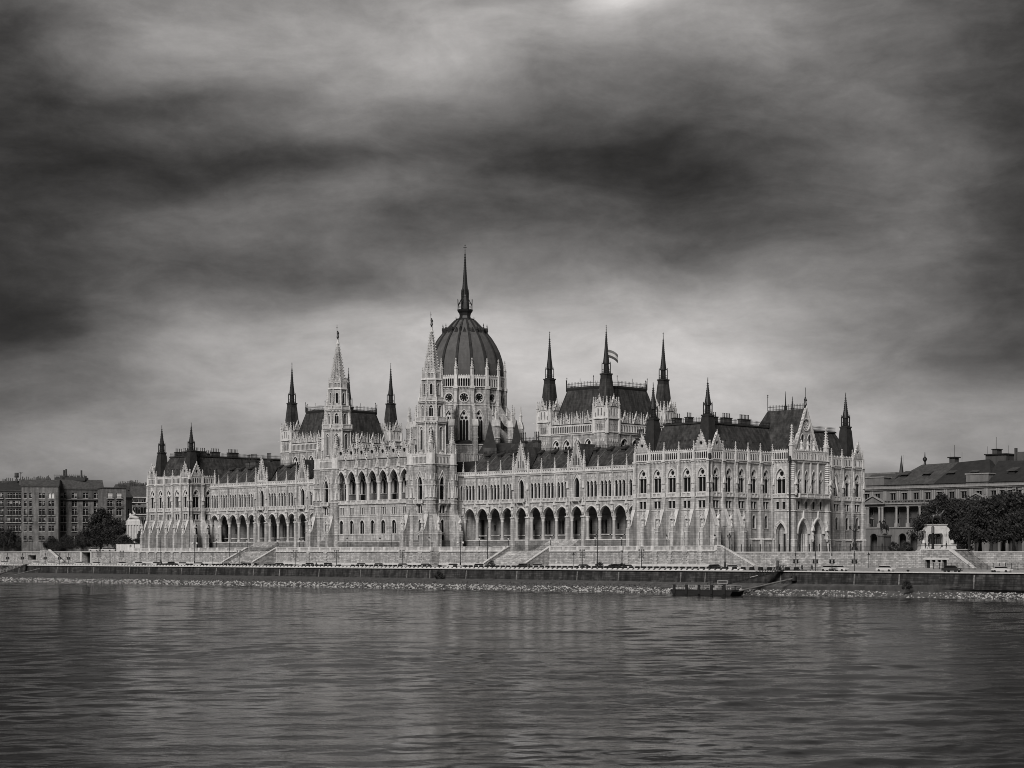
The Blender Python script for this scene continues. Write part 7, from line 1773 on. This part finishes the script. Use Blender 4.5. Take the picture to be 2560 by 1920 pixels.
c = MB(); c.box(F, U(2334), U(2348), -12, -9.5, 39, 41.2, 0); c.box(F, U(2331), U(2351), -12.5, -9, 41.2, 41.5, 1); c.bar(F.p(U(2341), -11, 41), F.p(U(2341), -11, 45.5), .07); c.build('roof_hatch', ['plaster_dark', 'iron'], mn)
for px, h in ((2513, 42.2), (2525, 40.6), (2535, 40.8), (2498, 43.5)):
    c = MB(); u = U(px); w = 1.6 if px == 2513 else .25; c.box(F, u-w, u+w, -11, -9.8, 38.5, h); c.build('chimney', 'old_wall_dark', mn)
for px in (2212, 2330, 2360, 2424, 2477, 2541): c = MB(); c.bar(F.p(U(px), -11, 37), F.p(U(px), -11, 44.5 if px > 2400 else 43), .04); c.build('lightning_rod', 'iron', mn)
c = MB(); q = F.p(U(2275), -9, 0); c.lathe(q[0], q[1], [(.5, 39), (.3, 40.2), (.75, 40.9), (.7, 41.4), (.2, 41.9), (.08, 43.5)], 8); c.build('roof_finial', 'iron', mn)
# darker house behind at the left of the ministry, and the far church spire
t = thing('flat_roofed_house', 'dark house with a pale flat roof edge between the palace and the columned building', 'building', (XY(2180, 560), 560, 10), world=True); c = MB(); a, b = XY(2100, 560), XY(2246, 560)
c.box(W0, a, b, -580, -560, 9.5, 34.4, 0); c.prof(Fr(a, 560, 1, 0), [(.4, 30.0), (-3, 36.8), (-20, 36.8), (-20, 30)], 0, b-a, 1); c.box(W0, a, b-3, -580, -562.8, 36.8, 38.9, 2); c.build('house_body', ['plaster_dark', 'old_roof_dark', 'plaster'], t)
t = thing('church_spire', 'thin dark needle spire far behind the grey roof on the right', 'church', (*PZ(2253.5, 900), 10), world=True); c = MB(); x, y = PZ(2253.5, 900); c.box(Fr(x, y, .7, .7), -3, 3, -3, 3, 9.5, 40, 0); c.lathe(x, y, [(1.9, 40), (1.8, 46), (1.3, 48), (.25, 56), (.08, 58)], 8, 0, 1); c.box(Fr(x, y, .7, .7), -.5, .5, -.06, .06, 56.2, 56.4, 1); c.build('steeple', ['plaster_dark', 'iron'], t)

# ================================================================== trees and bushes
def tree_meshes(seed, h, w, nleaf, trunk_h, leafs=.42, dense=1.0):
    r = random.Random(seed); cl = []
    for i in range(int(34*dense)):
        th = r.random()*6.283; zz = r.random(); rad = w*.5*math.sqrt(max(.05, 1-(2*zz-.75)**2*.75))*r.uniform(.3, 1.1)
        cl.append((rad*math.cos(th), rad*math.sin(th), trunk_h+(h-trunk_h)*(zz*.9+.05), r.uniform(.08, .19)*w))
    lf = MB()
    for i in range(nleaf):
        c = cl[i % len(cl)]; d = Vector((r.gauss(0, 1), r.gauss(0, 1), r.gauss(0, .8))); d = d.normalized()*c[3]*r.uniform(.55, 1.12)
        p = Vector((c[0], c[1], c[2]))+d; n = Vector((r.gauss(0, 1), r.gauss(0, 1), r.gauss(.4, 1))).normalized(); a = n.orthogonal().normalized(); b = n.cross(a); s_ = leafs*r.uniform(.5, 1.3)
        lf.face([tuple(p+a*s_), tuple(p+b*s_*.55), tuple(p-a*s_*.9), tuple(p-b*s_*.5)], 0 if r.random() < .72 else 1)
    tk = MB(); tk.lathe(0, 0, [(h*.035+.08, 0), (h*.025+.05, trunk_h*.5), (h*.02+.04, trunk_h)], 8)
    for c in cl[::2]: tk.bar((0, 0, trunk_h*r.uniform(.75, 1.0)), (c[0]*.85, c[1]*.85, c[2]), h*.012+.03, r2=.03, k=5)
    return lf, tk
TREES = {}
def tree(kind, px, Y, z, label, group, rz=0, scale=1.0, cat='tree'):
    pos = (XY(px, Y), Y, z)
    if kind not in TREES:
        args = {'big': (1, 13.5, 11, 7500, 3.0, .34, 1.4), 'wide': (2, 11.5, 13, 8000, 2.6, .34, 1.5), 'tall': (5, 17, 11, 8000, 3.0, .36, 1.4), 'bush': (3, 5.0, 7, 2600, .3, .26, .8)}[kind]
        lf, tk = tree_meshes(*args); t = thing('tree' if kind != 'bush' else 'bush', label, cat, pos, rz, group); lf.build('crown' if kind != 'bush' else 'foliage', ['leaf', 'leaf_light'], t); tk.build('trunk' if kind != 'bush' else 'stem', 'bark', t); TREES[kind] = t; t.scale = (scale,)*3; return t
    return dup(TREES[kind], pos, rz, label, group, (scale,)*3)
g = 'dark trees right of the arched plinth'
for k, px, Y, sc_, w in (('tall', 2352, 402, .84, 'just behind the tall rider'), ('big', 2325, 410, .84, 'left behind the tall rider, lower'), ('big', 2386, 402, .98, 'just right of the arched plinth'), ('wide', 2418, 398, 1.04, 'second right of the arched plinth'), ('big', 2450, 396, .97, 'in the middle of the right hand grove, behind'), ('wide', 2478, 388, 1.02, 'in the middle of the right hand grove, in front'), ('big', 2508, 392, 1.02, 'in the right part of the grove'), ('wide', 2535, 386, 1.13, 'near the right edge of the view'), ('tall', 2570, 392, .78, 'cut by the right edge of the view')):
    tree(k, px, Y, 10, 'dense dark leafy tree '+w, g, rz=px*.7, scale=sc_)
g = 'dark trees left of the palace'
for k, px, Y, sc_, w in (('tall', 252, 396, 1.0, 'tallest, before the stone blocks'), ('big', 232, 393, .9, 'left and lower beside the tallest one'), ('big', 282, 398, 1.0, 'between the tallest one and the lion pylon'), ('wide', 205, 394, .62, 'low, above the black gateway'), ('wide', 168, 392, .55, 'low, above the steep stair'), ('wide', 130, 394, .5, 'low, above the wall left of the stair'), ('wide', 30, 390, .78, 'near the left edge of the view'), ('wide', 8, 388, .8, 'cut by the left edge of the view'), ('wide', 62, 392, .55, 'low, right of the leftmost pair')):
    tree(k, px, Y, 10.2, 'dark leafy tree '+w, g, rz=px*.9, scale=sc_)
tree('bush', 314, 391, 10.3, 'big dark rounded bush at the foot of the lion pylon', None, scale=1.15, cat='bush'); tree('bush', 343, 388.5, 11.5, 'dark bush between the lion pylon and the palace', None, scale=.7, cat='bush')
for px, Y, z, s_, w in ((2268, 392, 10, .45, 'behind the iron fence, left of the arched plinth'), (2235, 392, 10, .45, 'behind the iron fence near the palace'), (1498, 350.6, 5.2, .38, 'on the quay by the thin tall pole'), (1556, 350.6, 5.2, .34, 'on the quay before the arcade end'), (1528, 350.6, 5.2, .3, 'on the quay, left of the arcade end'), (1228, 366, 5.9, .3, 'at the left foot of the pale steps'), (1098, 343.2, 2.3, .42, 'growing from the quay wall below the right tower'), (640, 350.6, 5.2, .26, 'on the quay before the mottled steps'), (2268, 341.5, 1.7, .34, 'spiky on the bank below the trapezoid base'), (1777, 350.6, 5.2, .28, 'on the quay left of the gangway'), (2412, 396, 10, .5, 'under the trees at the arched plinth')):
    tree('bush', px, Y, z, 'small dark bush '+w, 'small bushes', rz=px, scale=s_, cat='bush')
mb = MB(); r_ = random.Random(4)
for i in range(2600):
    x = -700+520*r_.random(); y = shore(x)+4.2+r_.random()*2.5 if r_.random() < .6 else 344.6; z = 1.2+.25*(y-shore(x)-4) if y < 344 else 2.6; h_ = r_.uniform(.15, .5)
    mb.face([(x-.1, y, z), (x+.1, y, z), (x+r_.uniform(-.2, .2), y+.1, z+h_)])
tag(mb.build('bank_weeds', 'leaf'), 'thin dark weeds between the stones and the quay wall', 'weeds', kind='stuff')
